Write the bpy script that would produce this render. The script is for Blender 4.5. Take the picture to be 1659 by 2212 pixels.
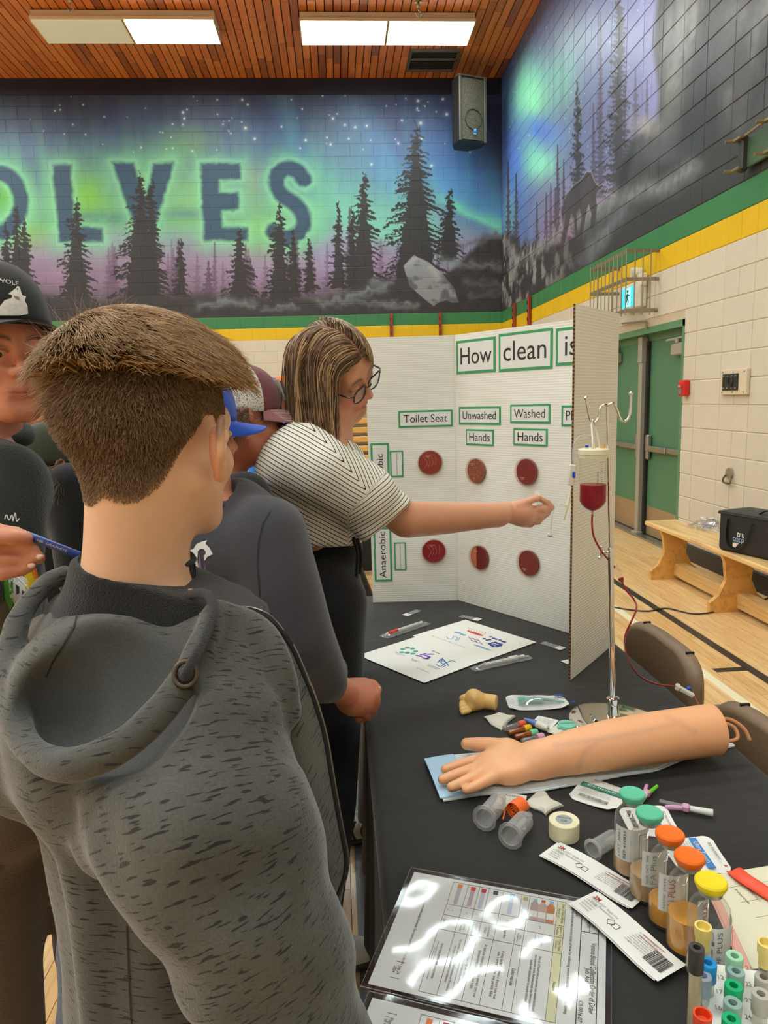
import bpy, math, random
import numpy as np
from mathutils import Vector, Matrix, Quaternion
random.seed(7); rng = np.random.default_rng(11)
scene = bpy.context.scene
for o in list(bpy.data.objects): bpy.data.objects.remove(o)
COL = scene.collection
# ---------------------------------------------------------------- camera
FOC, YAW, PITCH, ROLL, CAMH = 1523.9, .0635058, .157974, -.0291263, 1.455
cy_, sy_, cp_, sp_, cr_, sr_ = math.cos(YAW), math.sin(YAW), math.cos(PITCH), math.sin(PITCH), math.cos(ROLL), math.sin(ROLL)
_f = np.array([sy_*cp_, cy_*cp_, -sp_]); _r = np.array([cy_, -sy_, 0.]); _u = np.cross(_r, _f)
CR, CU, CF = cr_*_r+sr_*_u, -sr_*_r+cr_*_u, _f
CAM = np.array([0, 0, CAMH])
cam = bpy.data.cameras.new('camera'); camo = bpy.data.objects.new('camera', cam); COL.objects.link(camo)
cam.sensor_fit = 'VERTICAL'; cam.sensor_height = 24.; cam.lens = 24.*FOC/2212.
cam.clip_start = .02; cam.clip_end = 60
_m = Matrix.Identity(4)
for i in range(3): _m[i][0], _m[i][1], _m[i][2] = CR[i], CU[i], -CF[i]
_m[2][3] = CAMH
camo.matrix_world = _m; scene.camera = camo
# ---------------------------------------------------------------- world, exposure (the room is lit by its ceiling lamps)
world = bpy.data.worlds.new('world'); scene.world = world; world.use_nodes = True
world.node_tree.nodes['Background'].inputs[0].default_value = (.9, .92, 1, 1)
world.node_tree.nodes['Background'].inputs[1].default_value = .05
LAMP = 18.5; LAMPCOL = (.87, 1, 1.0)
scene.view_settings.view_transform = 'Standard'; scene.view_settings.look = 'None'
scene.view_settings.exposure = 0.0; scene.view_settings.gamma = 1; scene.view_settings.use_curve_mapping = False
scene.cycles.max_bounces = 7; scene.cycles.diffuse_bounces = 3; scene.cycles.glossy_bounces = 3
scene.cycles.transmission_bounces = 6; scene.cycles.transparent_max_bounces = 16
scene.cycles.caustics_reflective = False; scene.cycles.caustics_refractive = False

# ---------------------------------------------------------------- geometry from pixels: measured points of the photograph put at their real depth
def ray(u, v): return CF+(u-829.5)/FOC*CR-(v-1106)/FOC*CU
def P(u, v, x=None, y=None, z=None, d=None):
 q = ray(u, v)
 k = x/q[0] if x is not None else y/q[1] if y is not None else (z-CAMH)/q[2] if z is not None else d
 return CAM+q*k
def PL(u, v, a, b):                       # on the vertical plane through the ground points a, b
 q = ray(u, v); n = np.array([b[1]-a[1], a[0]-b[0], 0.]); n /= np.linalg.norm(n)
 return CAM+q*(n@(np.array([a[0], a[1], 0])-CAM)/(n@q))
def proj(p):
 p = np.asarray(p, float)-CAM; d = p@CF
 return 829.5+FOC*(p@CR)/d, 1106-FOC*(p@CU)/d

# ---------------------------------------------------------------- materials
def lin(c):
 if len(c) == 4: c = c[:3]
 c = [x/255. for x in c]
 return tuple(x/12.92 if x <= .04045 else ((x+.055)/1.055)**2.4 for x in c)+(1.,)
_mc = {}
class NT:
 def __init__(s, m): s.t = m.node_tree; s.n = s.t.nodes; s.l = s.t.links
 def new(s, ty, **k):
  n = s.n.new(ty)
  for a, b in k.items():
   if a.startswith('i_'): n.inputs[a[2:]].default_value = b
   elif a.startswith('n'): n.inputs[int(a[1:])].default_value = b
   else: setattr(n, a, b)
  return n
 def link(s, a, b): s.l.new(a, b)
 def ramp(s, fac, stops, interp='LINEAR'):
  r = s.n.new('ShaderNodeValToRGB'); r.color_ramp.interpolation = interp
  e = r.color_ramp.elements
  while len(e) > 1: e.remove(e[-1])
  e[0].position, e[0].color = stops[0][0], stops[0][1]
  for p, c in stops[1:]:
   x = e.new(p); x.color = c
  s.link(fac, r.inputs[0]); return r.outputs[0]
 def mix(s, fac, a, b, mode='MIX'):
  m = s.n.new('ShaderNodeMix'); m.data_type = 'RGBA'; m.blend_type = mode
  for v, i in ((fac, 0), (a, 6), (b, 7)):
   if isinstance(v, (int, float)): m.inputs[i].default_value = v
   elif isinstance(v, tuple): m.inputs[i].default_value = v
   else: s.link(v, m.inputs[i])
  return m.outputs[2]
 def math(s, op, a, b=0., c=0.):
  m = s.n.new('ShaderNodeMath'); m.operation = op
  for v, i in ((a, 0), (b, 1), (c, 2)):
   if isinstance(v, (int, float)): m.inputs[i].default_value = v
   else: s.link(v, m.inputs[i])
  return m.outputs[0]
def base(name):
 m = bpy.data.materials.new(name); m.use_nodes = True
 t = NT(m); return m, t, t.n['Principled BSDF']
def M(name, color=None, rough=.5, metal=0., noise=.06, nscale=30., bump=0., bscale=200., spec=.5, alpha=1., emis=0., coat=0., sheen=0., sss=0., attr=False, coord='Object', trans=0.):
 """a plain procedural material: base colour with a little noise in tone, optional fine relief"""
 if name in _mc: return _mc[name]
 m, t, b = base(name); _mc[name] = m
 c = lin(color)
 tc = t.new('ShaderNodeTexCoord'); src = tc.outputs[coord]
 if attr:
  a = t.new('ShaderNodeAttribute', attribute_name='col'); col = a.outputs['Color']
 else: col = c
 if noise > 0:
  n = t.new('ShaderNodeTexNoise', i_Scale=nscale, i_Detail=4.); t.link(src, n.inputs['Vector'])
  f = t.math('MULTIPLY_ADD', n.outputs['Fac'], 2*noise, 1-noise)
  cc = t.new('ShaderNodeCombineColor'); [t.link(f, cc.inputs[i]) for i in range(3)]
  col = t.mix(1., col, cc.outputs[0], 'MULTIPLY')
  t.link(col, b.inputs['Base Color'])
 elif attr: t.link(col, b.inputs['Base Color'])
 else: b.inputs['Base Color'].default_value = c
 if bump > 0:
  n2 = t.new('ShaderNodeTexNoise', i_Scale=bscale, i_Detail=3.); t.link(src, n2.inputs['Vector'])
  bp = t.new('ShaderNodeBump', i_Strength=bump, i_Distance=.01); t.link(n2.outputs['Fac'], bp.inputs['Height']); t.link(bp.outputs[0], b.inputs['Normal'])
 b.inputs['Roughness'].default_value = rough; b.inputs['Metallic'].default_value = metal
 b.inputs['Specular IOR Level'].default_value = spec; b.inputs['Alpha'].default_value = alpha
 if emis: b.inputs['Emission Color'].default_value = c; b.inputs['Emission Strength'].default_value = emis
 if coat: b.inputs['Coat Weight'].default_value = coat; b.inputs['Coat Roughness'].default_value = .08
 if sheen: b.inputs['Sheen Weight'].default_value = sheen; b.inputs['Sheen Roughness'].default_value = .5
 if sss: b.inputs['Subsurface Weight'].default_value = sss; b.inputs['Subsurface Radius'].default_value = (1, .35, .2); b.inputs['Subsurface Scale'].default_value = .006
 if trans: b.inputs['Transmission Weight'].default_value = trans
 return m
def MG(name, color=(255, 255, 255), gloss=.12, rough=.05, tint=.15, edge=.6, edgecol=(235, 238, 240)):
 """thin clear plastic or glass: mostly see-through, mirror-like sheen growing towards grazing angles, with a share of the plastic's own colour"""
 if name in _mc: return _mc[name]
 m = bpy.data.materials.new(name); m.use_nodes = True; _mc[name] = m
 t = NT(m); t.n.clear(); out = t.new('ShaderNodeOutputMaterial')
 tr = t.new('ShaderNodeBsdfTransparent'); gl = t.new('ShaderNodeBsdfGlossy', i_Roughness=rough); df = t.new('ShaderNodeBsdfDiffuse')
 tr.inputs[0].default_value = lin(color); df.inputs[0].default_value = lin(edgecol)
 n = t.new('ShaderNodeTexNoise', i_Scale=40.)
 lw = t.new('ShaderNodeLayerWeight', i_Blend=.35)
 m1 = t.new('ShaderNodeMixShader'); m2 = t.new('ShaderNodeMixShader')
 t.link(t.math('ADD', t.math('MULTIPLY_ADD', t.math('POWER', lw.outputs['Facing'], 2.), edge*.6, tint), t.math('MULTIPLY', n.outputs['Fac'], .02)), m1.inputs[0])
 t.link(tr.outputs[0], m1.inputs[1]); t.link(df.outputs[0], m1.inputs[2])
 t.link(t.math('MULTIPLY_ADD', t.math('POWER', lw.outputs['Facing'], 4.), .45, gloss), m2.inputs[0])
 t.link(m1.outputs[0], m2.inputs[1]); t.link(gl.outputs[0], m2.inputs[2])
 t.link(m2.outputs[0], out.inputs[0]); return m

# ---------------------------------------------------------------- objects
def tag(o, label=None, cat=None, group=None, kind=None):
 for k, v in (('label', label), ('category', cat), ('group', group), ('kind', kind)):
  if v: o[k] = v
 return o
def E(name, loc, label, cat, group=None, rz=0., rot=None):
 o = bpy.data.objects.new(name, None); COL.objects.link(o); o.location = Vector([float(x) for x in loc]); o.rotation_euler = rot or (0, 0, rz)
 o.empty_display_size = .05
 return tag(o, label, cat, group)
class MB:
 """collects vertices and faces of ONE mesh"""
 def __init__(s): s.v = []; s.f = []; s.mi = []; s.n = 0; s.cur = 0; s.fc = []
 def add(s, V, F):
  V = np.asarray(V, float).reshape(-1, 3); s.v.append(V)
  for f in F: s.f.append([int(i)+s.n for i in f]); s.mi.append(s.cur)
  s.fc.append(len(F)); s.n += len(V); return s
 def box(s, c, size, rz=0., R=None, bev=0.):
  c = np.asarray(c, float); h = np.asarray(size, float)/2
  b = min(bev, h.min()*.95)
  if R is None:
   a, q = math.cos(rz), math.sin(rz); R = np.array([[a, -q, 0], [q, a, 0], [0, 0, 1.]])
  if b <= 0:
   V = np.array([[x, y, z] for x in (-1, 1) for y in (-1, 1) for z in (-1, 1)])*h
   F = [(0, 1, 3, 2), (4, 6, 7, 5), (0, 4, 5, 1), (2, 3, 7, 6), (0, 2, 6, 4), (1, 5, 7, 3)]
  else:
   V = []; idx = {}
   for sx in (-1, 1):
    for sy in (-1, 1):
     for sz in (-1, 1):
      for ax in range(3):
       p = np.array([sx*(h[0]-b), sy*(h[1]-b), sz*(h[2]-b)]); p[ax] = (sx, sy, sz)[ax]*h[ax]
       idx[(sx, sy, sz, ax)] = len(V); V.append(p)
   F = []
   for ax in range(3):
    o1, o2 = [i for i in range(3) if i != ax]
    for sg in (-1, 1):
     q = []
     for a1, a2 in ((-1, -1), (1, -1), (1, 1), (-1, 1)):
      k = [0, 0, 0]; k[ax] = sg; k[o1] = a1; k[o2] = a2; q.append(idx[(*k, ax)])
     if (sg > 0) == (ax == 1): q = q[::-1]
     F.append(q)
    for s1 in (-1, 1):
     for s2 in (-1, 1):
      q = []
      for sg, a in ((-1, o1), (1, o1), (1, o2), (-1, o2)):
       k = [0, 0, 0]; k[ax] = sg; k[o1] = s1; k[o2] = s2; q.append(idx[(*k, a)])
      F.append(q)
   for sx in (-1, 1):
    for sy in (-1, 1):
     for sz in (-1, 1): F.append([idx[(sx, sy, sz, a)] for a in range(3)])
   V = np.array(V); F2 = []
   for f in F:
    p = V[f]; n = np.cross(p[1]-p[0], p[2]-p[0])
    F2.append(f if n@p.mean(0) > 0 else f[::-1])
   F = F2
  return s.add(V@np.asarray(R).T+c, F)
 def lathe(s, prof, c=(0, 0, 0), axis=(0, 0, 1), seg=24, squash=1., cap=True):
  """profile of (radius, height) turned about an axis through c"""
  c = np.asarray(c, float); R = frame(axis)
  ang = np.arange(seg)/seg*2*math.pi; V = []
  for r, h in prof: V += [(r*math.cos(a), r*squash*math.sin(a), h) for a in ang]
  F = []
  for i in range(len(prof)-1):
   for j in range(seg):
    k = (j+1) % seg; F.append((i*seg+j, i*seg+k, (i+1)*seg+k, (i+1)*seg+j))
  if cap:
   if prof[0][0] > 1e-6: F.append(tuple(range(seg))[::-1])
   if prof[-1][0] > 1e-6: F.append(tuple(range((len(prof)-1)*seg, len(prof)*seg)))
  return s.add(np.array(V)@R.T+c, F)
 def cyl(s, a, b, r, r2=None, seg=16):
  a = np.asarray(a, float); b = np.asarray(b, float); L = np.linalg.norm(b-a)
  return s.lathe([(r, 0), (r if r2 is None else r2, L)], a, b-a, seg)
 def ball(s, c, r, seg=16, rings=9, squash=(1, 1, 1), R=None):
  V = []; F = []
  for i in range(rings+1):
   th = math.pi*i/rings
   for j in range(seg): V.append((math.sin(th)*math.cos(2*math.pi*j/seg), math.sin(th)*math.sin(2*math.pi*j/seg), math.cos(th)))
  for i in range(rings):
   for j in range(seg):
    k = (j+1) % seg; F.append((i*seg+j, (i+1)*seg+j, (i+1)*seg+k, i*seg+k))
  V = np.array(V)*np.array(squash)*r
  if R is not None: V = V@np.asarray(R).T
  return s.add(V+np.asarray(c, float), F)
 def tube(s, pts, r, seg=10, closed=False, flat=1.):
  pts = np.asarray(pts, float); n = len(pts); rr = np.broadcast_to(np.asarray(r, float), (n,))
  T = np.gradient(pts, axis=0) if not closed else np.roll(pts, -1, 0)-np.roll(pts, 1, 0)
  T /= np.linalg.norm(T, axis=1)[:, None]+1e-12
  u = np.cross(T[0], [0, 0, 1.]); u = u if np.linalg.norm(u) > .05 else np.cross(T[0], [1., 0, 0]); V = []
  for i in range(n):
   u = u-(u@T[i])*T[i]; u /= np.linalg.norm(u); w = np.cross(T[i], u)
   V += [pts[i]+rr[i]*(math.cos(a)*u+flat*math.sin(a)*w) for a in np.arange(seg)/seg*2*math.pi]
  F = []
  for i in range(n if closed else n-1):
   i2 = (i+1) % n
   for j in range(seg):
    k = (j+1) % seg; F.append((i*seg+j, i*seg+k, i2*seg+k, i2*seg+j))
  if not closed: F += [tuple(range(seg))[::-1], tuple(range((n-1)*seg, n*seg))]
  return s.add(V, F)
 def prism(s, pts, h, c=(0, 0, 0), R=None):
  """outline (2-D, counter-clockwise) extruded along local z from 0 to h"""
  n = len(pts); V = [(x, y, 0) for x, y in pts]+[(x, y, h) for x, y in pts]
  F = [tuple(range(n))[::-1], tuple(range(n, 2*n))]+[(i, (i+1) % n, n+(i+1) % n, n+i) for i in range(n)]
  V = np.array(V, float)
  if R is not None: V = V@np.asarray(R).T
  return s.add(V+np.asarray(c, float), F)
 def quad(s, a, b, c, d): return s.add([a, b, c, d], [(0, 1, 2, 3)])
 def grid(s, G):
  """G: (n, m, 3) array of points"""
  n, m = G.shape[:2]; F = [(i*m+j, (i+1)*m+j, (i+1)*m+j+1, i*m+j+1) for i in range(n-1) for j in range(m-1)]
  return s.add(G.reshape(-1, 3), F)
 def slab(s, G, t):
  """a sheet given by a grid of points, with thickness t downwards"""
  n, m = G.shape[:2]; B = G.copy(); B[..., 2] -= t; N = n*m
  F = [(i*m+j, (i+1)*m+j, (i+1)*m+j+1, i*m+j+1) for i in range(n-1) for j in range(m-1)]
  F2 = [tuple(x+N for x in f[::-1]) for f in F]
  rim = [(i*m) for i in range(n)]+[(n-1)*m+j for j in range(1, m)]+[i*m+m-1 for i in range(n-2, -1, -1)]+[j for j in range(m-2, 0, -1)]
  F3 = [(rim[i], rim[i-1], rim[i-1]+N, rim[i]+N) for i in range(len(rim))]
  return s.add(np.concatenate([G.reshape(-1, 3), B.reshape(-1, 3)]), F+F2+F3)
def frame(axis):
 z = np.asarray(axis, float); z = z/np.linalg.norm(z)
 x = np.cross([0, 0, 1.], z) if abs(z[2]) < .95 else np.cross([0, 1., 0], z)
 x /= np.linalg.norm(x); y = np.cross(z, x); return np.stack([x, y, z], 1)
def mesh(name, V, F, mats=(), mi=None, smooth=False):
 me = bpy.data.meshes.new(name); me.from_pydata([tuple(map(float, p)) for p in V], [], F)
 for m in mats: me.materials.append(m)
 if mi is not None and len(mats) > 1: me.polygons.foreach_set('material_index', np.asarray(mi, np.int32))
 if smooth: me.polygons.foreach_set('use_smooth', np.ones(len(me.polygons), bool))
 me.update(); return me
def obj(name, mb, mats, parent=None, world=None, smooth=False, label=None, kind=None, auto=None, split=True):
 """links ONE mesh object; world=True: the vertices are in world space and the parent is unrotated"""
 if kind != 'stuff' and split and 1 < len(mb.v) <= 40:
  L = pieces(mb)
  if len(L) > 1:
   os_ = [obj(name, m, mats, parent, world, smooth, label, kind, auto, False) for m in L]; return os_[0]
 V = np.concatenate(mb.v); mats = mats if isinstance(mats, (list, tuple)) else [mats]
 if world and parent is not None: V = V-np.array(wloc(parent))
 me = mesh(name, V, mb.f, mats, mb.mi, smooth)
 if auto: me.shade_auto(auto) if hasattr(me, 'shade_auto') else None
 o = bpy.data.objects.new(name, me); COL.objects.link(o)
 if parent is not None: o.parent = parent
 if auto:
  n = len(me.edges); me.polygons.foreach_set('use_smooth', np.ones(len(me.polygons), bool))
  sharp_edges(me, auto)
 return tag(o, label, None, None, kind)
def pieces(mb):
 """the separate pieces of a mesh (bounding boxes that do not touch), each as its own mesh"""
 n = len(mb.v); lo = np.array([v.min(0)-5e-4 for v in mb.v]); hi = np.array([v.max(0)+5e-4 for v in mb.v]); g = list(range(n))
 def root(i):
  while g[i] != i: i = g[i]
  return i
 for i in range(n):
  for j in range(i):
   if (lo[i] <= hi[j]).all() and (lo[j] <= hi[i]).all(): g[root(i)] = root(j)
 if len({root(i) for i in range(n)}) == 1: return [mb]
 out = {}; vo = np.cumsum([0]+[len(v) for v in mb.v]); fo = np.cumsum([0]+mb.fc)
 for i in range(n):
  m = out.setdefault(root(i), MB())
  m.mi += mb.mi[fo[i]:fo[i+1]]; k = m.n-vo[i]; m.v.append(mb.v[i]); m.fc.append(mb.fc[i])
  m.f += [[int(x+k) for x in f] for f in mb.f[fo[i]:fo[i+1]]]; m.n += len(mb.v[i])
 return list(out.values())
def wloc(o):
 v = Vector((0, 0, 0))
 while o is not None: v = v+o.location; o = o.parent
 return v
def sharp_edges(me, ang):
 """marks edges whose faces meet at more than ang (radians) as sharp"""
 ne = len(me.edges); nf = len(me.polygons)
 N = np.zeros(nf*3); me.polygons.foreach_get('normal', N); N = N.reshape(-1, 3)
 le = np.zeros(len(me.loops), np.int32); me.loops.foreach_get('edge_index', le)
 tot = np.zeros(nf, np.int32); me.polygons.foreach_get('loop_total', tot); lf = np.repeat(np.arange(nf), tot)
 o = np.argsort(le, kind='stable'); le, lf = le[o], lf[o]
 sharp = np.zeros(ne, bool); same = le[1:] == le[:-1]
 d = (N[lf[1:]]*N[lf[:-1]]).sum(1); i = np.where(same & (d < math.cos(ang)))[0]; sharp[le[i]] = True
 if 'sharp_edge' not in me.attributes: me.attributes.new('sharp_edge', 'BOOLEAN', 'EDGE')
 me.attributes['sharp_edge'].data.foreach_set('value', sharp)
def thing(name, label, cat, mb, mats, loc=None, group=None, smooth=False, auto=None, kind=None):
 """a thing that is one mesh, its vertices given in world space"""
 V = np.concatenate(mb.v); loc = np.array(loc if loc is not None else [V[:, 0].mean(), V[:, 1].mean(), V[:, 2].min()])
 mb.v = [V-loc]; o = obj(name, mb, mats, None, smooth=smooth, auto=auto); o.location = loc
 return tag(o, label, cat, group, kind)
_fit = []
def text(s, parent, loc, R, w=None, h=None, mat=None, name='lettering', align='CENTER', lift=.0004, bold=0., world=False):
 """flat lettering: R columns = reading direction, up, outward normal; scaled to w x h once all texts are measured"""
 c = bpy.data.curves.new(name, 'FONT'); c.body = s; c.align_x = align; c.align_y = 'CENTER'; c.size = 1; c.resolution_u = 3; c.offset = bold
 c.materials.append(mat or INK); o = bpy.data.objects.new(name, c); COL.objects.link(o)
 R = np.asarray(R, float); p = np.asarray(loc, float)+R[:, 2]*lift
 if world and parent is not None: p = p-np.array(wloc(parent))
 m = Matrix.Identity(4)
 for i in range(3):
  for j in range(3): m[i][j] = R[i, j]
  m[i][3] = p[i]
 if parent is not None:
  o.parent = parent
 _fit.append((o, m, w, h)); return o
def fit_texts():
 bpy.context.view_layer.update()
 for o, m, w, h in _fit:
  d = o.dimensions.copy(); sx = o.matrix_world.to_scale()
  dx, dy = max(d.x/max(sx.x, 1e-6), .01), max(d.y/max(sx.y, 1e-6), .01)
  kx = w/dx if w else None; ky = h/dy if h else None
  if kx is None: kx = ky
  if ky is None: ky = kx
  o.matrix_basis = m @ Matrix.Diagonal((kx, ky, 1, 1))
 dg = bpy.context.evaluated_depsgraph_get()
 for o, m, w, h in _fit:
  me = bpy.data.meshes.new_from_object(o.evaluated_get(dg)); me.name = 'lettering'
  n = bpy.data.objects.new(o.name, me); COL.objects.link(n); n.parent = o.parent; n.matrix_basis = o.matrix_basis.copy()
  nm = o.name; bpy.data.objects.remove(o); n.name = nm
def copy_tree(o, parent=None):
 c = o.copy(); COL.objects.link(c)
 if parent is not None: c.parent = parent
 for ch in o.children: copy_tree(ch, c)
 return c
INK = M('ink', (38, 32, 32), .7, noise=.02)
def spline(pts, n=8):
 """Catmull-Rom through the points"""
 p = np.asarray(pts, float); p = np.vstack([2*p[0]-p[1], p, 2*p[-1]-p[-2]]); out = []
 for i in range(1, len(p)-2):
  for k in range(n):
   t = k/n; a, b, c, d = p[i-1], p[i], p[i+1], p[i+2]
   out.append(.5*(2*b+(c-a)*t+(2*a-5*b+4*c-d)*t*t+(3*b-a-3*c+d)*t**3))
 out.append(p[-2]); return np.array(out)
def vnoise(shape, cells, seed=0):
 """smooth value noise on a 2-D array"""
 r = np.random.default_rng(seed); g = r.random((cells[0]+3, cells[1]+3))
 y = np.linspace(0, cells[0], shape[0]); x = np.linspace(0, cells[1], shape[1])
 yi = y.astype(int); xi = x.astype(int); fy = (y-yi); fx = (x-xi); fy = (fy*fy*(3-2*fy))[:, None]; fx = (fx*fx*(3-2*fx))[None]
 a = g[yi][:, xi]; b = g[yi][:, xi+1]; c = g[yi+1][:, xi]; d = g[yi+1][:, xi+1]
 return (a*(1-fx)+b*fx)*(1-fy)+(c*(1-fx)+d*fx)*fy
def fbm(shape, cells, seed=0, oct=4):
 o = 0; a = 1; s = 0
 for i in range(oct):
  o = o+a*vnoise(shape, (int(cells[0]*2**i), int(cells[1]*2**i)), seed+i); s += a; a *= .5
 return o/s
# ---------------------------------------------------------------- the painted mural: computed pixel by pixel on the wall's own plane
def smooth(a, b, x): t = np.clip((x-a)/(b-a), 0, 1); return t*t*(3-2*t)
def over(img, col, m):
 w = m > .004; c = np.where(w.any(0))[0]; r = np.where(w.any(1))[0]
 if len(c) == 0: return
 s = (slice(r[0], r[-1]+1), slice(c[0], c[-1]+1)); k = m[s][..., None]; img[s] = img[s]*(1-k)+np.array(col, float)*k
def segd(U, V, pts):
 d = np.full(U.shape, 1e9)
 for (x0, y0), (x1, y1) in zip(pts[:-1], pts[1:]):
  dx, dy = x1-x0, y1-y0; t = np.clip(((U-x0)*dx+(V-y0)*dy)/(dx*dx+dy*dy), 0, 1)
  d = np.minimum(d, np.hypot(U-x0-t*dx, V-y0-t*dy))
 return d
def blob(U, V, x, y, rx, ry, ang=0.):
 a, b = math.cos(ang), math.sin(ang); du, dv = U-x, V-y
 return np.exp(-(((du*a+dv*b)/rx)**2+((dv*a-du*b)/ry)**2))
def conifer(U, V, tip, foot, hw, seed, lean=0., sparse=0.):
 inx = (U > tip[0]-hw*1.6-3) & (U < tip[0]+hw*1.6+3) & (V > tip[1]-20) & (V < foot+20); out = np.zeros(U.shape)
 c = np.where(inx.any(0))[0]; r_ = np.where(inx.any(1))[0]
 if len(c) == 0: return out
 sl_ = (slice(r_[0], r_[-1]+1), slice(c[0], c[-1]+1)); out[sl_] = conifer_(U[sl_], V[sl_], tip, foot, hw, seed, lean, sparse); return out
def conifer_(U, V, tip, foot, hw, seed, lean=0., sparse=0.):
 r = np.random.default_rng(seed); x0, y0 = tip; t = (V-y0)/(foot-y0); n = max(6, int((foot-y0)/10.5)); du = U-x0-lean*t
 m = np.zeros(U.shape); L = r.uniform(.6, 1.15, (2, n+4)); ph = r.uniform(0, .5, (2, n+4))
 for sd in (0, 1):
  ds = du if sd else -du
  drop = ds/hw*(.22 if sparse == 0 else .1)*hw/(foot-y0)*2.2
  k = np.clip((t-drop)*n, 0, n); i = k.astype(int); f = k-i
  reach = hw*(.1+.9*np.clip(t, 0, 1)**.85)*L[sd][i]*(1-np.clip((f-ph[sd][i])*1.3, 0, .85))
  m = np.maximum(m, ((ds >= 0) & (ds < reach) & (t > 0) & (t < 1.02)).astype(float))
 m = np.maximum(m, ((np.abs(du) < 1.5+hw*.16*t) & (t > -.04) & (t < 1.02)))
 if sparse == 0: m = np.maximum(m, ((np.abs(du) < hw*.5*t**1.1) & (t > 0) & (t < 1.02)))
 return m
def blur(m, k=1):
 w = m > 0; c = np.where(w.any(0))[0]; r = np.where(w.any(1))[0]
 if len(c) == 0: return m
 s = (slice(max(r[0]-5, 0), r[-1]+6), slice(max(c[0]-5, 0), c[-1]+6)); o = np.zeros(m.shape); o[s] = blur_(m[s], k); return o
def blur_(m, k=1):
 for _ in range(k):
  p = np.pad(m, 1, mode='edge'); m = (p[:-2, 1:-1]+p[2:, 1:-1]+p[1:-1, :-2]+p[1:-1, 2:]+2*p[1:-1, 1:-1])/6
 return m
def image(name, img):
 h, w = img.shape[:2]; im = bpy.data.images.new(name, w, h); a = np.ones((h, w, 4), np.float32)
 a[..., :3] = np.clip(img/255., 0, 1); im.pixels.foreach_set(a.ravel()); im.pack(); return im
MZ0, MZ1 = 2.94, 6.76
def mural_back():
 X0, X1, res = -6., 3.02, 170; w = int((X1-X0)*res); h = int((MZ1-MZ0)*res)
 X, Z = np.meshgrid(X0+(np.arange(w)+.5)/res, MZ0+(np.arange(h)+.5)/res)
 q = np.stack([X, np.full(X.shape, YB), Z-CAMH], -1); d = q@CF; U = 829.5+FOC*(q@CR)/d; V = 1106-FOC*(q@CU)/d
 S = X.shape; n1 = fbm(S, (5, 9), 1); n2 = fbm(S, (14, 30), 2); n3 = fbm(S, (40, 80), 3, 3); n4 = fbm(S, (110, 220), 6, 2); ray_ = fbm(S, (2, 60), 4, 3)
 warp = (n1-.5)*70
 stops = [(150, (30, 28, 42)), (195, (31, 30, 46)), (206, (52, 56, 88)), (260, (58, 68, 112)), (330, (72, 98, 150)), (400, (88, 130, 160)), (450, (112, 160, 160)), (500, (130, 160, 170)), (560, (152, 128, 160)), (610, (132, 104, 132)), (640, (96, 82, 92)), (665, (66, 60, 62)), (700, (58, 53, 54))]
 vs = [s[0] for s in stops]; img = np.stack([np.interp(V+(n1-.5)*24*(V > 210), vs, [s[1][c] for s in stops]) for c in range(3)], -1)
 img *= (.9+.2*n2)[..., None]
 over(img, (34, 34, 54), .75*smooth(330, 200, V)*smooth(360, 60, U))
 # the dark corner of the sky at the right, and the blue band beside it
 over(img, (34, 36, 66), .95*blob(U, V, 1110, 300, 120, 120)); over(img, (40, 44, 80), .6*blob(U, V, 1040, 215, 220, 60))
 for x, y, rx, ry, a, c, k in [(640, 330, 30, 110, -.35, (66, 120, 200), .6), (560, 330, 40, 90, -.5, (78, 110, 170), .6), (830, 350, 40, 120, -.5, (80, 150, 220), .75), (1000, 400, 60, 110, -.6, (66, 120, 214), .85), (930, 330, 120, 60, 0, (70, 96, 160), .5), (250, 340, 200, 40, 0, (84, 110, 130), .5), (760, 300, 90, 80, -.4, (84, 104, 160), .5)]:
  over(img, c, k*blob(U, V, x, y, rx, ry, a))
 # aurora curtains: bright lower hem fading upwards in rays
 def curtain(pts, up, col, k, hem=16, sl=.5):
  xs = [p[0] for p in pts]; hy = np.interp(U-(V-400)*sl, xs, [p[1] for p in pts])+(n2-.5)*22
  t = hy-V; m = np.where(t > 0, np.exp(-t/(up*(.35+1.3*ray_))), np.exp(-(t/hem)**2))
  e = smooth(xs[0]-30, xs[0]+30, U-(V-400)*sl)*smooth(xs[-1]+30, xs[-1]-30, U-(V-400)*sl); over(img, col, np.clip(k*m*e, 0, 1))
 curtain([(-60, 500), (120, 480), (230, 470), (400, 470), (560, 500), (640, 520), (700, 470)], 90, (104, 190, 120), .85, 30, .15)
 curtain([(690, 480), (760, 500), (820, 520), (900, 560)], 120, (112, 214, 176), .95, 26, .55)
 curtain([(930, 430), (990, 470), (1040, 500), (1120, 505)], 60, (110, 222, 186), 1., 16, .6)
 curtain([(940, 400), (1000, 440), (1100, 480)], 130, (70, 140, 224), .6, 20, .5)
 for x, y, rx, ry, c, k in [(180, 425, 50, 50, (122, 200, 40), .9), (20, 420, 40, 45, (96, 190, 40), .8), (60, 510, 50, 30, (150, 180, 60), .5), (330, 400, 60, 60, (128, 200, 110), .6), (430, 430, 60, 70, (140, 200, 110), .6), (400, 310, 60, 40, (120, 180, 90), .5), (560, 500, 40, 50, (140, 200, 90), .6), (545, 390, 26, 40, (170, 160, 120), .5), (200, 470, 90, 14, (66, 110, 120), .7), (420, 462, 90, 12, (76, 120, 140), .6), (690, 470, 30, 60, (110, 210, 170), .6), (150, 590, 120, 50, (150, 110, 150), .5), (540, 590, 120, 40, (160, 130, 170), .6), (720, 560, 60, 50, (160, 140, 190), .6), (1010, 530, 90, 22, (150, 150, 180), .7), (905, 560, 120, 40, (160, 130, 170), .5)]:
  over(img, c, k*blob(U, V, x, y, rx, ry))
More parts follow.
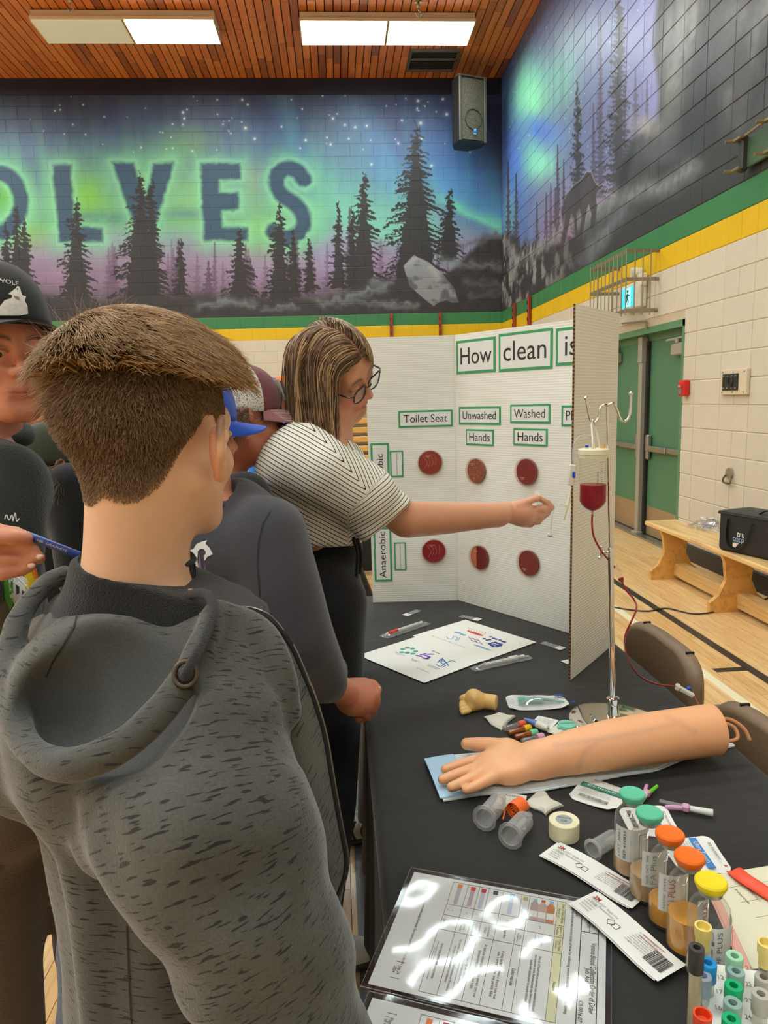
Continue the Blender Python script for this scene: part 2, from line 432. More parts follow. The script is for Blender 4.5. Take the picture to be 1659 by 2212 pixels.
 # letters with a glowing outline
 ell = [(-5+50*math.cos(a), 437+64*math.sin(a)) for a in np.linspace(0, 2*math.pi, 40)]
 PL_ = [[(112, 354), (153, 355), (161, 490), (220, 491), (221, 522), (128, 524)], [(241, 350), (288, 350), (312, 432), (330, 352), (376, 350), (334, 498), (292, 498)], [(432, 352), (520, 353), (520, 388), (474, 389), (476, 417), (516, 416), (517, 453), (479, 455), (481, 490), (535, 491), (536, 521), (440, 520)]]
 L = [(ell, 17), (spline([(656, 388), (640, 368), (614, 364), (597, 388), (606, 418), (640, 444), (656, 474), (644, 504), (616, 514), (590, 500)], 6), 17)]
 DD = np.full(S, 1e9)
 for p, hw in L: DD = np.minimum(DD, segd(U+(n3-.5)*8, V+(n3-.5)*8, p)-hw)
 for p in PL_:
  Uw, Vw = U+(n3-.5)*7, V+(n3-.5)*7; d_ = segd(Uw, Vw, p+p[:1]); DD = np.minimum(DD, np.where(poly_in(Uw, Vw, p) > 0, -d_, d_))
 up = np.exp(-np.maximum(DD, 0)/(10+20*ray_*(n1 > .4)))
 over(img, (112, 220, 150), np.clip(.75*up*(DD > -3), 0, 1)); over(img, (170, 225, 180), np.clip(.28*np.exp(-np.abs(DD-6)/6), 0, 1)); over(img, np.array([50, 76, 104]), .96*(1-smooth(-7, 5, DD)))
 over(img, (50, 96, 120), .5*(1-smooth(-14, -2, DD))*n2)
 # stars
 r = np.random.default_rng(5); st = [(395, 243, 2.2), (398, 256, 2), (530, 277, 2.4), (550, 300, 2), (608, 274, 1.6), (745, 270, 2), (767, 275, 2), (792, 272, 2), (753, 300, 1.6), (660, 303, 2), (714, 312, 2), (719, 256, 2.2), (573, 183, 1.8), (523, 216, 1.8), (535, 226, 1.6), (45, 185, 1.6), (55, 192, 1.4), (903, 218, 2.4), (908, 266, 3), (965, 247, 2.6), (957, 214, 1.8), (932, 358, 2.2), (868, 260, 1.8), (910, 300, 2), (860, 310, 2), (802, 355, 1.8), (650, 196, 1.6)]
 st += [(r.uniform(-100, 1085), r.uniform(178, 330), r.uniform(.7, 1.4)) for _ in range(90)]
 for x, y, s in st:
  i = np.hypot(U-x, V-y); over(img, (214, 224, 226), np.clip(.95*np.exp(-(i/(s*1.15))**2)+.25*np.exp(-(i/(s*2.8))**2), 0, 1)*(i < s*7))
 # far, purple trees, then the dark spruces
 for i in range(46):
  x = r.uniform(-40, 1060); y = r.uniform(520, 575); m = conifer(U, V, (x, y), 640, r.uniform(8, 18), 100+i, 0, .5); over(img, (104+r.uniform(-10, 10), 76, 104), .5*blur(m, 2))
 for x, y in [(450, 566), (385, 520), (640, 500), (540, 560), (755, 455), (670, 528)]: over(img, (88, 66, 90), .8*blur(conifer(U, V, (x, y), 640, 20, int(x)), 2))
 T = [(36, 452, 650, 36), (13, 486, 650, 30), (54, 480, 650, 34), (166, 436, 690, 62), (303, 385, 690, 78), (327, 398, 680, 46), (390, 520, 640, 26), (517, 498, 665, 48), (604, 444, 650, 44), (633, 500, 640, 22), (668, 520, 630, 24), (731, 440, 620, 28), (760, 452, 610, 22), (785, 382, 630, 58), (898, 276, 625, 92), (970, 408, 560, 38)]
 for i, (x, y, f, hw) in enumerate(T): over(img, (50, 44, 44), .95*blur(conifer(U+(n3-.5)*11+(n4-.5)*7, V+(n3-.5)*9+(n4-.5)*9, (x, y), f, hw, 40+i), 1))
 # rocky ground with snow-lit boulders
 edge = np.interp(U, [-300, 0, 100, 200, 300, 420, 560, 700, 800, 860, 960, 1000, 1040, 1090], [640, 632, 640, 655, 640, 640, 650, 645, 610, 600, 600, 560, 520, 512])+(n2-.5)*26
 over(img, np.array([60, 55, 56]), smooth(-14, 10, V-edge)); img *= (1-.25*smooth(0, 20, V-edge)*(n3-.3))[..., None]
 for pts, c, wd in [([(430, 660), (500, 652), (545, 662)], (120, 126, 130), 9), ([(570, 668), (640, 664)], (108, 112, 116), 6), ([(700, 655), (760, 640), (830, 620)], (126, 132, 138), 9), ([(720, 650), (850, 655)], (100, 104, 108), 7), ([(800, 612), (850, 612)], (110, 116, 122), 7), ([(960, 560), (1010, 572), (1085, 575)], (120, 122, 124), 9), ([(1000, 530), (1050, 515), (1085, 508)], (104, 102, 102), 8), ([(1000, 610), (1085, 615)], (96, 94, 94), 9), ([(1010, 640), (1085, 632)], (90, 88, 88), 8), ([(830, 660), (900, 660)], (120, 120, 122), 8)]:
  over(img, c, .8*np.exp(-(segd(U+(n2-.5)*30, V+(n3-.5)*22, pts)/wd)**2)*(.5+.8*n3))
 rock = [(872, 575), (895, 552), (925, 566), (955, 590), (980, 622), (992, 655), (965, 650), (935, 660), (915, 645), (885, 618)]
 ins = poly_in(U+(n3-.5)*6, V+(n3-.5)*6, rock); over(img, (142, 142, 144), .95*blur(ins, 2)); over(img, (84, 84, 88), .8*blur(ins, 2)*smooth(.45, .65, fbm(S, (26, 44), 9)))
 over(img, (176, 178, 180), .6*blur(ins, 1)*np.exp(-(segd(U, V, [(880, 570), (898, 556), (930, 575), (950, 600)])/9)**2))
 g = img.mean(2, keepdims=True); img = g+(img-g)*.82
 return image('mural_back', img), X0, X1
def poly_in(U, V, p):
 c = np.zeros(U.shape, bool)
 for (x0, y0), (x1, y1) in zip(p, p[1:]+p[:1]):
  if y0 == y1: continue
  c ^= ((V > min(y0, y1)) & (V <= max(y0, y1))) & (U < x0+(V-y0)*(x1-x0)/(y1-y0))
 return c.astype(float)
def mural_right():
 Y0_, Y1_, res = 3.6, YB+.01, 130; w = int((Y1_-Y0_)*res); h = int((MZ1-MZ0)*res)
 Y, Z = np.meshgrid(Y0_+(np.arange(w)+.5)/res, MZ0+(np.arange(h)+.5)/res)
 q = np.stack([np.full(Y.shape, XR), Y, Z-CAMH], -1); d = q@CF; U = 829.5+FOC*(q@CR)/d; V = 1106-FOC*(q@CU)/d
 S = Y.shape; n1 = fbm(S, (5, 10), 21); n2 = fbm(S, (14, 34), 22); n3 = fbm(S, (70, 150), 23, 3); ray_ = fbm(S, (3, 90), 24, 3)
 # sky: blue at the corner, lilac further right, purple at the foot
 img = np.zeros(S+(3,)); img[:] = (96, 104, 146)
 over(img, (38, 42, 78), smooth(1150, 1090, U)*smooth(420, 250, V)); over(img, (60, 90, 170), .7*smooth(1180, 1100, U)); over(img, (122, 122, 176), .8*smooth(1300, 1420, U)*smooth(520, 300, V))
 over(img, (66, 72, 112), .7*smooth(90, -60, V)*smooth(1350, 1150, U)); over(img, (150, 128, 168), .85*smooth(330, 470, V)*smooth(1120, 1300, U)); over(img, (130, 92, 122), .8*smooth(400, 500, V)*smooth(1150, 1200, U))
 img *= (.92+.16*n2)[..., None]
 for x, y, rx, ry, a, c, k in [(1150, 210, 40, 60, .3, (130, 226, 160), .95), (1130, 190, 24, 70, .1, (120, 220, 170), .7), (1190, 170, 46, 60, .2, (110, 180, 170), .6), (1165, 350, 42, 40, .4, (128, 220, 180), .95), (1140, 330, 30, 60, .2, (100, 190, 170), .6), (1220, 170, 40, 90, .2, (120, 190, 180), .5), (1200, 300, 40, 40, 0, (100, 150, 210), .5), (1110, 350, 22, 80, 0, (70, 110, 210), .8), (1165, 280, 40, 26, .3, (70, 110, 210), .7), (1100, 460, 12, 60, 0, (110, 190, 170), .6)]:
  over(img, c, np.clip(k*blob(U, V, x, y, rx, ry, a)*(.5+ray_), 0, 1))
 r = np.random.default_rng(31)
 for _ in range(70):
  x, y = r.uniform(1095, 1420), r.uniform(-20, 330); s = r.uniform(.8, 1.6); i = np.hypot((U-x)*1.3, V-y); over(img, (206, 222, 214), .9*np.exp(-(i/s)**2))
 for i, (x, y, f, hw, k) in enumerate([(1373, 160, 500, 22, .6), (1398, 180, 430, 12, .6), (1297, 40, 420, 14, .75), (1350, 180, 520, 20, .5), (1282, 230, 430, 10, .7), (1200, 410, 520, 8, .8), (1180, 420, 520, 7, .8), (1218, 350, 520, 9, .85), (1160, 440, 520, 7, .8), (1190, 400, 520, 7, .7), (1205, 320, 500, 9, .9), (1098, 355, 520, 9, 1), (1115, 380, 520, 9, 1)]): over(img, (62, 54, 66), .9*k*blur(conifer(U, V, (x, y), f, hw, 60+i, 0, .5), 1))
 for x, y, f, hw in [(1337, -60, 560, 44), (1248, 190, 520, 26)]: over(img, (52, 48, 50), .9*blur(conifer(U+(n3-.5)*14, V+(n3-.5)*14, (x, y), f, hw, int(x), 0, .35), 1))
 # grey cliff at the right, with cracks and folds of light
 cl = np.interp(V, [-400, 0, 100, 200, 260, 300, 340, 400], [1424, 1420, 1410, 1424, 1420, 1370, 1350, 1330]); m = smooth(-8, 10, U-cl)
 cn = fbm(S, (7, 26), 27, 5); over(img, np.array([58, 56, 58]), m); over(img, (120, 120, 118), m*.8*smooth(.52, .75, cn)*smooth(420, 60, V)); over(img, (34, 34, 38), m*.7*smooth(.5, .3, cn))
 for x, y, rx, ry, a, c, k in [(1475, 80, 30, 140, .1, (138, 140, 138), .7), (1600, 40, 60, 60, .5, (120, 122, 124), .6), (1450, 190, 16, 80, .1, (130, 130, 128), .6), (1400, 275, 40, 26, .3, (150, 146, 140), .9), (1420, 330, 60, 30, .2, (92, 96, 104), .6), (1500, 330, 90, 60, .4, (62, 66, 82), .5)]:
  over(img, c, k*blob(U, V, x, y, rx, ry, a)*(.5+.8*n3))
 over(img, (46, 44, 45), .85*smooth(1420, 1560, U)*smooth(240, 380, V))
 # slope of pale stone, the grazing moose and its outline
 slope = np.interp(U, [1080, 1100, 1130, 1180, 1230, 1290, 1340, 1400, 1480, 1560, 1700], [515, 510, 530, 530, 520, 460, 420, 390, 330, 300, 260])+(n2-.5)*34
 sl = smooth(-14, 8, V-slope); over(img, np.array([50, 48, 50]), sl); sn = fbm(S, (18, 44), 28, 4)
 over(img, (140, 138, 134), sl*.85*smooth(.5, .7, sn)*smooth(1330, 1120, U)); over(img, (120, 122, 126), .8*np.exp(-(segd(U+(n2-.5)*30, V, [(1250, 480), (1330, 430), (1440, 400), (1500, 360)])/22)**2)*(.4+n3)); over(img, (100, 104, 114), .7*np.exp(-(segd(U+(n2-.5)*30, V, [(1270, 560), (1310, 500), (1350, 460)])/18)**2)*(.5+n3))
 over(img, (130, 128, 126), .8*np.exp(-(segd(U+(n3-.5)*30, V+(n3-.5)*20, [(1095, 520), (1115, 560), (1160, 545), (1190, 520), (1215, 490)])/10)**2)*(.4+n3))
 body = [(1212, 455), (1222, 425), (1240, 400), (1256, 388), (1268, 371), (1277, 373), (1284, 392), (1292, 403), (1302, 398), (1304, 404), (1292, 412), (1287, 425), (1290, 445), (1288, 470), (1282, 490), (1278, 500), (1275, 490), (1278, 462), (1272, 440), (1268, 452), (1262, 490), (1254, 522), (1249, 520), (1257, 470), (1252, 448), (1246, 460), (1247, 520), (1243, 520), (1240, 470), (1234, 462), (1226, 500), (1215, 548), (1209, 546), (1220, 480), (1222, 452), (1215, 478)]
 b = poly_in(U, V, body); over(img, (62, 54, 56), .9*blur(b, 1)); rim = np.clip(blur(b, 3)-b, 0, 1)*smooth(430, 395, V-.3*(U-1240)); over(img, (190, 186, 180), np.clip(1.6*rim, 0, .9))
 over(img, (48, 45, 46), smooth(0, 60, V-(890-(U-709)*.615))*.85)
 g = img.mean(2, keepdims=True); img = (g+(img-g)*.85)*1.12+6
 return image('mural_right', img), Y0_, Y1_
# ---------------------------------------------------------------- the hall
XR, YB, ZC = 3.0102, 12.7506, 6.756            # right wall, back wall, ceiling
XL, YF = -11.5, -7.5                            # the walls out of view
ZT = 2.5397                                     # top of the cream blocks; courses of 0.2 m counted from here
PAINT = {}
def paint(name, color, img=None):
 m, t, b = base(name); b.inputs['Roughness'].default_value = .42; b.inputs['Specular IOR Level'].default_value = .35
 g = t.new('ShaderNodeNewGeometry')
 oi = t.new('ShaderNodeObjectInfo'); n = t.new('ShaderNodeTexNoise', i_Scale=9., i_Detail=5.); t.link(g.outputs['Position'], n.inputs['Vector'])
 f = t.math('ADD', t.math('MULTIPLY_ADD', n.outputs['Fac'], .1, .92), t.math('MULTIPLY', oi.outputs['Random'], .03))
 if img:
  im, a0, a1, axis = img; sx = t.new('ShaderNodeSeparateXYZ'); t.link(g.outputs['Position'], sx.inputs[0]); cx = t.new('ShaderNodeCombineXYZ')
  t.link(t.math('MULTIPLY_ADD', sx.outputs[axis], 1/(a1-a0), -a0/(a1-a0)), cx.inputs[0]); t.link(t.math('MULTIPLY_ADD', sx.outputs[2], 1/(MZ1-MZ0), -MZ0/(MZ1-MZ0)), cx.inputs[1])
  ti = t.new('ShaderNodeTexImage', extension='EXTEND'); ti.image = im; t.link(cx.outputs[0], ti.inputs[0]); col = ti.outputs[0]
 else: col = lin(color)
 cc = t.new('ShaderNodeCombineColor'); [t.link(f, cc.inputs[i]) for i in range(3)]
 t.link(t.mix(1., col, cc.outputs[0], 'MULTIPLY'), b.inputs['Base Color'])
 n2 = t.new('ShaderNodeTexNoise', i_Scale=160., i_Detail=3.); t.link(g.outputs['Position'], n2.inputs['Vector'])
 bp = t.new('ShaderNodeBump', i_Strength=.25, i_Distance=.003); t.link(n2.outputs['Fac'], bp.inputs['Height']); t.link(bp.outputs[0], b.inputs['Normal'])
 return m
ib, bx0, bx1 = mural_back(); ir, ry0, ry1 = mural_right()
CREAM = paint('paint_cream', (212, 200, 180)); YEL = paint('paint_yellow', (226, 182, 20)); GRN = paint('paint_green', (62, 124, 76))
MURB = paint('paint_mural_back', None, (ib, bx0, bx1, 0)); MURR = paint('paint_mural_right', None, (ir, ry0, ry1, 1))
DARKP = paint('paint_mural_top', (30, 29, 42))
def course_mat(k, mur): return CREAM if k < 0 else YEL if k == 0 else GRN if k == 1 else mur
def block_mesh(mat, name='block', dp=.006):
 """face 1 x 0.19 m (scaled in length), proud by 8 mm, chamfered; local x along the wall, y up, z out"""
 b = .006; hx, hy = .5, .0985
 V = [(-hx, -hy, 0), (hx, -hy, 0), (hx, hy, 0), (-hx, hy, 0)]; W = [(-hx+b*2.4, -hy+b, dp), (hx-b*2.4, -hy+b, dp), (hx-b*2.4, hy-b, dp), (-hx+b*2.4, hy-b, dp)]
 return mesh(name, V+W, [(4, 5, 6, 7), (0, 1, 5, 4), (1, 2, 6, 5), (2, 3, 7, 6), (3, 0, 4, 7)], [mat])
def block_wall(wall, a0, a1, z1, place, rowsplit, key, mur, R, nmax=300, dp=.006):
 """lays the courses: individual blocks first (those that show largest), the others joined into one part"""
 L = []; k0 = int(math.floor(-ZT/.2))
 for k in range(k0, int((z1-ZT)/.2)+1):
  zc = ZT+.2*k+.1
  for s0, s1 in rowsplit(k):
   if s1 <= a0 or s0 >= a1: continue
   s0, s1 = max(s0, a0), min(s1, a1)
   if s1-s0 < .03 or zc < -.05: continue
   L.append((key(.5*(s0+s1), zc), s0, s1, zc, k))
 L.sort(key=lambda q: -q[0]); me = {}
 rest = MB(); mats = [CREAM, YEL, GRN, mur]
 for i, (kv, s0, s1, zc, k) in enumerate(L):
  if i < nmax and kv > 0:
   mt = course_mat(k, mur)
   if mt.name not in me: me[mt.name] = block_mesh(mt, dp=dp)
   o = bpy.data.objects.new('block', me[mt.name]); COL.objects.link(o); o.parent = wall
   o.matrix_basis = place(.5*(s0+s1), zc) @ R @ Matrix.Diagonal((s1-s0-.003, 1, 1, 1))
  else:
   b = .006; hx, hy = (s1-s0-.003)/2, .0985; rest.cur = mats.index(course_mat(k, mur))
   pts = [(-hx, -hy, 0), (hx, -hy, 0), (hx, hy, 0), (-hx, hy, 0), (-hx+b, -hy+b, dp), (hx-b, -hy+b, dp), (hx-b, hy-b, dp), (-hx+b, hy-b, dp)]
   mm = place(.5*(s0+s1), zc) @ R
   rest.add([mm @ Vector(p) for p in pts], [(4, 5, 6, 7), (0, 1, 5, 4), (1, 2, 6, 5), (2, 3, 7, 6), (3, 0, 4, 7)])
 if rest.n: obj('block_field', rest, mats, wall, kind='stuff')
MORT = [paint('mortar_cream', (196, 180, 154)), paint('mortar_yellow', (206, 166, 22)), paint('mortar_green', (52, 106, 66)), MURB, MURR]
def struct(name, mb, mats, **k): return obj(name, mb, mats, kind='structure', **k)
# back wall: plane y = YB + 6 mm behind the block faces
def strips(mb, lo, hi, fn):
 for z0, z1, c in ((0, ZT, 0), (ZT, ZT+.2, 1), (ZT+.2, ZT+.4, 2), (ZT+.4, ZC+.05, 3)):
  mb.cur = c; fn(mb, z0, z1)
mb = MB(); strips(mb, 0, 0, lambda m, z0, z1: m.box(((XL+XR)/2, YB+.106, (z0+z1)/2), (XR-XL+.4, .2, z1-z0)))
wall_back = struct('wall_back', mb, MORT[:3]+[MURB])
VIS = lambda u, v: (-30 < u < 1690) and (-30 < v < 2240)
def keyb(s, z):
 u, v = proj((s, YB, z))
 if not VIS(u, v) or z < 1.3: return -1
 return 1+z*.1 if u > -10 else .5
BX = -.98967
def split_b(k):
 off = .0 if k % 2 == 0 else .2
 n0 = int((XL-BX)/.4)-1
 return [(BX+off+.4*i, BX+off+.4*(i+1)) for i in range(n0, 12)]
Rb = Matrix(((1, 0, 0, 0), (0, 0, -1, 0), (0, 1, 0, 0), (0, 0, 0, 1)))
block_wall(wall_back, XL, XR, ZC-.12, lambda s, z: Matrix.Translation((s, YB+.006, z)), split_b, keyb, MURB, Rb, dp=.0032)
obj('top_beam_face', MB().box(((XL+XR)/2, YB-.0, ZC-.1), (XR-XL, .02, .3)), DARKP, wall_back)
# right wall with the doorway
DY0, DY1, DZ = 6.028, 7.95, 2.066
mb = MB()
def rw(m, z0, z1):
 for a, b in ((YF, DY0), (DY1, YB+.2)): m.box((XR+.106, (a+b)/2, (z0+z1)/2), (.2, b-a, z1-z0))
 if z1 > DZ: m.box((XR+.106, (DY0+DY1)/2, (max(z0, DZ)+z1)/2), (.2, DY1-DY0, z1-max(z0, DZ)))
strips(mb, 0, 0, rw); wall_right = struct('wall_right', mb, MORT[:3]+[MURR])
def split_r(k):
 out = []; js = [5.8233+.4*i for i in range(-36, 20)]
 if k % 2 == 0: js = js+[5.8233+.2+.8*i for i in range(-18, 10)]+[5.8233-.6+.8*i for i in range(-18, 10)]
 js.sort(); js2 = [js[0]]
 for j in js[1:]:
  if j-js2[-1] > .05: js2.append(j)
 for a, b in zip(js2[:-1], js2[1:]):
  zc = ZT+.2*k+.1
  if zc-.1 < DZ-.06:
   if a < DY0 < b: out.append((a, DY0)); a = b
   if a < DY1 < b: out.append((DY1, b)); continue
   if a >= DY0-.001 and b <= DY1+.001: continue
  if b > a: out.append((a, b))
 return out
def keyr(s, z):
 u, v = proj((XR, s, z)) if s > .6 else (-999, 0)
 if not VIS(u, v) or (u < 1220 and v > 700) : return -1
 return 10/s
Rr = Matrix(((0, 0, -1, 0), (-1, 0, 0, 0), (0, 1, 0, 0), (0, 0, 0, 1)))
block_wall(wall_right, YF, YB, ZC+.02, lambda s, z: Matrix.Translation((XR+.006, s, z)), split_r, keyr, MURR, Rr)
# walls out of view
PALE = M('paint_pale', (226, 224, 216), .6)
struct('wall_left', MB().box((XL-.1, (YF+YB)/2, ZC/2), (.2, YB-YF+.4, ZC+.1)), PALE)
struct('wall_front', MB().box(((XL+XR)/2, YF-.1, ZC/2), (XR-XL+.4, .2, ZC+.1)), PALE)
# ---- floor of maple strips along the hall
def wood(name, c1, c2, c3, rough, coat, axis='Y', tone=.5, stretch=14., grain=60.):
 m, t, b = base(name); g = t.new('ShaderNodeNewGeometry'); oi = t.new('ShaderNodeObjectInfo'); at = t.new('ShaderNodeAttribute', attribute_name='tone')
 rnd = t.math('FRACT', t.math('ADD', oi.outputs['Random'], at.outputs['Fac']))
 mp = t.new('ShaderNodeMapping'); mp.inputs['Scale'].default_value = (grain/stretch, grain, grain) if axis == 'X' else (grain, grain/stretch, grain)
 va = t.new('ShaderNodeVectorMath', operation='ADD'); t.link(g.outputs['Position'], va.inputs[0]); cx = t.new('ShaderNodeCombineXYZ'); t.link(t.math('MULTIPLY', rnd, 7.), cx.inputs[2]); t.link(cx.outputs[0], va.inputs[1])
 t.link(va.outputs[0], mp.inputs[0]); n = t.new('ShaderNodeTexNoise', i_Scale=1., i_Detail=6., i_Roughness=.65); t.link(mp.outputs[0], n.inputs['Vector'])
 col = t.ramp(rnd, [(0, lin(c1)), (tone, lin(c2)), (1, lin(c3))]); gr = t.ramp(n.outputs['Fac'], [(.3, (.5, .42, .34, 1)), (.5, (.95, .95, .94, 1)), (.75, (1.05, 1.05, 1.05, 1))])
 t.link(t.mix(.75, col, gr, 'MULTIPLY'), b.inputs['Base Color']); b.inputs['Roughness'].default_value = rough; b.inputs['Coat Weight'].default_value = coat; b.inputs['Coat Roughness'].default_value = .12
 return m
MAPLE = wood('maple', (230, 184, 124), (238, 196, 138), (222, 172, 108), .38, .25, 'Y', .5, 18., 70.)
floor = struct('floor', MB().box(((XL+XR)/2, (YF+YB)/2, -.112), (XR-XL, YB-YF, .2)), M('subfloor', (92, 64, 38), .8))
def plank_mesh(mat, w, L, h, b):
 V = [(-w/2, -L/2, 0), (w/2, -L/2, 0), (w/2, L/2, 0), (-w/2, L/2, 0), (-w/2+b, -L/2+b, h), (w/2-b, -L/2+b, h), (w/2-b, L/2-b, h), (-w/2+b, L/2-b, h)]
 return V, [(4, 5, 6, 7), (0, 1, 5, 4), (1, 2, 6, 5), (2, 3, 7, 6), (3, 0, 4, 7)]
PW = .057; lens = (.5, .7, .9, 1.1, 1.4); pm = {}
for L in lens: V, F = plank_mesh(MAPLE, PW-.0007, L-.0007, .012, .0006); pm[L] = mesh('plank', V, F, [MAPLE])
rp = random.Random(3); cand = []; rest = MB(); tone = []
nx = int((XR-XL)/PW)
for i in range(nx):
 x = XR-PW*(i+.5); y = YF-rp.random()
 while y < YB+.1:
  L = rp.choice(lens); c = y+L/2
  if y+L > YF:
   u, v = proj((x, c, 0)) if c > .7 else (-9, 0)
   vis = (1180 < u < 1670 and 1120 < v < 1720 and c < 8 and x > 1.) or (690 < u < 830 and 1480 < v and x < .2) or (60 < u < 200 and v > 1700)
   cand.append((vis*(9-c), x, c, L))
  y += L
cand.sort(key=lambda q: -q[0])
for j, (k, x, c, L) in enumerate(cand):
 if k > 0 and j < 298:
  o = bpy.data.objects.new('plank', pm[L]); COL.objects.link(o); o.parent = floor; o.location = (x, c, -.012)
 else:
  V, F = plank_mesh(MAPLE, PW-.0007, L-.0007, .012, .0006); rest.add(np.array(V)+(x, c, -.012), F); tone += [rp.random()]*8
of = obj('plank_field', rest, MAPLE, floor, kind='stuff'); a = of.data.attributes.new('tone', 'FLOAT', 'POINT'); a.data.foreach_set('value', np.array(tone, np.float32))
# painted court lines: thin paint films on the boards
LB = M('line_black', (44, 44, 42), .35, noise=.1); LW = M('line_white', (236, 226, 190), .35, noise=.04)
def line(name, x0, x1, y0, y1, m, h=.0006):
 o = obj(name, MB().box(((x0+x1)/2, (y0+y1)/2, h/2), (abs(x1-x0), abs(y1-y0), h)), m, floor, kind='structure'); return o
line('court_line', 2.095, 2.15, -4, YB-1, LB); line('court_line', 1.93, 2.1, 3.38, 3.432, LB); line('court_line', 1.835, 1.885, -4, YB-1, LW, .0007); line('court_line', .9, 1.86, 3.31, 3.36, LW); line('court_line', 1.6, 1.76, 3.38, 3.432, LB)
line('court_line', .005, .062, -2, YB-1.5, M('line_grey', (92, 94, 92), .3, noise=.08))
# ---- ceiling of red-brown boards with open joints
CEDAR = wood('stained_board', (206, 112, 50), (226, 134, 64), (150, 82, 46), .5, .1, 'Y', .62, 16., 26.)
ceiling = struct('ceiling', MB().box(((XL+XR)/2, (YF+YB)/2, ZC+.12), (XR-XL+.4, YB-YF+.4, .2)), M('ceiling_void', (24, 16, 12), .9))
sl = {}; SW = .118; rest = MB(); tone = []; cnt = 0
V, F = plank_mesh(CEDAR, SW-.012, 1.2, .02, .002); V = [(x, y, -z) for x, y, z in V]; F = [f[::-1] for f in F]; slm = mesh('slat', V, F, [CEDAR])
for i in range(int((XR-XL)/SW)):
 x = XR-SW*(i+.5); y = YB+.03+rp.random()*.9; grp = math.sin(i*1.7)*math.sin(i*.61)
 while y > YF:
  c = y-.6; u, v = proj((x, c, ZC)) if c > 1 else (-999, 0)
  if -20 < u < 1240 and v > -14 and c > 9 and cnt < 300:
   o = bpy.data.objects.new('slat', slm); COL.objects.link(o); o.parent = ceiling; o.location = (x, c, ZC+.02); cnt += 1
  else: rest.add(np.array(V)+(x, c, ZC+.02), F); tone += [rp.random()]*8
  y -= 1.206
of = obj('slat_field', rest, CEDAR, ceiling, kind='stuff'); a = of.data.attributes.new('tone', 'FLOAT', 'POINT'); a.data.foreach_set('value', np.array(tone, np.float32))
# ---- baseboard
struct('baseboard_right', MB().box((XR-.006, (YF+DY0)/2, .07), (.02, DY0-YF, .14), bev=.004), M('rubber_base', (40, 38, 38), .5))
struct('baseboard_back', MB().box(((XL+XR)/2, YB-.008, .07), (XR-XL, .02, .14), bev=.004), M('rubber_base', (40, 38, 38), .5))
# ---- double door
DG = M('door_green', (74, 122, 90), .4, noise=.05, nscale=4); FG = M('frame_green', (88, 134, 100), .4, noise=.03); STEEL = M('brushed_steel', (176, 172, 162), .34, .9, noise=.06); ALU = M('aluminium_paint', (168, 160, 146), .45, .3, noise=.04); KICK = M('kick_plate', (176, 150, 116), .38, .55, noise=.06, nscale=6); BLACK = M('black_gasket', (30, 26, 24), .6)
door = bpy.data.objects.new('door_1', None); COL.objects.link(door); door.location = (XR, DY0, 0); tag(door, kind='structure')
mb = MB()
mb.box((XR+.08, DY0+.02, DZ/2), (.16, .04, DZ)).box((XR+.08, DY1-.02, DZ/2), (.16, .04, DZ)).box((XR+.08, (DY0+DY1)/2, DZ-.03), (.16, DY1-DY0, .06)).box((XR+.13, (DY0+DY1)/2, DZ-.09), (.06, DY1-DY0, .06))
obj('door_frame', mb, FG, door, True)
obj('wall_behind', MB().box((XR+.22, (DY0+DY1)/2, DZ/2), (.02, DY1-DY0+.1, DZ)), BLACK, door, True)
YM = 6.99; mu = obj('mullion', MB().box((XR+.065, YM, (DZ-.1)/2), (.06, .075, DZ-.1), bev=.006), ALU, door, True)
obj('mullion_cap', MB().box((XR+.06, YM, DZ-.2), (.068, .084, .25), bev=.006), ALU, mu, True)
obj('mullion_foot', MB().box((XR+.06, YM, .02), (.1, .12, .04), bev=.006), ALU, mu, True)
obj('threshold', MB().box((XR+.07, (DY0+DY1)/2, .008), (.15, DY1-DY0, .016), bev=.005), STEEL, door, True)
obj('weatherstrip', MB().box((XR+.094, YM-.062, (DZ-.12)/2), (.03, .05, DZ-.12)), BLACK, door, True)
for i, (a, b) in enumerate(((DY0+.04, YM-.085), (YM+.04, DY1-.04))):
 lf = obj('door_leaf', MB().box((XR+.13, (a+b)/2, (DZ-.11)/2+.02), (.045, b-a, DZ-.13), bev=.002), DG, door, True)
 obj('kick_plate', MB().box((XR+.1065, (a+b)/2, .17), (.003, b-a-.02, .29), bev=.001), KICK, lf, True)
 hinge = a if i == 0 else b; sgn = 1 if i == 0 else -1
 mbp = MB().box((XR+.085, (a+b)/2, .9), (.035, b-a-.02, .05), bev=.008).box((XR+.065, (a+b)/2+sgn*.16, .9), (.03, (b-a)*.5, .055), bev=.008)
 mbp.box((XR+.08, (b if i == 0 else a)-sgn*.06, .95), (.05, .06, .17), bev=.012).box((XR+.08, (b if i == 0 else a)-sgn*.06, .85), (.045, .05, .12), bev=.012)
 obj('panic_bar', mbp, STEEL, lf, True)
 cl = obj('door_closer', MB().box((XR+.075, hinge+sgn*.17, DZ-.24), (.06, .27, .11), bev=.012), ALU, lf, True)
 obj('closer_arm', MB().cyl((XR+.06, hinge+sgn*.2, DZ-.185), (XR+.06, hinge+sgn*.2, DZ-.15), .022).tube([(XR+.06, hinge+sgn*.2, DZ-.16), (XR+.02, hinge+sgn*.33, DZ-.155), (XR+.1, hinge+sgn*.06, DZ-.13)], .011), ALU, lf, True)
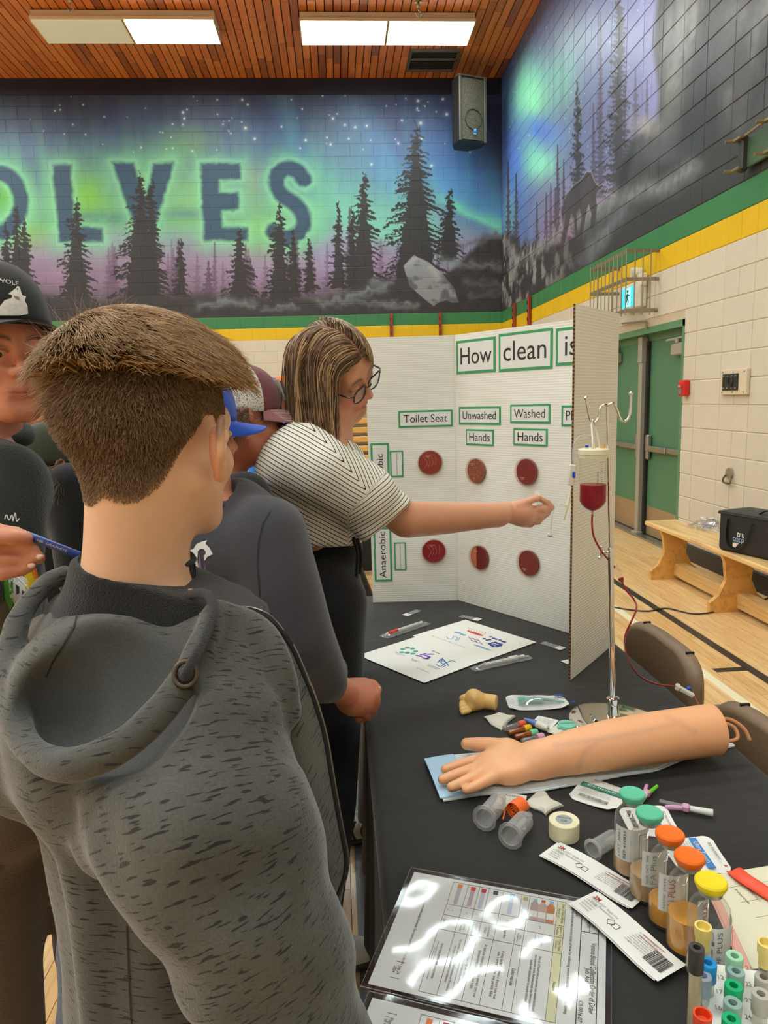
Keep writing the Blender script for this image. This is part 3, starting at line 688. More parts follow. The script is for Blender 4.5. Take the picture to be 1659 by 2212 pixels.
# ---------------------------------------------------------------- ceiling lamps
HOUS = M('lamp_housing', (226, 200, 160), .5, noise=.02)
def diffuser_mat(name, k, dim=(232, 224, 190)):
 m, t, b = base(name); tc = t.new('ShaderNodeTexCoord'); ck = t.new('ShaderNodeTexChecker', i_Scale=60.); t.link(tc.outputs['Object'], ck.inputs[0])
 b.inputs['Base Color'].default_value = lin(dim); b.inputs['Roughness'].default_value = .35
 t.link(t.mix(ck.outputs['Fac'], tuple(.96*x for x in LAMPCOL)+(1,), LAMPCOL+(1,)), b.inputs['Emission Color']); b.inputs['Emission Strength'].default_value = k
 return m
LIT = diffuser_mat('lamp_diffuser_lit', LAMP); DIM = diffuser_mat('lamp_diffuser_dim', .12)
def lamp(x, y, states, label, group=None):
 t = E('ceiling_lamp', (x, y, ZC), label, 'lamp', group)
 obj('lamp_housing', MB().box((0, 0, -.055), (2.44, .56, .09), bev=.004).box((0, 0, -.12), (2.45, .64, .045), bev=.004), HOUS, t)
 for sx, on in zip((-1, 1), states):
  f = obj('diffuser', MB().box((sx*.612, 0, -.15), (1.2, .62, .024), bev=.006), LIT if on else DIM, t)
  f2 = MB(); [f2.box((sx*.612+a*.6, 0, -.15), (.012, .63, .03)) for a in (-1, 1)]; obj('lens_frame', f2, HOUS, t)
 obj('hanger', MB().cyl((-1.0, 0, -.02), (-1.0, 0, .02), .02).cyl((1., 0, -.02), (1., 0, .02), .02), HOUS, t)
lamp(-2.66, 10.95, (0, 1), 'long ceiling lamp on the left, its left half dark')
lamp(.935, 10.97, (1, 1), 'long ceiling lamp lit over both halves, nearer the speaker')
for y in (7.4, 3.8, .2, -3.4):
 for x in (.935, -2.66): lamp(x, y, (1, 1), 'long lit ceiling lamp further along the hall', 'ceiling lamps along the hall')
for y in (10.95, 7.4, 3.8, .2, -3.4):
 for x in (-6.26, -9.6): lamp(x, y, (1, 1), 'long lit ceiling lamp further along the hall', 'ceiling lamps along the hall')
# vent, hooks
t = E('ceiling_vent', (1.75, 12.09, ZC), 'dark two-bay air grille in the ceiling behind the lit lamp', 'vent')
mv = MB(); mv.box((0, -.33, -.01), (.78, .05, .05), bev=.004).box((0, .33, -.01), (.78, .05, .05), bev=.004).box((0, -.06, -.01), (.78, .035, .05)).box((-.375, 0, -.01), (.04, .66, .05)).box((.375, 0, -.01), (.04, .66, .05))
obj('vent_frame', mv, M('vent_frame_grey', (96, 84, 74), .5), t); obj('vent_back', MB().box((0, 0, .0), (.74, .64, .016)), M('vent_dark', (26, 22, 20), .8), t)
for k in range(14): obj('vent_blade', MB().box((0, -.29+.043*k, -.012), (.72, .03, .004), R=np.array(Matrix.Rotation(.7, 3, 'X'))), M('vent_blade_dark', (62, 54, 48), .6), t)
CHROME = M('chrome', (226, 224, 218), .08, 1., noise=0.)
def hook(p, label):
 t = E('ceiling_hook', (p[0], p[1], ZC), label, 'hook')
 obj('hook_plate', MB().lathe([(.05, .0), (.05, -.012), (.02, -.02)], seg=16), M('worn_brass', (170, 140, 96), .35, .8), t)
 obj('hook_stem', MB().tube(spline([(0, 0, -.01), (.0, 0, -.1), (.035, 0, -.14), (0, 0, -.185), (-.035, 0, -.14)], 5), .009, 8).ball((0, 0, -.05), .028), STEEL, t)
hook((-3.25, 10.38), 'small brass hook in the ceiling above the left lamp'); hook((1.33, 10.45), 'small brass hook in the ceiling above the lit right lamp')
# ---------------------------------------------------------------- speaker hung in the corner
t = E('hanging_speaker', (2.29, 12.1, 5.47), 'tall black loudspeaker hung from the ceiling in the wall corner', 'speaker', rz=.32)
SPK = M('speaker_black', (32, 30, 30), .5, noise=.05); SPE = M('speaker_edge', (96, 92, 80), .45, noise=.05)
fr = [(-.25, -.19), (.25, -.19), (.25, .03), (.12, .22), (-.12, .22), (-.25, .03)]
obj('speaker_cabinet', MB().prism(fr, .96, (0, 0, 0)), SPK, t)
me_, tt, bb = base('speaker_grille'); tc = tt.new('ShaderNodeTexCoord'); vo = tt.new('ShaderNodeTexVoronoi', i_Scale=70.); tt.link(tc.outputs['Object'], vo.inputs[0])
tt.link(tt.ramp(vo.outputs['Distance'], [(.2, lin((40, 38, 34))), (.5, lin((112, 104, 90)))]), bb.inputs['Base Color']); bb.inputs['Roughness'].default_value = .5
g = MB(); G = np.array([[(x, -.192-.018*math.cos(x/.19*1.4)-.006*math.exp(-((x)**2+(z-.33)**2)/.02), z) for z in np.linspace(.03, .93, 24)] for x in np.linspace(-.2, .2, 13)]); g.grid(G)
obj('grille', g, me_, t, smooth=True)
obj('cone_ring', MB().tube([(.15*math.cos(a), -.222, .33+.15*math.sin(a)) for a in np.linspace(0, 2*math.pi, 30, endpoint=False)], .006, 6, True), SPK, t)
for x in (-.225, .225): obj('edge_trim', MB().box((x, -.2, .48), (.04, .03, .95), bev=.006), SPE, t)
bd = obj('badge', MB().box((.02, -.226, .15), (.06, .006, .09)), M('badge_blue', (40, 120, 190), .4), t)
obj('badge_mark', MB().prism([(-.02, .03), (.026, .04), (.002, 0)], .002, (.02, -.2292, .15), np.array([[1, 0, 0], [0, 0, -1], [0, 1, 0.]])).box((.02, -.23, .115), (.05, .003, .008)), M('badge_white', (220, 228, 236), .4), bd)
obj('top_lip', MB().box((0, -.17, .965), (.52, .1, .02), bev=.006), SPE, t)
for x in (-.12, .2): obj('hanging_cable', MB().cyl((x, -.05, .95), (x, -.05, ZC-5.47), .004, seg=8).cyl((x, -.05, .96), (x, -.05, 1.05), .01, seg=8), STEEL, t)
for z in (.04, .2, .95): obj('bolt', MB().ball((.262, -.16, z), .018), STEEL, t)
# ---------------------------------------------------------------- red wall rails
RED = M('rail_red', (150, 52, 34), .5, noise=.1)
for x in (1.034, 1.90):
 t = E('wall_rail', (x, YB-.03, 1.0), 'red slotted steel rail on the back wall, %s one above the white board' % ('left' if x < 1.5 else 'right'), 'rail', 'red slotted rails')
 obj('rail_channel', MB().box((0, 0, .97), (.05, .045, 1.94), bev=.004), RED, t)
 for z in np.arange(1.0, 1.9, .12): obj('rail_peg', MB().box((-.012, -.026, z), (.014, .012, .05)), M('rail_hole', (60, 22, 16), .7), t)
for y in (11.76, 10.85):
 t = E('wall_rail', (XR-.03, y, 1.0), 'red slotted steel rail on the right wall, %s the corner' % ('nearer' if y > 11 else 'farther from'), 'rail', 'red slotted rails')
 obj('rail_channel', MB().box((0, 0, .97), (.045, .06, 1.94), bev=.004), RED, t)
 for z in np.arange(1.0, 1.9, .12): obj('rail_peg', MB().box((-.026, .012, z), (.012, .016, .05)), M('rail_hole', (60, 22, 16), .7), t)
# ---------------------------------------------------------------- exit sign and its cage
t = E('exit_sign', (XR, 7.0, 2.38), 'small lit exit sign with a running figure above the green doors', 'sign')
WHT = M('white_plastic', (226, 218, 200), .45, noise=.02)
obj('sign_housing', MB().box((-.045, .0, .0), (.08, .44, .24), bev=.012), WHT, t)
fc = obj('sign_face', MB().box((-.088, .03, .0), (.006, .3, .19), bev=.002), M('exit_cyan', (60, 196, 214), .4, emis=.9, noise=.02), t)
obj('sign_pane', MB().box((-.0925, .025, .0), (.002, .13, .18)), M('exit_white', (160, 240, 250), .4, emis=.9, noise=.02), fc)
rr = np.array([[0, 0, -1.], [-1, 0, 0], [0, 1, 0]]).T; rr = np.array([[0, 0, -1], [-1, 0, 0], [0, 1, 0.]])
run = MB()
for pts, w in [([(.0, .035), (-.008, -.01)], .012), ([(-.008, -.01), (.02, -.035), (.012, -.075)], .008), ([(-.008, -.01), (-.022, -.04), (-.045, -.048)], .008), ([(.0, .032), (.03, .01), (.045, .022)], .0065), ([(.0, .032), (-.028, .02), (-.03, -.01)], .0065)]:
 run.tube([(-.0945, .025-x, y) for x, y in pts], w*.8, 6)
run.ball((-.0945, .025-.006, .058), .014, 10, 6); obj('running_figure', run, M('exit_dark', (14, 74, 92), .5), fc)
obj('emergency_lamp', MB().cyl((-.05, -.12, .12), (-.05, -.12, .17), .02).cyl((-.02, -.12, .21), (-.12, -.1, .205), .045, .055).box((-.05, -.2, .13), (.06, .1, .12), bev=.01), WHT, t)
WIRE = M('wire_grey', (150, 138, 118), .4, .6, noise=.05)
t = E('sign_cage', (XR, 7.03, 2.18), 'steel wire cage around the lit exit sign', 'cage')
c0, c1, cx, ch = -.47, .45, -.3, .56
for z in (.02, .3, .55):
 obj('cage_band', MB().box((cx/2, c0, z), (abs(cx), .006, .035)).box((cx, (c0+c1)/2, z), (.006, c1-c0, .035)).box((cx/2, c1, z), (abs(cx), .006, .035)), WIRE, t)
for k, y in enumerate(np.linspace(c0, c1, 10)): obj('cage_bar', MB().tube([(cx-.006, y, -.02), (cx-.006, y, ch+.01)], .0055, 6), WIRE, t)
for sx in (c0, c1):
 for x in np.linspace(cx*.75, cx*.25, 3): obj('cage_bar', MB().tube([(x, sx, -.02), (x, sx, ch)], .0055, 6), WIRE, t)
 for z in (.02, .3, .55): obj('cage_bolt', MB().cyl((-.03, sx, z), (0, sx, z), .016, seg=8), WIRE, t)
obj('conduit', MB().tube([(-.02, -.28, -.06), (-.02, -.28, -.13), ], .012, 6).tube([(-.02, .3, -.02), (-.02, -.28, -.06)], .01, 6), WIRE, t)
t = E('wall_guard', (XR, 4.98, 3.0), 'black and green bolted steel guard on the upper right wall', 'guard')
DK = M('guard_dark', (62, 60, 56), .45, .3); GP = M('guard_green', (66, 92, 66), .5, noise=.2, nscale=8)
obj('guard_plate', MB().box((-.03, -.02, .1), (.03, .42, .2), bev=.006), GP, t)
for y in (.17, -.2): obj('guard_post', MB().box((-.06, y, .1), (.05, .06, .24), bev=.01), DK, t)
for y in (.17, -.2):
 for z in (0., .2): obj('guard_bolt', MB().cyl((-.02, y+.03, z), (-.16, y+.06, z), .012, seg=8).box((-.1, y, z), (.03, .1, .016)), M('bolt_brass', (150, 132, 96), .4, .7), t)
obj('guard_rail', MB().tube([(-.08, .2, .2), (-.08, -.3, .225)], .009, 6), M('bolt_brass', (150, 132, 96), .4, .7), t)
# ---------------------------------------------------------------- small things on the right wall
t = E('fire_alarm_pull', (XR, 5.94, 1.41), 'red fire alarm pull station beside the door jamb', 'alarm')
RP = M('alarm_red', (206, 36, 24), .35, noise=.03)
obj('alarm_body', MB().box((-.03, 0, .068), (.06, .1, .136), bev=.012), RP, t); hd = obj('alarm_handle', MB().box((-.064, .0, .085), (.012, .07, .03), bev=.004), RP, t)
obj('alarm_plate', MB().box((-.062, 0, .045), (.006, .045, .045)), M('alarm_grey', (120, 120, 120), .5), t)
text('PULL', hd, (-.0705, 0, 0.085), np.array([[0, 0, -1], [-1, 0, 0], [0, 1, 0.]]), .05, .016, M('white_print', (235, 232, 226), .6))
t = E('wall_socket_plate', (XR, 5.19, 1.415), 'square cream wall plate with a black bolted socket', 'plate')
obj('plate', MB().box((-.015, 0, .095), (.03, .35, .19), bev=.004), M('plate_cream', (214, 198, 170), .45, noise=.03), t)
sk = obj('socket', MB().box((-.033, .03, .095), (.012, .21, .125), bev=.004), M('socket_black', (34, 30, 28), .4), t)
obj('socket_ring', MB().tube([(-.041, .02+.03*math.cos(a), .095+.035*math.sin(a)) for a in np.linspace(0, 2*math.pi, 20, endpoint=False)], .007, 6, True), SPK, sk)
for y in (-.145, 0, .145):
 for z in (.02, .17): obj('screw', MB().ball((-.031, y, z), .007, 8, 5), STEEL, t)
for y in (-.05, .0, .06, .11):
 for z in (.05, .14): obj('screw', MB().ball((-.04, y, z), .006, 8, 5), STEEL, sk)
t = E('ring_pull', (XR, 5.21, .745), 'small steel ring anchor low on the wall', 'ring')
obj('anchor_plate', MB().cyl((-.02, 0, .075), (0, 0, .075), .042, seg=18), STEEL, t)
obj('ring', MB().tube(spline([(-.022, -.025, .06), (-.03, -.05, .03), (-.03, -.045, .0), (-.03, .045, .0), (-.03, .05, .03), (-.022, .025, .06)], 5), .007, 8), M('old_steel', (120, 108, 84), .4, .8), t)
# ---------------------------------------------------------------- organic shapes: smooth unions of tapered capsules and ellipsoids, meshed with surface nets
def axis_pts(*segs):
 """grid coordinates from (start, end, step) stretches"""
 out = [segs[0][0]]
 for a, b, h in segs:
  n = max(1, int(round((b-a)/h))); out += list(a+(b-a)*np.arange(1, n+1)/n)
 return np.array(out)
class SDF:
 def __init__(s, xs, ys, zs):
  s.x, s.y, s.z = [np.asarray(a, np.float32) for a in (xs, ys, zs)]; s.F = np.full((len(xs), len(ys), len(zs)), .5, np.float32)
 @classmethod
 def box(c, lo, hi, h): return c(*[np.arange(lo[i], hi[i]+h, h) for i in range(3)])
 def sub(s, lo, hi):
  r = []
  for a, l, h in zip((s.x, s.y, s.z), lo, hi):
   i0 = max(0, int(np.searchsorted(a, l))-2); i1 = min(len(a), int(np.searchsorted(a, h))+2)
   if i1-i0 < 1: return None
   r.append(slice(i0, i1))
  return tuple(r)
 def put(s, sl, d, k, op):
  f = s.F[sl]
  if op == 'u': h = np.maximum(k-np.abs(f-d), 0)/k if k > 0 else 0; s.F[sl] = np.minimum(f, d)-h*h*k*.25
  elif op == 's': d = -d; h = np.maximum(k-np.abs(f-d), 0)/k if k > 0 else 0; s.F[sl] = np.maximum(f, d)+h*h*k*.25
 def grids(s, sl): return s.x[sl[0]][:, None, None], s.y[sl[1]][None, :, None], s.z[sl[2]][None, None, :]
 def cap(s, a, b, ra, rb=None, k=.01, op='u'):
  a = np.asarray(a, float); b = np.asarray(b, float); rb = ra if rb is None else rb; m = max(ra, rb)+k+.004
  sl = s.sub(np.minimum(a, b)-m, np.maximum(a, b)+m)
  if sl is None: return s
  X, Y, Z = s.grids(sl); d = b-a; dd = max(d@d, 1e-12)
  t = np.clip(((X-a[0])*d[0]+(Y-a[1])*d[1]+(Z-a[2])*d[2])/dd, 0, 1)
  D = np.sqrt((X-a[0]-t*d[0])**2+(Y-a[1]-t*d[1])**2+(Z-a[2]-t*d[2])**2)-(ra+(rb-ra)*t)
  s.put(sl, D.astype(np.float32), k, op); return s
 def ell(s, c, r, R=None, k=.01, op='u'):
  c = np.asarray(c, float); r = np.asarray(r, float); R = np.eye(3) if R is None else np.asarray(R)
  e = np.sqrt(((R*r)**2).sum(1))+k+.006; sl = s.sub(c-e, c+e)
  if sl is None: return s
  X, Y, Z = s.grids(sl); q = [((X-c[0])*R[0, i]+(Y-c[1])*R[1, i]+(Z-c[2])*R[2, i]) for i in range(3)]
  k0 = np.sqrt(sum((q[i]/r[i])**2 for i in range(3))); k1 = np.sqrt(sum((q[i]/r[i]**2)**2 for i in range(3)))
  s.put(sl, (k0*(k0-1)/np.maximum(k1, 1e-6)).astype(np.float32), k, op); return s
 def bx(s, c, h, R=None, rad=.004, k=.006, op='u'):
  c = np.asarray(c, float); h = np.asarray(h, float); R = np.eye(3) if R is None else np.asarray(R)
  e = (np.abs(R)*h).sum(1)+k+rad+.006; sl = s.sub(c-e, c+e)
  if sl is None: return s
  X, Y, Z = s.grids(sl); q = [np.abs((X-c[0])*R[0, i]+(Y-c[1])*R[1, i]+(Z-c[2])*R[2, i])-h[i]+rad for i in range(3)]
  D = np.sqrt(sum(np.maximum(a, 0)**2 for a in q))+np.minimum(np.maximum(np.maximum(q[0], q[1]), q[2]), 0)-rad
  s.put(sl, D.astype(np.float32), k, op); return s
 def chain(s, pts, r, k=.01, op='u'):
  pts = np.asarray(pts, float); r = np.broadcast_to(np.asarray(r, float), (len(pts),)); m = r.max()+k+.004
  sl = s.sub(pts.min(0)-m, pts.max(0)+m)
  if sl is None: return s
  D = np.full(s.F[sl].shape, 1., np.float32); x, y, z = s.x[sl[0]], s.y[sl[1]], s.z[sl[2]]
  for i in range(len(pts)-1):
   a, b = pts[i], pts[i+1]; lo, hi = np.minimum(a, b)-m, np.maximum(a, b)+m
   q = tuple(slice(max(0, int(np.searchsorted(g, l))-1), int(np.searchsorted(g, u))+1) for g, l, u in zip((x, y, z), lo, hi))
   X, Y, Z = x[q[0]][:, None, None], y[q[1]][None, :, None], z[q[2]][None, None, :]; d = b-a; dd = max(d@d, 1e-12)
   t = np.clip(((X-a[0])*d[0]+(Y-a[1])*d[1]+(Z-a[2])*d[2])/dd, 0, 1)
   D[q] = np.minimum(D[q], np.sqrt((X-a[0]-t*d[0])**2+(Y-a[1]-t*d[1])**2+(Z-a[2]-t*d[2])**2)-(r[i]+(r[i+1]-r[i])*t))
  s.put(sl, D, k, op); return s
 def plane(s, p, n, k=.004):
  """keeps what lies behind the plane through p with outward normal n"""
  n = np.asarray(n, float)/np.linalg.norm(n); X, Y, Z = s.x[:, None, None], s.y[None, :, None], s.z[None, None, :]
  D = ((X-p[0])*n[0]+(Y-p[1])*n[1]+(Z-p[2])*n[2]).astype(np.float32); h = np.maximum(k-np.abs(s.F-D), 0)/k; s.F = np.maximum(s.F, D)+h*h*k*.25; return s
 def disp(s, fn, band=.03):
  """adds fn(X, Y, Z) to the field near the surface"""
  i = np.where(np.abs(s.F) < band); p = (s.x[i[0]], s.y[i[1]], s.z[i[2]]); s.F[i] += fn(*p).astype(np.float32); return s
 def mesh(s, relax=1):
  F = s.F; S = F < 0; ax = (s.x, s.y, s.z); sh = F.shape; cs = tuple(n-1 for n in sh)
  ids = []; pos = []; quads = []
  for d in range(3):
   lo = [slice(None)]*3; hi = [slice(None)]*3; lo[d] = slice(0, -1); hi[d] = slice(1, None)
   I = np.argwhere(S[tuple(lo)] != S[tuple(hi)]); J = I.copy(); J[:, d] += 1
   f0 = F[I[:, 0], I[:, 1], I[:, 2]]; f1 = F[J[:, 0], J[:, 1], J[:, 2]]; t = f0/(f0-f1)
   p = np.stack([ax[e][I[:, e]] for e in range(3)], 1).astype(float); p[:, d] += t*(ax[d][J[:, d]]-ax[d][I[:, d]])
   o1, o2 = [(1, 2), (2, 0), (0, 1)][d]; q = []
   for a, b in ((0, 0), (1, 0), (1, 1), (0, 1)):
    c = I.copy(); c[:, o1] -= 1-a; c[:, o2] -= 1-b; q.append(c)
   ok = np.ones(len(I), bool)
   for c in q: ok &= ((c >= 0) & (c < np.array(cs))).all(1)
   lin_ = [np.ravel_multi_index(tuple(c[ok].T), cs) for c in q]
   for l in lin_: ids.append(l); pos.append(p[ok])
   Q = np.stack(lin_, 1); flip = ~S[I[ok][:, 0], I[ok][:, 1], I[ok][:, 2]]; Q[flip] = Q[flip][:, ::-1]; quads.append(Q)
  ids = np.concatenate(ids); pos = np.concatenate(pos); Q = np.concatenate(quads)
  u, inv = np.unique(ids, return_inverse=True); n = len(u); V = np.zeros((n, 3)); c = np.bincount(inv, minlength=n)
  for e in range(3): V[:, e] = np.bincount(inv, pos[:, e], n)/c
  Q = np.searchsorted(u, Q)
  for _ in range(relax):
   A = np.zeros((n, 3)); w = np.zeros(n)
   for i in range(4):
    a, b = Q[:, i], Q[:, (i+1) % 4]
    for e in range(3): A[:, e] += np.bincount(a, V[b, e], n)+np.bincount(b, V[a, e], n)
    w += np.bincount(a, minlength=n)+np.bincount(b, minlength=n)
   V = V*.5+A/np.maximum(w, 1)[:, None]*.5
  return V, Q
def sobj(name, VQ, mats, parent=None, col=None, attrs=None, label=None, kind=None, mi=None, loc=None):
 """links a smooth mesh object from surface nets; col: colour per vertex, attrs: other values per vertex"""
 V, Q = VQ; off = np.array(wloc(parent)) if parent is not None else (np.array(loc) if loc is not None else np.zeros(3))
 me = bpy.data.meshes.new(name); n, m = len(V), len(Q)
 me.vertices.add(n); me.vertices.foreach_set('co', (V-off).ravel()); me.loops.add(4*m); me.loops.foreach_set('vertex_index', Q.ravel().astype(np.int32))
 me.polygons.add(m); me.polygons.foreach_set('loop_start', np.arange(0, 4*m, 4, dtype=np.int32)); me.polygons.foreach_set('loop_total', np.full(m, 4, np.int32)); me.polygons.foreach_set('use_smooth', np.ones(m, bool))
 for x in (mats if isinstance(mats, (list, tuple)) else [mats]): me.materials.append(x)
 if mi is not None: me.polygons.foreach_set('material_index', np.asarray(mi, np.int32))
 if col is not None:
  a = me.color_attributes.new('col', 'FLOAT_COLOR', 'POINT'); c4 = np.ones((n, 4), np.float32); c4[:, :3] = col; a.data.foreach_set('color', c4.ravel())
 for k, v in (attrs or {}).items(): a = me.attributes.new(k, 'FLOAT', 'POINT'); a.data.foreach_set('value', np.asarray(v, np.float32))
 me.update(); me.validate(); o = bpy.data.objects.new(name, me); COL.objects.link(o)
 if parent is not None: o.parent = parent
 elif loc is not None: o.location = Vector([float(x) for x in loc])
 return tag(o, label, None, None, kind)
def LC(*c): return np.array(lin(c)[:3])
def wave3(X, Y, Z, f, seed=0):
 r = np.random.default_rng(seed); o = 0
 for i in range(6):
  d = r.normal(size=3); d /= np.linalg.norm(d); o = o+np.sin((X*d[0]+Y*d[1]+Z*d[2])*f*r.uniform(.6, 1.6)+r.uniform(0, 6.3))
 return o/6
# ---------------------------------------------------------------- folding table and its black cloth
T = .74                                        # height of the cloth's top
def tp(u, v, dz=.0012): return P(u, v, z=T+dz)
def up(R3): return R3
t = E('folding_table', (.41, 1.3, 0), 'long folding table hidden under the black tablecloth', 'table')
TG = M('table_grey', (150, 150, 148), .5); obj('tabletop', MB().box((0, 0, T-.03), (.74, 2.42, .045), bev=.008), TG, t)
for sx in (-.28, .28):
 for sy in (-1., 1.): obj('leg', MB().cyl((sx, sy, 0), (sx, sy, T-.05), .014), STEEL, t)
def cloth_mat():
 m, t, b = base('black_cloth'); tc = t.new('ShaderNodeNewGeometry')
 n = t.new('ShaderNodeTexNoise', i_Scale=7., i_Detail=6., i_Roughness=.6); t.link(tc.outputs['Position'], n.inputs['Vector'])
 w = t.new('ShaderNodeTexNoise', i_Scale=900., i_Detail=1.); t.link(tc.outputs['Position'], w.inputs['Vector'])
 t.link(t.ramp(n.outputs['Fac'], [(.3, lin((27, 25, 23))), (.7, lin((34, 32, 29)))]), b.inputs['Base Color']); b.inputs['Roughness'].default_value = .72; b.inputs['Specular IOR Level'].default_value = .3
 b.inputs['Sheen Weight'].default_value = .12; b.inputs['Sheen Roughness'].default_value = .6
 bp = t.new('ShaderNodeBump', i_Strength=.35, i_Distance=.012); t.link(t.math('ADD', n.outputs['Fac'], t.math('MULTIPLY', w.outputs['Fac'], .03)), bp.inputs['Height']); t.link(bp.outputs[0], b.inputs['Normal']); return m
CLOTH = cloth_mat()
ny = 260; ys = np.linspace(.03, 2.53, ny); prof = []
for i, y in enumerate(ys):
 amp = min(1, (2.53-y)*6, 1); f = .010*math.sin(y*21+1.2*math.sin(y*6))+.007*math.sin(y*47+2)
 row = []
 for s in np.linspace(0, 1, 22): z = .1+(T-.012-.1)*s; row.append((.052-.012*s**3-.028*(1-s)*.6-(f*(1-s)*amp), z))          # left drop, hem at z = .1
 row += [(.043, T-.006), (.048, T-.0022)]
 row += [(x, T) for x in np.linspace(.056, .772, 40)]
 row += [(.780, T-.0022), (.785, T-.007)]
 for s in np.linspace(0, 1, 14): row.append((.788+.02*s+f*s*amp*.8, T-.012-.4*s))
 prof.append([(x, y, z) for x, z in row])
G = np.array(prof); top = (G[..., 2] > T-.0005)
wr = np.zeros(G.shape[:2])
for y0, s, a in ((1.272, .004, .0012), (1.147, .004, .0012), (1.62, .005, .0010), (2.02, .005, .0011), (.86, .004, .0009)): wr += a*np.exp(-((G[..., 1]-y0-.01*np.sin(G[..., 0]*9))/s)**2)
wr += .0012*wave3(G[..., 0], G[..., 1], G[..., 2], 26, 3)*np.clip((G[..., 1]-1.9)*4, 0, 1)
G[..., 2] += np.where(top, np.clip(wr-.0006, -.001, .0012)-.0008, 0)
back = [np.array([[x, 2.53+.012+.012*math.sin(x*40)*q, T-.004-.72*q] for x in G[-1, 22:66, 0]]) for q in np.linspace(0, 1, 10)]
mb = MB().grid(G); mb.grid(np.array(back))
tag_cloth = thing('tablecloth', 'black cloth draped over the long table with the display board', 'tablecloth', mb, CLOTH, smooth=True)
# second table, farther back
t = E('draped_table', (-.3, 6.3, 0), 'black draped table far behind the woman, just left of the board', 'table')
obj('table_drape', MB().box((0, 0, .37), (1.9, .75, .74), bev=.015), CLOTH, t)
t = E('backpack', (.03, 5.0, 0), 'black backpack on the floor between the trousers and the board', 'backpack')
BPK = M('backpack_black', (34, 31, 29), .7, noise=.1)
obj('bag_body', MB().prism([(-.22, 0), (.17, 0), (.19, .04), (.1, .3), (.06, .4), (-.05, .44), (-.18, .36)], .2, (0, .1, 0), np.array([[1, 0, 0], [0, 0, -1], [0, 1, 0.]])), BPK, t)
obj('front_pocket', MB().box((-.03, -.12, .14), (.26, .05, .2), bev=.02), BPK, t); obj('carry_loop', MB().tube(spline([(-.06, .0, .43), (-.03, 0, .48), (.03, 0, .47), (.04, 0, .41)], 4), .008, 6), BPK, t)
t = E('wooden_bleacher', (.1, 12.35, 0), 'folded yellow wooden bleacher against the back wall behind the woman', 'bleacher')
BL = wood('pine_slat', (222, 170, 84), (230, 180, 96), (206, 150, 70), .4, .2, 'X', .5, 12, 30)
for k in range(7): obj('slat', MB().box((0, -.03*k, 1.26-.155*k), (1.6, .34, .1), bev=.012), BL, t)
for x in (-.6, .6): obj('bleacher_frame', MB().box((x, .05, .62), (.05, .3, 1.24)), M('frame_steel', (90, 86, 80), .5, .5), t)
# ---------------------------------------------------------------- display board
A_, B_, C_, D_ = (.1052, 2.4350), (.4096, 2.4135), (.7579, 1.8886), (.5607, 1.6608)
BH = .921; BT = .005
def board_mat():
 m, t, b = base('white_corrugated_board'); g = t.new('ShaderNodeNewGeometry'); s = t.new('ShaderNodeSeparateXYZ'); t.link(g.outputs['Position'], s.inputs[0])
 w = t.math('SINE', t.math('MULTIPLY', s.outputs[2], 2*math.pi/.0075)); n = t.new('ShaderNodeTexNoise', i_Scale=5.); t.link(g.outputs['Position'], n.inputs['Vector'])
 t.link(t.ramp(n.outputs['Fac'], [(.3, lin((230, 226, 214))), (.7, lin((238, 234, 224)))]), b.inputs['Base Color']); b.inputs['Roughness'].default_value = .55
 bp = t.new('ShaderNodeBump', i_Strength=.16, i_Distance=.0012); t.link(w, bp.inputs['Height']); t.link(bp.outputs[0], b.inputs['Normal']); return m
BW = board_mat(); KRAFT = M('kraft_edge', (150, 108, 62), .8, noise=.2, nscale=300)
board = E('display_board', ((A_[0]+C_[0])/2, 2.2, T), 'white trifold cardboard display board with green bordered cards', 'board')
def panel(name, a, b, side):
 a = np.array(a); b = np.array(b); d = (b-a)/np.linalg.norm(b-a); n = np.array([d[1], -d[0]])*side
 q = [a+d*.001, b-d*.001, b-d*.001+n*BT, a+d*.001+n*BT]
 if side > 0: q = [q[0], q[3], q[2], q[1]]
 return obj(name, MB().prism([tuple(p) for p in q], BH, (0, 0, T+.0012)), BW, board, True)
pl = panel('left_panel', A_, B_, -1); pc = panel('center_panel', B_, C_, -1); pr = panel('right_panel', C_, D_, -1)
# the open corrugated edge of the right panel: liner, liner and the flutes between
e = np.array([*D_, 0]); dd = np.array([C_[0]-D_[0], C_[1]-D_[1], 0.]); dd /= np.linalg.norm(dd); nn = np.array([dd[1], -dd[0], 0])
mbk = MB()
for k in range(98):
 z = T+.008+k*.0094; mbk.box(e-dd*.0004-nn*(-.0025)*0+nn*.0025*0+(np.array([-dd[1], dd[0], 0])*.0)+np.array([0, 0, z]), (.0045, .0012, .0045), R=np.stack([nn, dd, [0, 0, 1]], 1))
sd_ = (lambda a, b: np.array([b[1]-a[1], a[0]-b[0], 0.])/math.hypot(b[0]-a[0], b[1]-a[1]))
nr = -sd_(C_, D_)                                # outward side of the right panel's thickness
for v in range(len(mbk.v)): mbk.v[v] = mbk.v[v]+nr*BT/2
obj('flute_edge', mbk, M('flute_dark', (70, 44, 24), .9), pr, True, kind='stuff', split=False)
obj('kraft_strip', MB().box(e-dd*.0002+nr*BT/2+np.array([0, 0, T+BH/2]), (BT, .0006, BH), R=np.stack([nn, dd, [0, 0, 1]], 1)), KRAFT, pr, True)
obj('tape_strip', MB().box((B_[0], B_[1]-.0006, T+BH/2), (.012, .0008, BH-.01)), M('clear_tape', (226, 222, 210), .3), pc, True)
GB = M('card_green', (62, 152, 96), .7, noise=.04); PW_ = M('card_white', (226, 224, 218), .6, noise=.02)
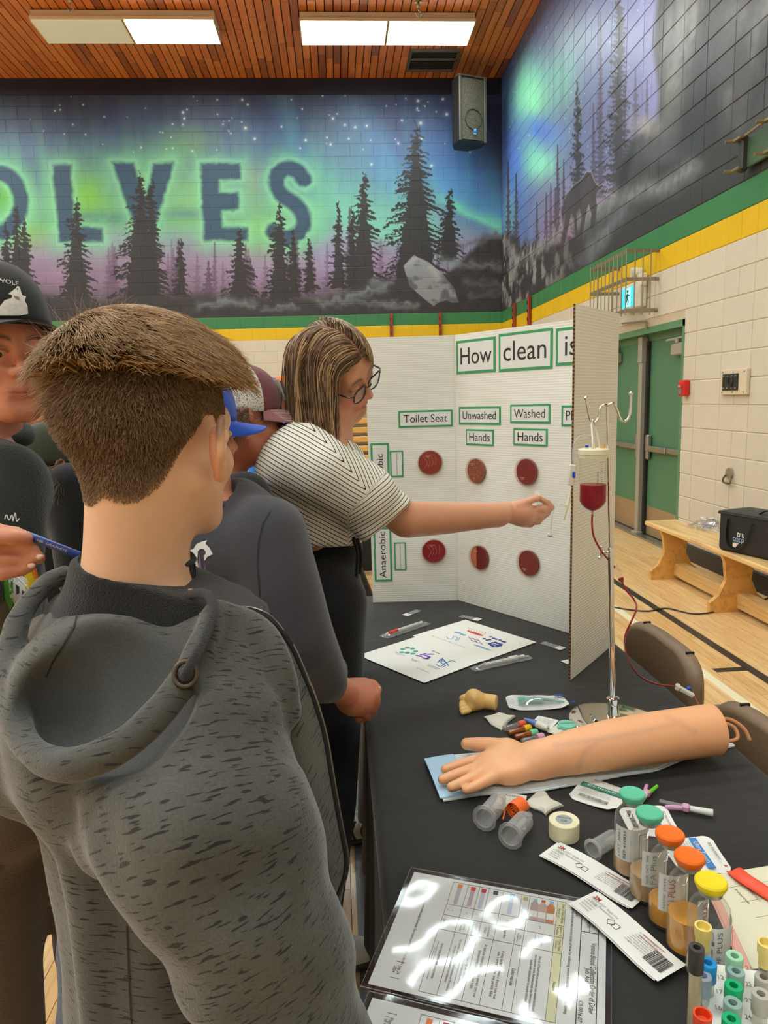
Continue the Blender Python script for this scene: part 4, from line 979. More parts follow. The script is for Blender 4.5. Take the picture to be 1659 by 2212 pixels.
def card(px, a, b, s, tw, th, rot=0, vis=None, font=1.):
 """px: two opposite picture corners (u0, v0, u1, v1); lettering fills the share tw x th of the card"""
 p0 = PL(px[0], px[1], a, b); p1 = PL(px[2], px[3], a, b)
 x = np.array([b[0]-a[0], b[1]-a[1], 0.]); x /= np.linalg.norm(x); n = np.array([x[1], -x[0], 0.]); z = np.array([0, 0, 1.])
 w = abs((p1-p0)@x); h = abs(p1[2]-p0[2]); c = (p0+p1)/2; R = np.stack([x, z, n], 1)
 cd = obj('sign_card', MB().box(c+n*.001, (w, h, .002), R=R), GB, board, True)
 bw = min(.0085, min(w, h)*.11)
 obj('card_paper', MB().box(c+n*.0022, (w-2*bw, h-2*bw, .0008), R=R), PW_, cd, True)
 if rot: R = np.stack([z, -x, n], 1); w, h = h, w
 text(s, cd, c+n*.0026, R, w*tw, h*th if th else None, INK, world=True)
card((986.5, 737, 1071, 803), B_, C_, 'How', .80, .50); card((1078, 722, 1194, 796), B_, C_, 'clean', .80, .52); card((1202, 710, 1268, 786), B_, C_, 'is', .4, .52)
card((860, 888, 978, 921), A_, B_, 'Toilet Seat', .8, .46); card((992, 879, 1082, 918), B_, C_, 'Unwashed', .80, .44); card((1103, 874, 1189, 915), B_, C_, 'Washed', .78, .46)
card((1007, 927, 1067, 964), B_, C_, 'Hands', .74, .5); card((1110, 925, 1183, 965), B_, C_, 'Hands', .74, .5); card((1214, 876, 1290, 922), B_, C_, 'Phone', .74, .46)
card((800, 958, 843, 1075), A_, B_, 'Aerobic', .62, .36, 1); card((806, 1140, 848, 1255), A_, B_, 'Anaerobic', .86, .36, 1)
card((842, 974, 872, 1030), A_, B_, '(incubated with oxygen)', .80, .10, 1); card((851, 1172, 878, 1231), A_, B_, '(incubated without oxygen)', .86, .10, 1)
# petri dishes stuck to the board
RIM = MG('clear_polystyrene', (250, 244, 240), .015, .04, .004, .22); INKW = M('print_pale', (232, 190, 180), .6)
def dish(px, a, b, col, label, kind=0):
 c = PL(px[0], px[1], a, b); x = np.array([b[0]-a[0], b[1]-a[1], 0.]); x /= np.linalg.norm(x); n = np.array([x[1], -x[0], 0.]); z = np.array([0, 0, 1.])
 t = E('petri_dish', c, label, 'dish', 'petri dishes on the display board'); R = np.stack([x, z, n], 1)
 r = .044; L = lambda *p: R@np.array(p)
 agar = M('agar_%d_%d_%d' % col, col, .22, noise=.28 if kind == 1 else .12, nscale=60, spec=.25)
 obj('agar', MB().lathe([(0, 0), (r*.91, 0), (r*.91, .006), (0, .0062)], L(0, 0, .001), n, 40), agar, t)
 o = obj('dish_base', MB().lathe([(r*.93, .0005), (r*.96, .0005), (r*.96, .0125), (r*.93, .0125), (r*.93, .0005)], (0, 0, 0), n, 40, cap=False), RIM, t, smooth=False)
 obj('dish_lid', MB().lathe([(r*.97, .002), (r, .002), (r, .0145), (r*.96, .015), (0, .0152)], (0, 0, 0), n, 40, cap=False), RIM, t)
 rr = random.Random(int(px[0]))
 if kind == 1:
  for _ in range(26):
   a0, q = rr.uniform(0, 6.28), r*.8*math.sqrt(rr.random()); obj('colony', MB().lathe([(rr.uniform(.0008, .0018), 0), (.0006, .0006)], L(q*math.cos(a0), q*math.sin(a0), .0071), n, 8), M('colony_cream', (206, 160, 120), .4), t)
 if kind == 2:
  pts = [L(.036*math.cos(a0), .036*math.sin(a0), .0072) for a0 in np.linspace(1.9, 4.2, 14)]+[L(-.012+.006*math.sin(q*3), -.036+q*.072, .0072) for q in np.linspace(0, 1, 12)]
  obj('growth', MB().prism([(.038*math.cos(a0), .038*math.sin(a0)) for a0 in np.linspace(1.9, 4.4, 16)], .0008, L(0, 0, .0068), R), M('growth_tan', (196, 110, 70), .4, noise=.2, nscale=200), t)
 if kind == 3:
  for q in range(4): obj('streak', MB().tube(spline([L(-.02+.012*q, -.02+.004*q, .0073), L(-.01+.01*q, .0, .0073), L(-.024+.014*q, .022, .0073)], 5), .0009, 5), M('growth_pale', (196, 108, 92), .4, noise=.2), t)
 text('BLOOD AGAR\nEXP 05', t, L(-.008, .022 if kind else -.02, .0156), R, .02, .008, INKW)
dish((929, 999), A_, B_, (150, 58, 44), 'brownish red petri dish on the left panel, upper one under Toilet Seat', 3)
dish((1031, 1017), B_, C_, (150, 84, 58), 'dull brown petri dish with pale colonies, under the Unwashed Hands cards', 1)
dish((1140, 1019), B_, C_, (128, 26, 20), 'dark red petri dish under the Washed Hands cards', 0)
dish((937, 1190), A_, B_, (150, 22, 30), 'bright red petri dish beside the Anaerobic card', 3)
dish((1038, 1204), B_, C_, (122, 14, 16), 'deep red petri dish with a tan strip along its left side', 2)
dish((1144, 1216), B_, C_, (122, 8, 14), 'evenly deep red petri dish lowest on the right', 0)
# ---------------------------------------------------------------- drip stand with bottle and lines
pb = P(1325, 1558, z=T); YP = 1.42
pk = P(1318.5, 1182, y=YP); ptop = P(1312.5, 878, y=YP)
t = E('drip_stand', pb, 'chrome drip stand with two hooks and a round mirror base', 'stand')
obj('stand_base', MB().lathe([(.094, .001), (.095, .004), (.09, .007), (.05, .009), (.047, .013), (.03, .017), (.0, .018)], pb, (0, 0, 1), 56), CHROME, t, True, smooth=False, auto=.6)
q = (pk-pb)/np.linalg.norm(pk-pb)
obj('base_collar', MB().lathe([(.016, .012), (.012, .03), (.0115, .04), (.0135, .042), (.0135, .055), (.009, .058)], pb, q, 24), CHROME, t, True, auto=.6)
obj('lower_pole', MB().lathe([(.0062, .05), (.0062, np.linalg.norm(pk-pb)-.002), (.0055, np.linalg.norm(pk-pb))], pb, q, 20), CHROME, t, True, auto=.6)
obj('upper_pole', MB().cyl(pk, ptop, .0037, seg=16), CHROME, t, True, auto=.6)
hk = [P(u, v, y=YP) for u, v in [(1266, 860), (1270, 886), (1275, 906), (1283, 912.5), (1292, 905), (1296, 884), (1302, 876), (1313, 875), (1325, 872), (1333, 886), (1340, 905), (1349, 910), (1358, 902), (1362, 880), (1363, 850)]]
ho = obj('hook_arm', MB().tube(spline(hk, 5), .0027, 10), CHROME, t, True, smooth=True)
for i in (0, -1): obj('hook_ball', MB().ball(hk[i], .0045), CHROME, t, True, smooth=True)
kn = P(1303, 1195, y=YP); kp = pb+q*((kn[2]-pb[2])/q[2])
obj('clamp_knob', MB().cyl(kp, kn+(kn-kp)*.1, .0035).ball(kn, .0055).cyl(kn+(0, 0, -.008)-(.004, 0, 0), kn+(-.004, 0, .012), .0025).ball(kn+(-.008, -.002, -.009), .004).ball(kn+(-.004, 0, .013), .003), CHROME, t, True, auto=.6)
# bottle of red liquid hanging on the left hook
bt = P(1281, 975, y=YP-.012); bb = P(1280, 1104, y=YP-.012); bh = bt[2]-bb[2]; rb_ = .0272
t = E('drip_bottle', (bb[0], bb[1], bb[2]), 'clear drip bottle half full of red liquid hanging on the left hook', 'bottle')
CLR = MG('clear_pvc', (252, 252, 252), .015, .06, .004, .2); REDL = M('red_liquid', (150, 4, 34), .25, noise=.1, nscale=20, spec=.15); IVORY = M('ivory_plastic', (232, 224, 190), .4, noise=.02); WTUBE = M('milky_tube', (222, 216, 200), .35, noise=.02); BLUEP = M('blue_plastic', (26, 70, 190), .4); ORP = M('apricot_plastic', (236, 170, 84), .45)
lz = P(1280, 1046, y=YP-.012)[2]-bb[2]
obj('bottle_wall', MB().lathe([(.004, 0), (.013, .003), (.023, .012), (rb_, .021), (rb_, bh)], (0, 0, 0), (0, 0, 1), 40, cap=False), CLR, t, smooth=True)
obj('red_fill', MB().lathe([(.003, .001), (.012, .0045), (.022, .0135), (rb_-.001, .022), (rb_-.001, lz), (0, lz)], (0, 0, 0), (0, 0, 1), 40), REDL, t, auto=.7)
obj('bottle_lid', MB().lathe([(rb_+.001, bh-.013), (rb_+.002, bh-.006), (rb_+.0035, bh-.005), (rb_+.0035, bh+.004), (rb_-.002, bh+.006), (0, bh+.006)], (0, 0, 0), (0, 0, 1), 40), IVORY, t, auto=.5)
obj('lid_spout', MB().cyl((0, 0, bh+.005), (0, 0, bh+.017), .0035, .0022), IVORY, t)
obj('blue_port', MB().cyl((-.017, -.008, bh+.005), (-.017, -.008, bh+.009), .004), IVORY, t); obj('blue_cap', MB().cyl((-.017, -.008, bh+.009), (-.017, -.008, bh+.0135), .0034), BLUEP, t)
obj('apricot_port', MB().cyl((.018, -.004, bh+.005), (.018, -.004, bh+.014), .0034), ORP, t)
pin = MB()
Rt = np.array([[1, 0, 0], [0, 0, -1], [0, 1, 0.]])
for k in range(13):
 z = bh-.02-k*.0044; L_ = .009 if k % 5 == 0 else .004; a0 = .35
 obj('scale_mark', MB().box((rb_*math.sin(.2)+.002, -rb_*math.cos(.2)-.0006, z), (L_, .0004, .0006)), INK, t)
 aa = .62; Rc = np.array([[math.cos(aa), 0, math.sin(aa)], [math.sin(aa), 0, -math.cos(aa)], [0, 1, 0.]])
 text('%d' % (250-10*k)+(' ml' if k % 5 == 0 else ''), t, (rb_*math.sin(aa), -rb_*math.cos(aa), z), Rc, .006 if k % 5 == 0 else .0042, .0022, INK, lift=.0006)
text('DISCARD AFTER', t, (-.001, -rb_, bh-.062), np.array([[0, 1, 0], [0, 0, -1], [-1, 0, 0.]]), .046, .0034, INK, lift=.0008)
o3 = np.array(t.location)
hl = P(1281, 912, y=YP)-o3
obj('hanging_loop', MB().tube(spline([(-.010, -.02, bh-.012), (-.009, -.018, bh+.02), hl+(-.004, -.004, -.006), hl+(0, 0, .0045), hl+(.004, .004, -.004), (.013, .006, bh+.02), (.017, .008, bh+.002)], 6), .0021, 8), WTUBE, t, smooth=True)
obj('outlet', MB().cyl((0, 0, .001), (0, 0, -.012), .0034, .0026), WTUBE, t)
# short vent line with clamp and spike
t = E('vent_line', P(1236, 1010, y=YP-.02), 'thin clear line with blue slide clamp and white spike at the bottle', 'tubing')
V3 = lambda u, v, y=YP-.02: P(u, v, y=y)
CT = MG('clear_tubing', (244, 244, 244), .1, .06, .28, .5)
obj('clear_line', MB().tube(spline([V3(1280, 954, YP-.012), V3(1277, 945), V3(1268, 941), V3(1252, 944), V3(1240, 958), V3(1237, 985), V3(1237.5, 1004)], 6), .0016, 8), CT, t, True, smooth=True)
obj('slide_clamp', MB().box((V3(1236, 1002)+V3(1233, 1050))/2, (.013, .008, .043), R=np.array(Matrix.Rotation(.12, 3, 'Y')), bev=.002), WTUBE, t, True)
obj('clamp_roller', MB().box(V3(1238, 1025)-(0, .005, 0), (.006, .006, .013), bev=.002), BLUEP, t, True)
obj('spike', MB().cyl(V3(1234, 1052), V3(1231, 1066), .0014).cyl(V3(1232, 1066), V3(1226, 1090), .0018, .0038).cyl(V3(1226, 1090), V3(1217, 1124), .0036, .002).box(V3(1224.5, 1091), (.016, .006, .0022)), IVORY, t, True)
obj('side_line', MB().tube(spline([V3(1218, 1088), V3(1205, 1090), V3(1196, 1104), V3(1191, 1128), V3(1189.5, 1146)], 6), .0011, 8), CT, t, True, smooth=True)
obj('line_cap', MB().cyl(V3(1189.5, 1145), V3(1188.5, 1155), .0022).cyl(V3(1188.5, 1153), V3(1188.3, 1156.5), .0052), WTUBE, t, True); obj('cap_ring', MB().cyl(V3(1188.3, 1156.5), V3(1188.2, 1158.5), .0049), BLUEP, t, True)
# blood line to the arm
t = E('blood_line', P(1390, 1465, z=T+.02), 'red filled drip line looping from the bottle to the arm model', 'tubing')
RT = M('red_tube', (150, 14, 22), .22, noise=.04, coat=.4)
obj('upper_line', MB().tube(spline([V3(1279.5, 1108, YP-.012), V3(1279, 1135), V3(1283, 1160), V3(1295, 1184), V3(1305, 1198), V3(1318, 1214, YP+.01), V3(1328, 1226, YP+.012)], 6), .0021, 8), RT, t, True, smooth=True)
ch0, ch1 = V3(1327, 1222, YP+.012), V3(1342, 1252, YP+.005)
obj('drip_chamber', MB().cyl(ch0, ch1, .0062, .0066), CLR, t, True, smooth=False); obj('chamber_blood', MB().cyl(ch1+(ch0-ch1)*.12, ch1, .0058, .0062), REDL, t, True); obj('chamber_outlet', MB().cyl(ch1, ch1+(ch1-ch0)*.22, .006, .0024), RT, t, True)
rp_ = [(1343, 1256, 1.425), (1352, 1274, 1.42), (1370, 1296, 1.41), (1375, 1315, 1.4), (1363, 1344, 1.395), (1351, 1372, 1.4), (1350, 1400, 1.42), (1362, 1435, 1.45), (1385, 1463, 1.5), (1420, 1478, 1.53), (1462, 1483, 1.545)]
rpts = [P(u, v, y=y) for u, v, y in rp_]
obj('lower_line', MB().tube(spline(rpts, 6), .0021, 8), RT, t, True, smooth=True)
ca, cb = P(1459, 1482, y=1.545), P(1499, 1504, y=1.53)
Rc = frame(cb-ca); obj('roller_clamp', MB().box((ca+cb)/2, (.013, .011, np.linalg.norm(cb-ca)), R=Rc, bev=.0025).box(ca+(cb-ca)*.12, (.02, .014, .012), R=Rc, bev=.003), WTUBE, t, True)
obj('clamp_wheel', MB().cyl((ca+cb)/2+(cb-ca)*.25+Rc[:, 1]*.004+np.array([0, .006, .004]), (ca+cb)/2+(cb-ca)*.25+Rc[:, 1]*.004+np.array([0, .011, .008]), .006), BLUEP, t, True)
obj('end_line', MB().tube(spline([cb, P(1506, 1516, y=1.50), P(1512, 1530, y=1.45), P(1500, 1560, y=1.36)], 6), .002, 8), RT, t, True, smooth=True)
# ---------------------------------------------------------------- things lying on the table
def Rz(a): return np.array([[math.cos(a), -math.sin(a), 0], [math.sin(a), math.cos(a), 0], [0, 0, 1.]])
def fr2(p, q):
 """frame on the table: x from p to q, y to its left, z up; returns centre, R, length"""
 d = np.array(q)-np.array(p); d[2] = 0; L = np.linalg.norm(d); x = d/L; return (np.array(p)+np.array(q))/2, np.stack([x, [-x[1], x[0], 0], [0, 0, 1.]], 1), L
def place(name, p, q, label, cat, group=None):
 c, R, L = fr2(p, q); t = E(name, (c[0], c[1], T+.0005), label, cat, group, rz=math.atan2(R[1, 0], R[0, 0])); return t, L
def rrect(w, h, r, n=5):
 o = []
 for sx, sy, a0 in ((1, 1, 0), (-1, 1, 90), (-1, -1, 180), (1, -1, 270)):
  for k in range(n+1): a = math.radians(a0+90*k/n); o.append((sx*(w/2-r)+r*math.cos(a), sy*(h/2-r)+r*math.sin(a)))
 return o
FLAT = np.eye(3)
PAPER = M('paper_white', (236, 234, 226), .6, noise=.015); GREY = M('print_grey', (120, 116, 108), .7); REDP = M('print_red', (196, 50, 40), .6); BLU = M('print_blue', (60, 130, 200), .6); TEALP = M('print_teal', (60, 140, 120), .6)
def fine(par, x, y, w, h, rows, mat=None, z=.0012, seed=0, R=None, words=('collect', 'single use only', 'sterile', 'do not use if package is damaged', 'see instructions', 'latex free', 'store at room temperature', 'for in vitro use')):
 """a block of fine print"""
 r = random.Random(seed); s = []
 for k in range(rows):
  l = ''
  while len(l) < 26: l += r.choice(words)+' '
  s.append(l[:28+r.randint(-6, 0)])
 text('\n'.join(s), par, (x, y, z), R if R is not None else FLAT, w, h, mat or GREY, name='fine_print')
def barcode(par, x, y, w, h, z=.0012, R=None, seed=1):
 r = random.Random(seed); m = MB(); R = np.eye(3) if R is None else R; p = -w/2
 while p < w/2-.0006:
  a = r.choice((.0004, .0006, .001)); b_ = r.choice((.0004, .0007, .001)); q = np.array([x, y, z])+R[:, 0]*(p+a/2); m.box(q, (a, h, .0002), R=R); p += a+b_
 obj('barcode', m, INK, par, kind='stuff', split=False)
# two printed sheets
def sheet(a, b, c, d, label, dz):
 a, b, c, d = [np.array(tp(*p)) for p in (a, b, c, d)]; x = (b-a)/np.linalg.norm(b-a); y = d-a; y -= (y@x)*x; y /= np.linalg.norm(y); R = np.stack([x, y, [0, 0, 1.]], 1)
 cc = (a+b+c+d)/4; t = E('printed_sheet', (cc[0], cc[1], T+.0004+dz), label, 'paper', 'printed sheets about bacteria', rz=math.atan2(x[1], x[0]))
 W, Hh = np.linalg.norm(b-a), abs((d-a)@y); G = np.array([[((i/12-.5)*W, (j/12-.5)*Hh, .0008+.004*max(0, (abs(i/12-.5)-.4))*max(0, j/12-.3)) for j in range(13)] for i in range(13)])
 o = obj('paper', MB().slab(G, .0003), PAPER, t, smooth=False); L = lambda u, v: R.T@(tp(u, v)-np.array([cc[0], cc[1], 0]))
 return t, L
t, L = sheet((778, 1417), (922, 1477), (1050, 1427), (898, 1371), 'printed sheet with green, purple and blue bacteria drawings, the nearer one', .001)
TE = M('ink_teal', (80, 168, 148), .6); PU = M('ink_purple', (112, 70, 170), .6); SB = M('ink_blue', (58, 120, 180), .6); NV = M('ink_navy', (32, 62, 150), .6); RDI = M('ink_red', (206, 72, 62), .6); LBI = M('ink_sky', (120, 170, 210), .6); MAU = M('ink_mauve', (96, 60, 110), .6)
def spot(par, p, rx, ry, a, mat, name='drawing'):
 obj(name, MB().prism([(rx*math.cos(q)*math.cos(a)-ry*math.sin(q)*math.sin(a), rx*math.cos(q)*math.sin(a)+ry*math.sin(q)*math.cos(a)) for q in np.arange(14)/14*6.2832], .0002, (p[0], p[1], .0012)), mat, par)
def squig(par, ps, r, mat, closed=False):
 ps = [(p[0], p[1], .0012) for p in ps]; q = spline(ps, 5); obj('drawing', MB().tube(q, r, 5, flat=.15), mat, par)
for u, v in [(870, 1403), (880, 1400), (891, 1402), (898, 1408), (868, 1410), (880, 1411), (892, 1413)]: spot(t, L(u, v), .0075, .0075, 0, TE)
for u, v, a in [(905, 1418, .3), (914, 1414, 1.4), (922, 1418, 0), (930, 1414, .8), (918, 1423, .2), (926, 1422, 2.)]: spot(t, L(u, v), .012, .0045, a, PU)
for ps in [[(945, 1432), (955, 1424), (965, 1432), (975, 1428), (985, 1431)], [(942, 1436), (952, 1441), (962, 1433), (970, 1440)], [(957, 1422), (953, 1432), (962, 1438), (957, 1442)], [(948, 1428), (960, 1430), (968, 1436)]]: squig(t, [L(*p) for p in ps], .0016, SB)
text('Bacteria', t, (*L(942, 1410)[:2], .0012), FLAT, .03, .008); text('Spherical shaped\n(cocci)', t, (*L(862, 1414)[:2], .0012), FLAT, .04, .012); text('Rod-shaped\n(bacilli)', t, (*L(896, 1428)[:2], .0012), FLAT, .032, .012); text('Spiral-shaped\n(spirochetes)', t, (*L(936, 1442)[:2], .0012), FLAT, .04, .012); text('© illustration', t, (*L(914, 1449)[:2], .0012), FLAT, .05, .005, GREY)
t, L = sheet((893, 1374), (1045, 1430), (1157, 1386), (1003, 1338), 'printed sheet with red and blue bacteria drawings, farther one under the other', 0)
spot(t, L(1026, 1368), .034, .007, -.0, RDI)
for q in range(7): squig(t, [L(1012+q*5, 1364+q*1.4), L(1013+q*6, 1358+q*1.6), L(1010+q*6, 1355+q*1.8)], .0006, RDI)
for u, v in [(985, 1366), (991, 1367), (997, 1370), (1003, 1372)]: spot(t, L(u, v), .006, .006, 0, LBI)
squig(t, [L(964, 1375), L(970, 1381), L(978, 1379), L(980, 1374), L(988, 1378), L(984, 1384)], .0014, LBI); squig(t, [L(992, 1377), L(990, 1383), L(984, 1382)], .0014, LBI)
for k in range(2): squig(t, [L(1012+k*5+5*i, 1377+k*6+i*1.6+(i % 2)*2-1) for i in range(6)], .0016, MAU)
for u, v in [(1060, 1376), (1066, 1379), (1072, 1381), (1080, 1383), (1086, 1386), (1090, 1387), (1046, 1380), (1052, 1383), (1058, 1382)]: spot(t, L(u, v), .0055, .0055, 0, NV)
for u, v in [(1058, 1391), (1064, 1389), (1070, 1388), (1076, 1390), (1082, 1392), (1062, 1394), (1068, 1393), (1074, 1394), (1080, 1395), (1066, 1397), (1074, 1397)]: spot(t, L(u, v), .006, .006, 0, NV)
spot(t, L(1042, 1399), .036, .0042, -.0, LBI)
text('Bacteria come in many different shapes and sizes', t, (*L(968, 1386)[:2], .0012), FLAT, .14, .006, GREY)
# microscope slides
GLS = MG('slide_glass', (244, 246, 246), .10, .03, .10, .3)
def slide(p, q, label):
 t, L = place('microscope_slide', tp(*p), tp(*q), label, 'slide', 'microscope slides')
 obj('glass', MB().box((-.011, 0, .001), (.053, .025, .0012)), GLS, t); obj('frosted_end', MB().box((.0265, 0, .001), (.022, .025, .0013)), PAPER, t)
 text('01/05', t, (.0265, .002, .0017), FLAT, .014, .004, GREY)
slide((903, 1319), (877, 1329), 'glass slide near the left panel, white end towards the viewer'); slide((996, 1331), (1036, 1339), 'glass slide just behind the printed sheets'); slide((1172, 1388), (1216, 1402), 'glass slide right of the printed sheets'); slide((1268, 1420), (1216, 1432), 'glass slide half hidden under the right panel of the board')
# peel pouches with swabs
FILM = MG('clear_film', (246, 246, 246), .12, .12, .12, .5)
def pouch(p, q, label, kind):
 t, L = place('swab_pouch', tp(*p), tp(*q), label, 'swab', 'wrapped swabs'); W = .04; h = .012
 G = np.array([[((i/24-.5)*L, (j/10-.5)*W*(1 if kind == 0 else .8+.35*math.sin(i*.7)*.2), .0015+h*max(0, 1-abs(j/10-.5)*2.6)*min(1, min(i, 24-i)/4)+.0012*math.sin(i*1.9+j)) for j in range(11)] for i in range(25)])
 body = MB().cyl((-.3*L, 0, .007), (.38*L, 0, .007), .0052)
 if kind == 0:
  obj('swab_tube', body, M('tube_label', (226, 226, 222), .5), t); obj('red_cap', MB().cyl((-.38*L, 0, .007), (-.19*L, 0, .007), .0066), M('cap_red', (220, 60, 44), .4), t); obj('white_end', MB().cyl((-.42*L, .004, .006), (-.38*L, .004, .006), .004), PAPER, t)
  text('Transport swab  LOT 2304', t, (.1*L, 0, .0126), FLAT, .5*L, .004, GREY)
 else:
  obj('swab_tube', body, M('tube_milky', (218, 216, 204), .4), t); obj('tube_cap', MB().cyl((.12*L, 0, .0075), (.26*L, 0, .0075), .0072), M('cap_milky', (232, 230, 218), .4), t); obj('swab_stick', MB().cyl((.26*L, 0, .006), (.46*L, 0, .005), .002), PAPER, t)
 obj('film', MB().grid(G), FILM, t, smooth=True)
pouch((828, 1377), (922, 1345), 'clear pouch with a red capped swab tube, left of the printed sheets', 0); pouch((1020, 1447), (1146, 1419), 'clear pouch with a white swab tube, in front of the sheets', 1)
# small foot model
FOOTM = M('foot_plastic', (232, 188, 112), .4, noise=.04, sss=.1)
def foot():
 c = tp(1035, 1535); s = SDF.box((c[0]-.07, c[1]-.06, T-.01), (c[0]+.07, c[1]+.12, T+.07), .0013)
 D = lambda u, v, z: P(u, v, z=T+z)
 s.chain([D(1026, 1512, .024), D(1045, 1514, .020), D(1074, 1518, .0185)], [.0205, .0175, .0172], .008)
 s.ell(D(1022, 1507, .029), (.019, .019, .019), None, .008)
 s.chain([D(1024, 1510, .026), D(1018, 1514, .022)], [.0195, .0150], .008); s.chain([D(1016, 1528, .0115), D(1030, 1522, .0145)], [.0105, .013], .008)
 toes = [((1006, 1506), (1000, 1509), .0088, .027), ((1003, 1518), (997, 1519.5), .0062, .0195), ((1003, 1525), (996.5, 1526.5), .0058, .0155), ((1003, 1532), (997, 1533.5), .0054, .0115), ((1004, 1538), (999, 1540), .0050, .0075)]
 for (a0, a1), (b0, b1), r, z in toes: s.cap(D(a0+9, a1-2, z), D(b0, b1, z), r*1.05, r, .0025)
 for i in range(4):
  (_, _), (b0, b1), _, z = toes[i]; (_, _), (d0, d1), _, z2 = toes[i+1]
  s.cap(D((b0+d0)/2-3, (b1+d1)/2-1, (z+z2)/2+.004), D((b0+d0)/2+9, (b1+d1)/2-4, (z+z2)/2+.012), .0020, .0010, .002, 's')
 s.ell(D(1001, 1504.5, .0335), (.0042, .0042, .0025), None, .0012)
 s.plane((0, 0, T+.0008), (0, 0, -1), .002); e = D(1072, 1518, .02)-D(1040, 1514, .02); s.plane(D(1072, 1518, .02), e, .0015)
 o = sobj('foot_model', s.mesh(1), FOOTM, None, loc=(c[0], c[1], T)); tag(o, 'small pale plastic foot model standing on the black cloth', 'foot model')
foot()
# gauze pads
GZ = M('gauze', (236, 230, 212), .9, noise=.06, nscale=400, bump=.5, bscale=900)
def gauze(c, pts, label, seed):
 pts = [np.array(tp(*p)) for p in pts]; m = sum(pts)/4; n = 14; G = np.zeros((n, n, 3)); r = np.random.default_rng(seed)
 for i in range(n):
  for j in range(n):
   a, b = i/(n-1), j/(n-1); q = (pts[0]*(1-a)+pts[1]*a)*(1-b)+(pts[3]*(1-a)+pts[2]*a)*b
   e = min(a, 1-a, b, 1-b); G[i, j] = (q[0], q[1], T+.0055+.004*math.sin(3*a+seed)*math.cos(2.6*b+seed)-.003*(e < .01)); G[i, j, :2] += .003*math.sin(7*a+5*b+seed)*np.array([1, .4])*(e < .12)
 t = E('gauze_pad', (m[0], m[1], T), label, 'gauze', 'gauze pads'); obj('top_layer', MB().slab(G, .0025), GZ, t, True, smooth=False)
 G2 = G.copy(); G2[..., 2] -= .0028; G2[..., :2] = m[:2]+(G2[..., :2]-m[:2])*1.02+(.002, .002); obj('under_layer', MB().slab(G2, .002), GZ, t, True)
gauze(0, [(1043, 1551), (1080, 1577), (1111, 1549), (1078, 1537)], 'folded white gauze pad in front of the foot model', 1); gauze(0, [(1134, 1731), (1176, 1762), (1212, 1741), (1166, 1705)], 'folded white gauze pad beside the orange tourniquet', 2)
# big peel pack with a green catheter
def wavy(par, w, h, rx, mat, amp=.004, name='pack', z=.001, seed=0):
 out = rrect(1, 1, .12, 4); n = 20; G = np.zeros((n, n, 3))
 for i in range(n):
  for j in range(n):
   a, b = 2*i/(n-1)-1, 2*j/(n-1)-1; k = 1-.12*max(0, abs(a)+abs(b)-1.72)/.28*rx
   G[i, j] = (a*w/2*k, b*h/2*k, z+amp*(.5+.5*math.sin(2.2*a+1.7*b+seed))*(abs(a)**2*.7+.3))
 return obj(name, MB().slab(G, .0009), mat, par, smooth=False)
t, L = place('catheter_pack', tp(1096, 1520), tp(1224, 1517), 'clear and white peel pack holding a pale green device, beside the foot model', 'pack')
PKW = M('pack_white', (232, 232, 226), .45, noise=.03, nscale=12)
wavy(t, L, .075, 1, PKW, .008, seed=.8)
obj('green_device', MB().box((-.012, -.006, .012), (.05, .02, .008), bev=.003).cyl((.012, -.004, .012), (.06, -.018, .01), .004, .0018).cyl((-.045, -.008, .012), (-.03, -.007, .012), .008), M('device_green', (120, 196, 172), .35), t)
obj('blue_mark', MB().box((.056, .023, .0085), (.02, .012, .0006)).prism([(0, 0), (.012, 0), (.012, .014)], .0006, (.072, -.022, .0095)), NV, t)
fine(t, -.01, .024, .09, .014, 4, GREY, .0095, 5); fine(t, -.062, .0, .02, .035, 6, GREY, .0085, 6)
G = np.array([[(-.05+.1*i/12, -.03+.05*j/8, .010+.011*math.sin(math.pi*i/12)*math.sin(math.pi*j/8)) for j in range(9)] for i in range(13)]); obj('blister', MB().grid(G), FILM, t, smooth=True)
# four sample tubes lying side by side
def vial(a, b, cc, fill, label, r=.0062):
 t, L = place('sample_tube', tp(*a), tp(*b), label, 'tube', 'small lying sample tubes')
 obj('tube_wall', MB().lathe([(0, -L*.5), (r*.8, -L*.49), (r, -L*.44), (r, L*.26)], (0, 0, r+.0006), (1, 0, 0), 18, cap=False), MG('vial_clear', (244, 240, 236), .1, .05, .14, .4) if fill is None else fill, t, smooth=True)
 obj('cap', MB().lathe([(r*1.12, L*.2), (r*1.2, L*.22), (r*1.2, L*.46), (r*1.05, L*.5), (0, L*.5)], (0, 0, r*1.2+.0006), (1, 0, 0), 18), cc, t, auto=.6)
 text('0.5 mL', t, (-.1*L, -.001, 2*r+.0012), FLAT, .016, .003, INK)
AMB = M('amber_fluid', (150, 74, 10), .15, noise=.12, coat=.8, spec=.6)
vial((1087, 1580), (1134, 1569), M('cap_coral', (226, 84, 62), .4), None, 'clear sample tube with coral red cap, first of four'); vial((1098, 1590), (1146, 1578), M('cap_gold', (240, 184, 20), .4), AMB, 'amber sample tube with yellow cap'); vial((1112, 1599), (1160, 1588), M('cap_mint', (118, 208, 162), .4), AMB, 'amber sample tube with mint green cap'); vial((1126, 1608), (1174, 1597), M('cap_pink', (222, 160, 184), .4), None, 'clear sample tube with pink cap, beside the rubber arm')
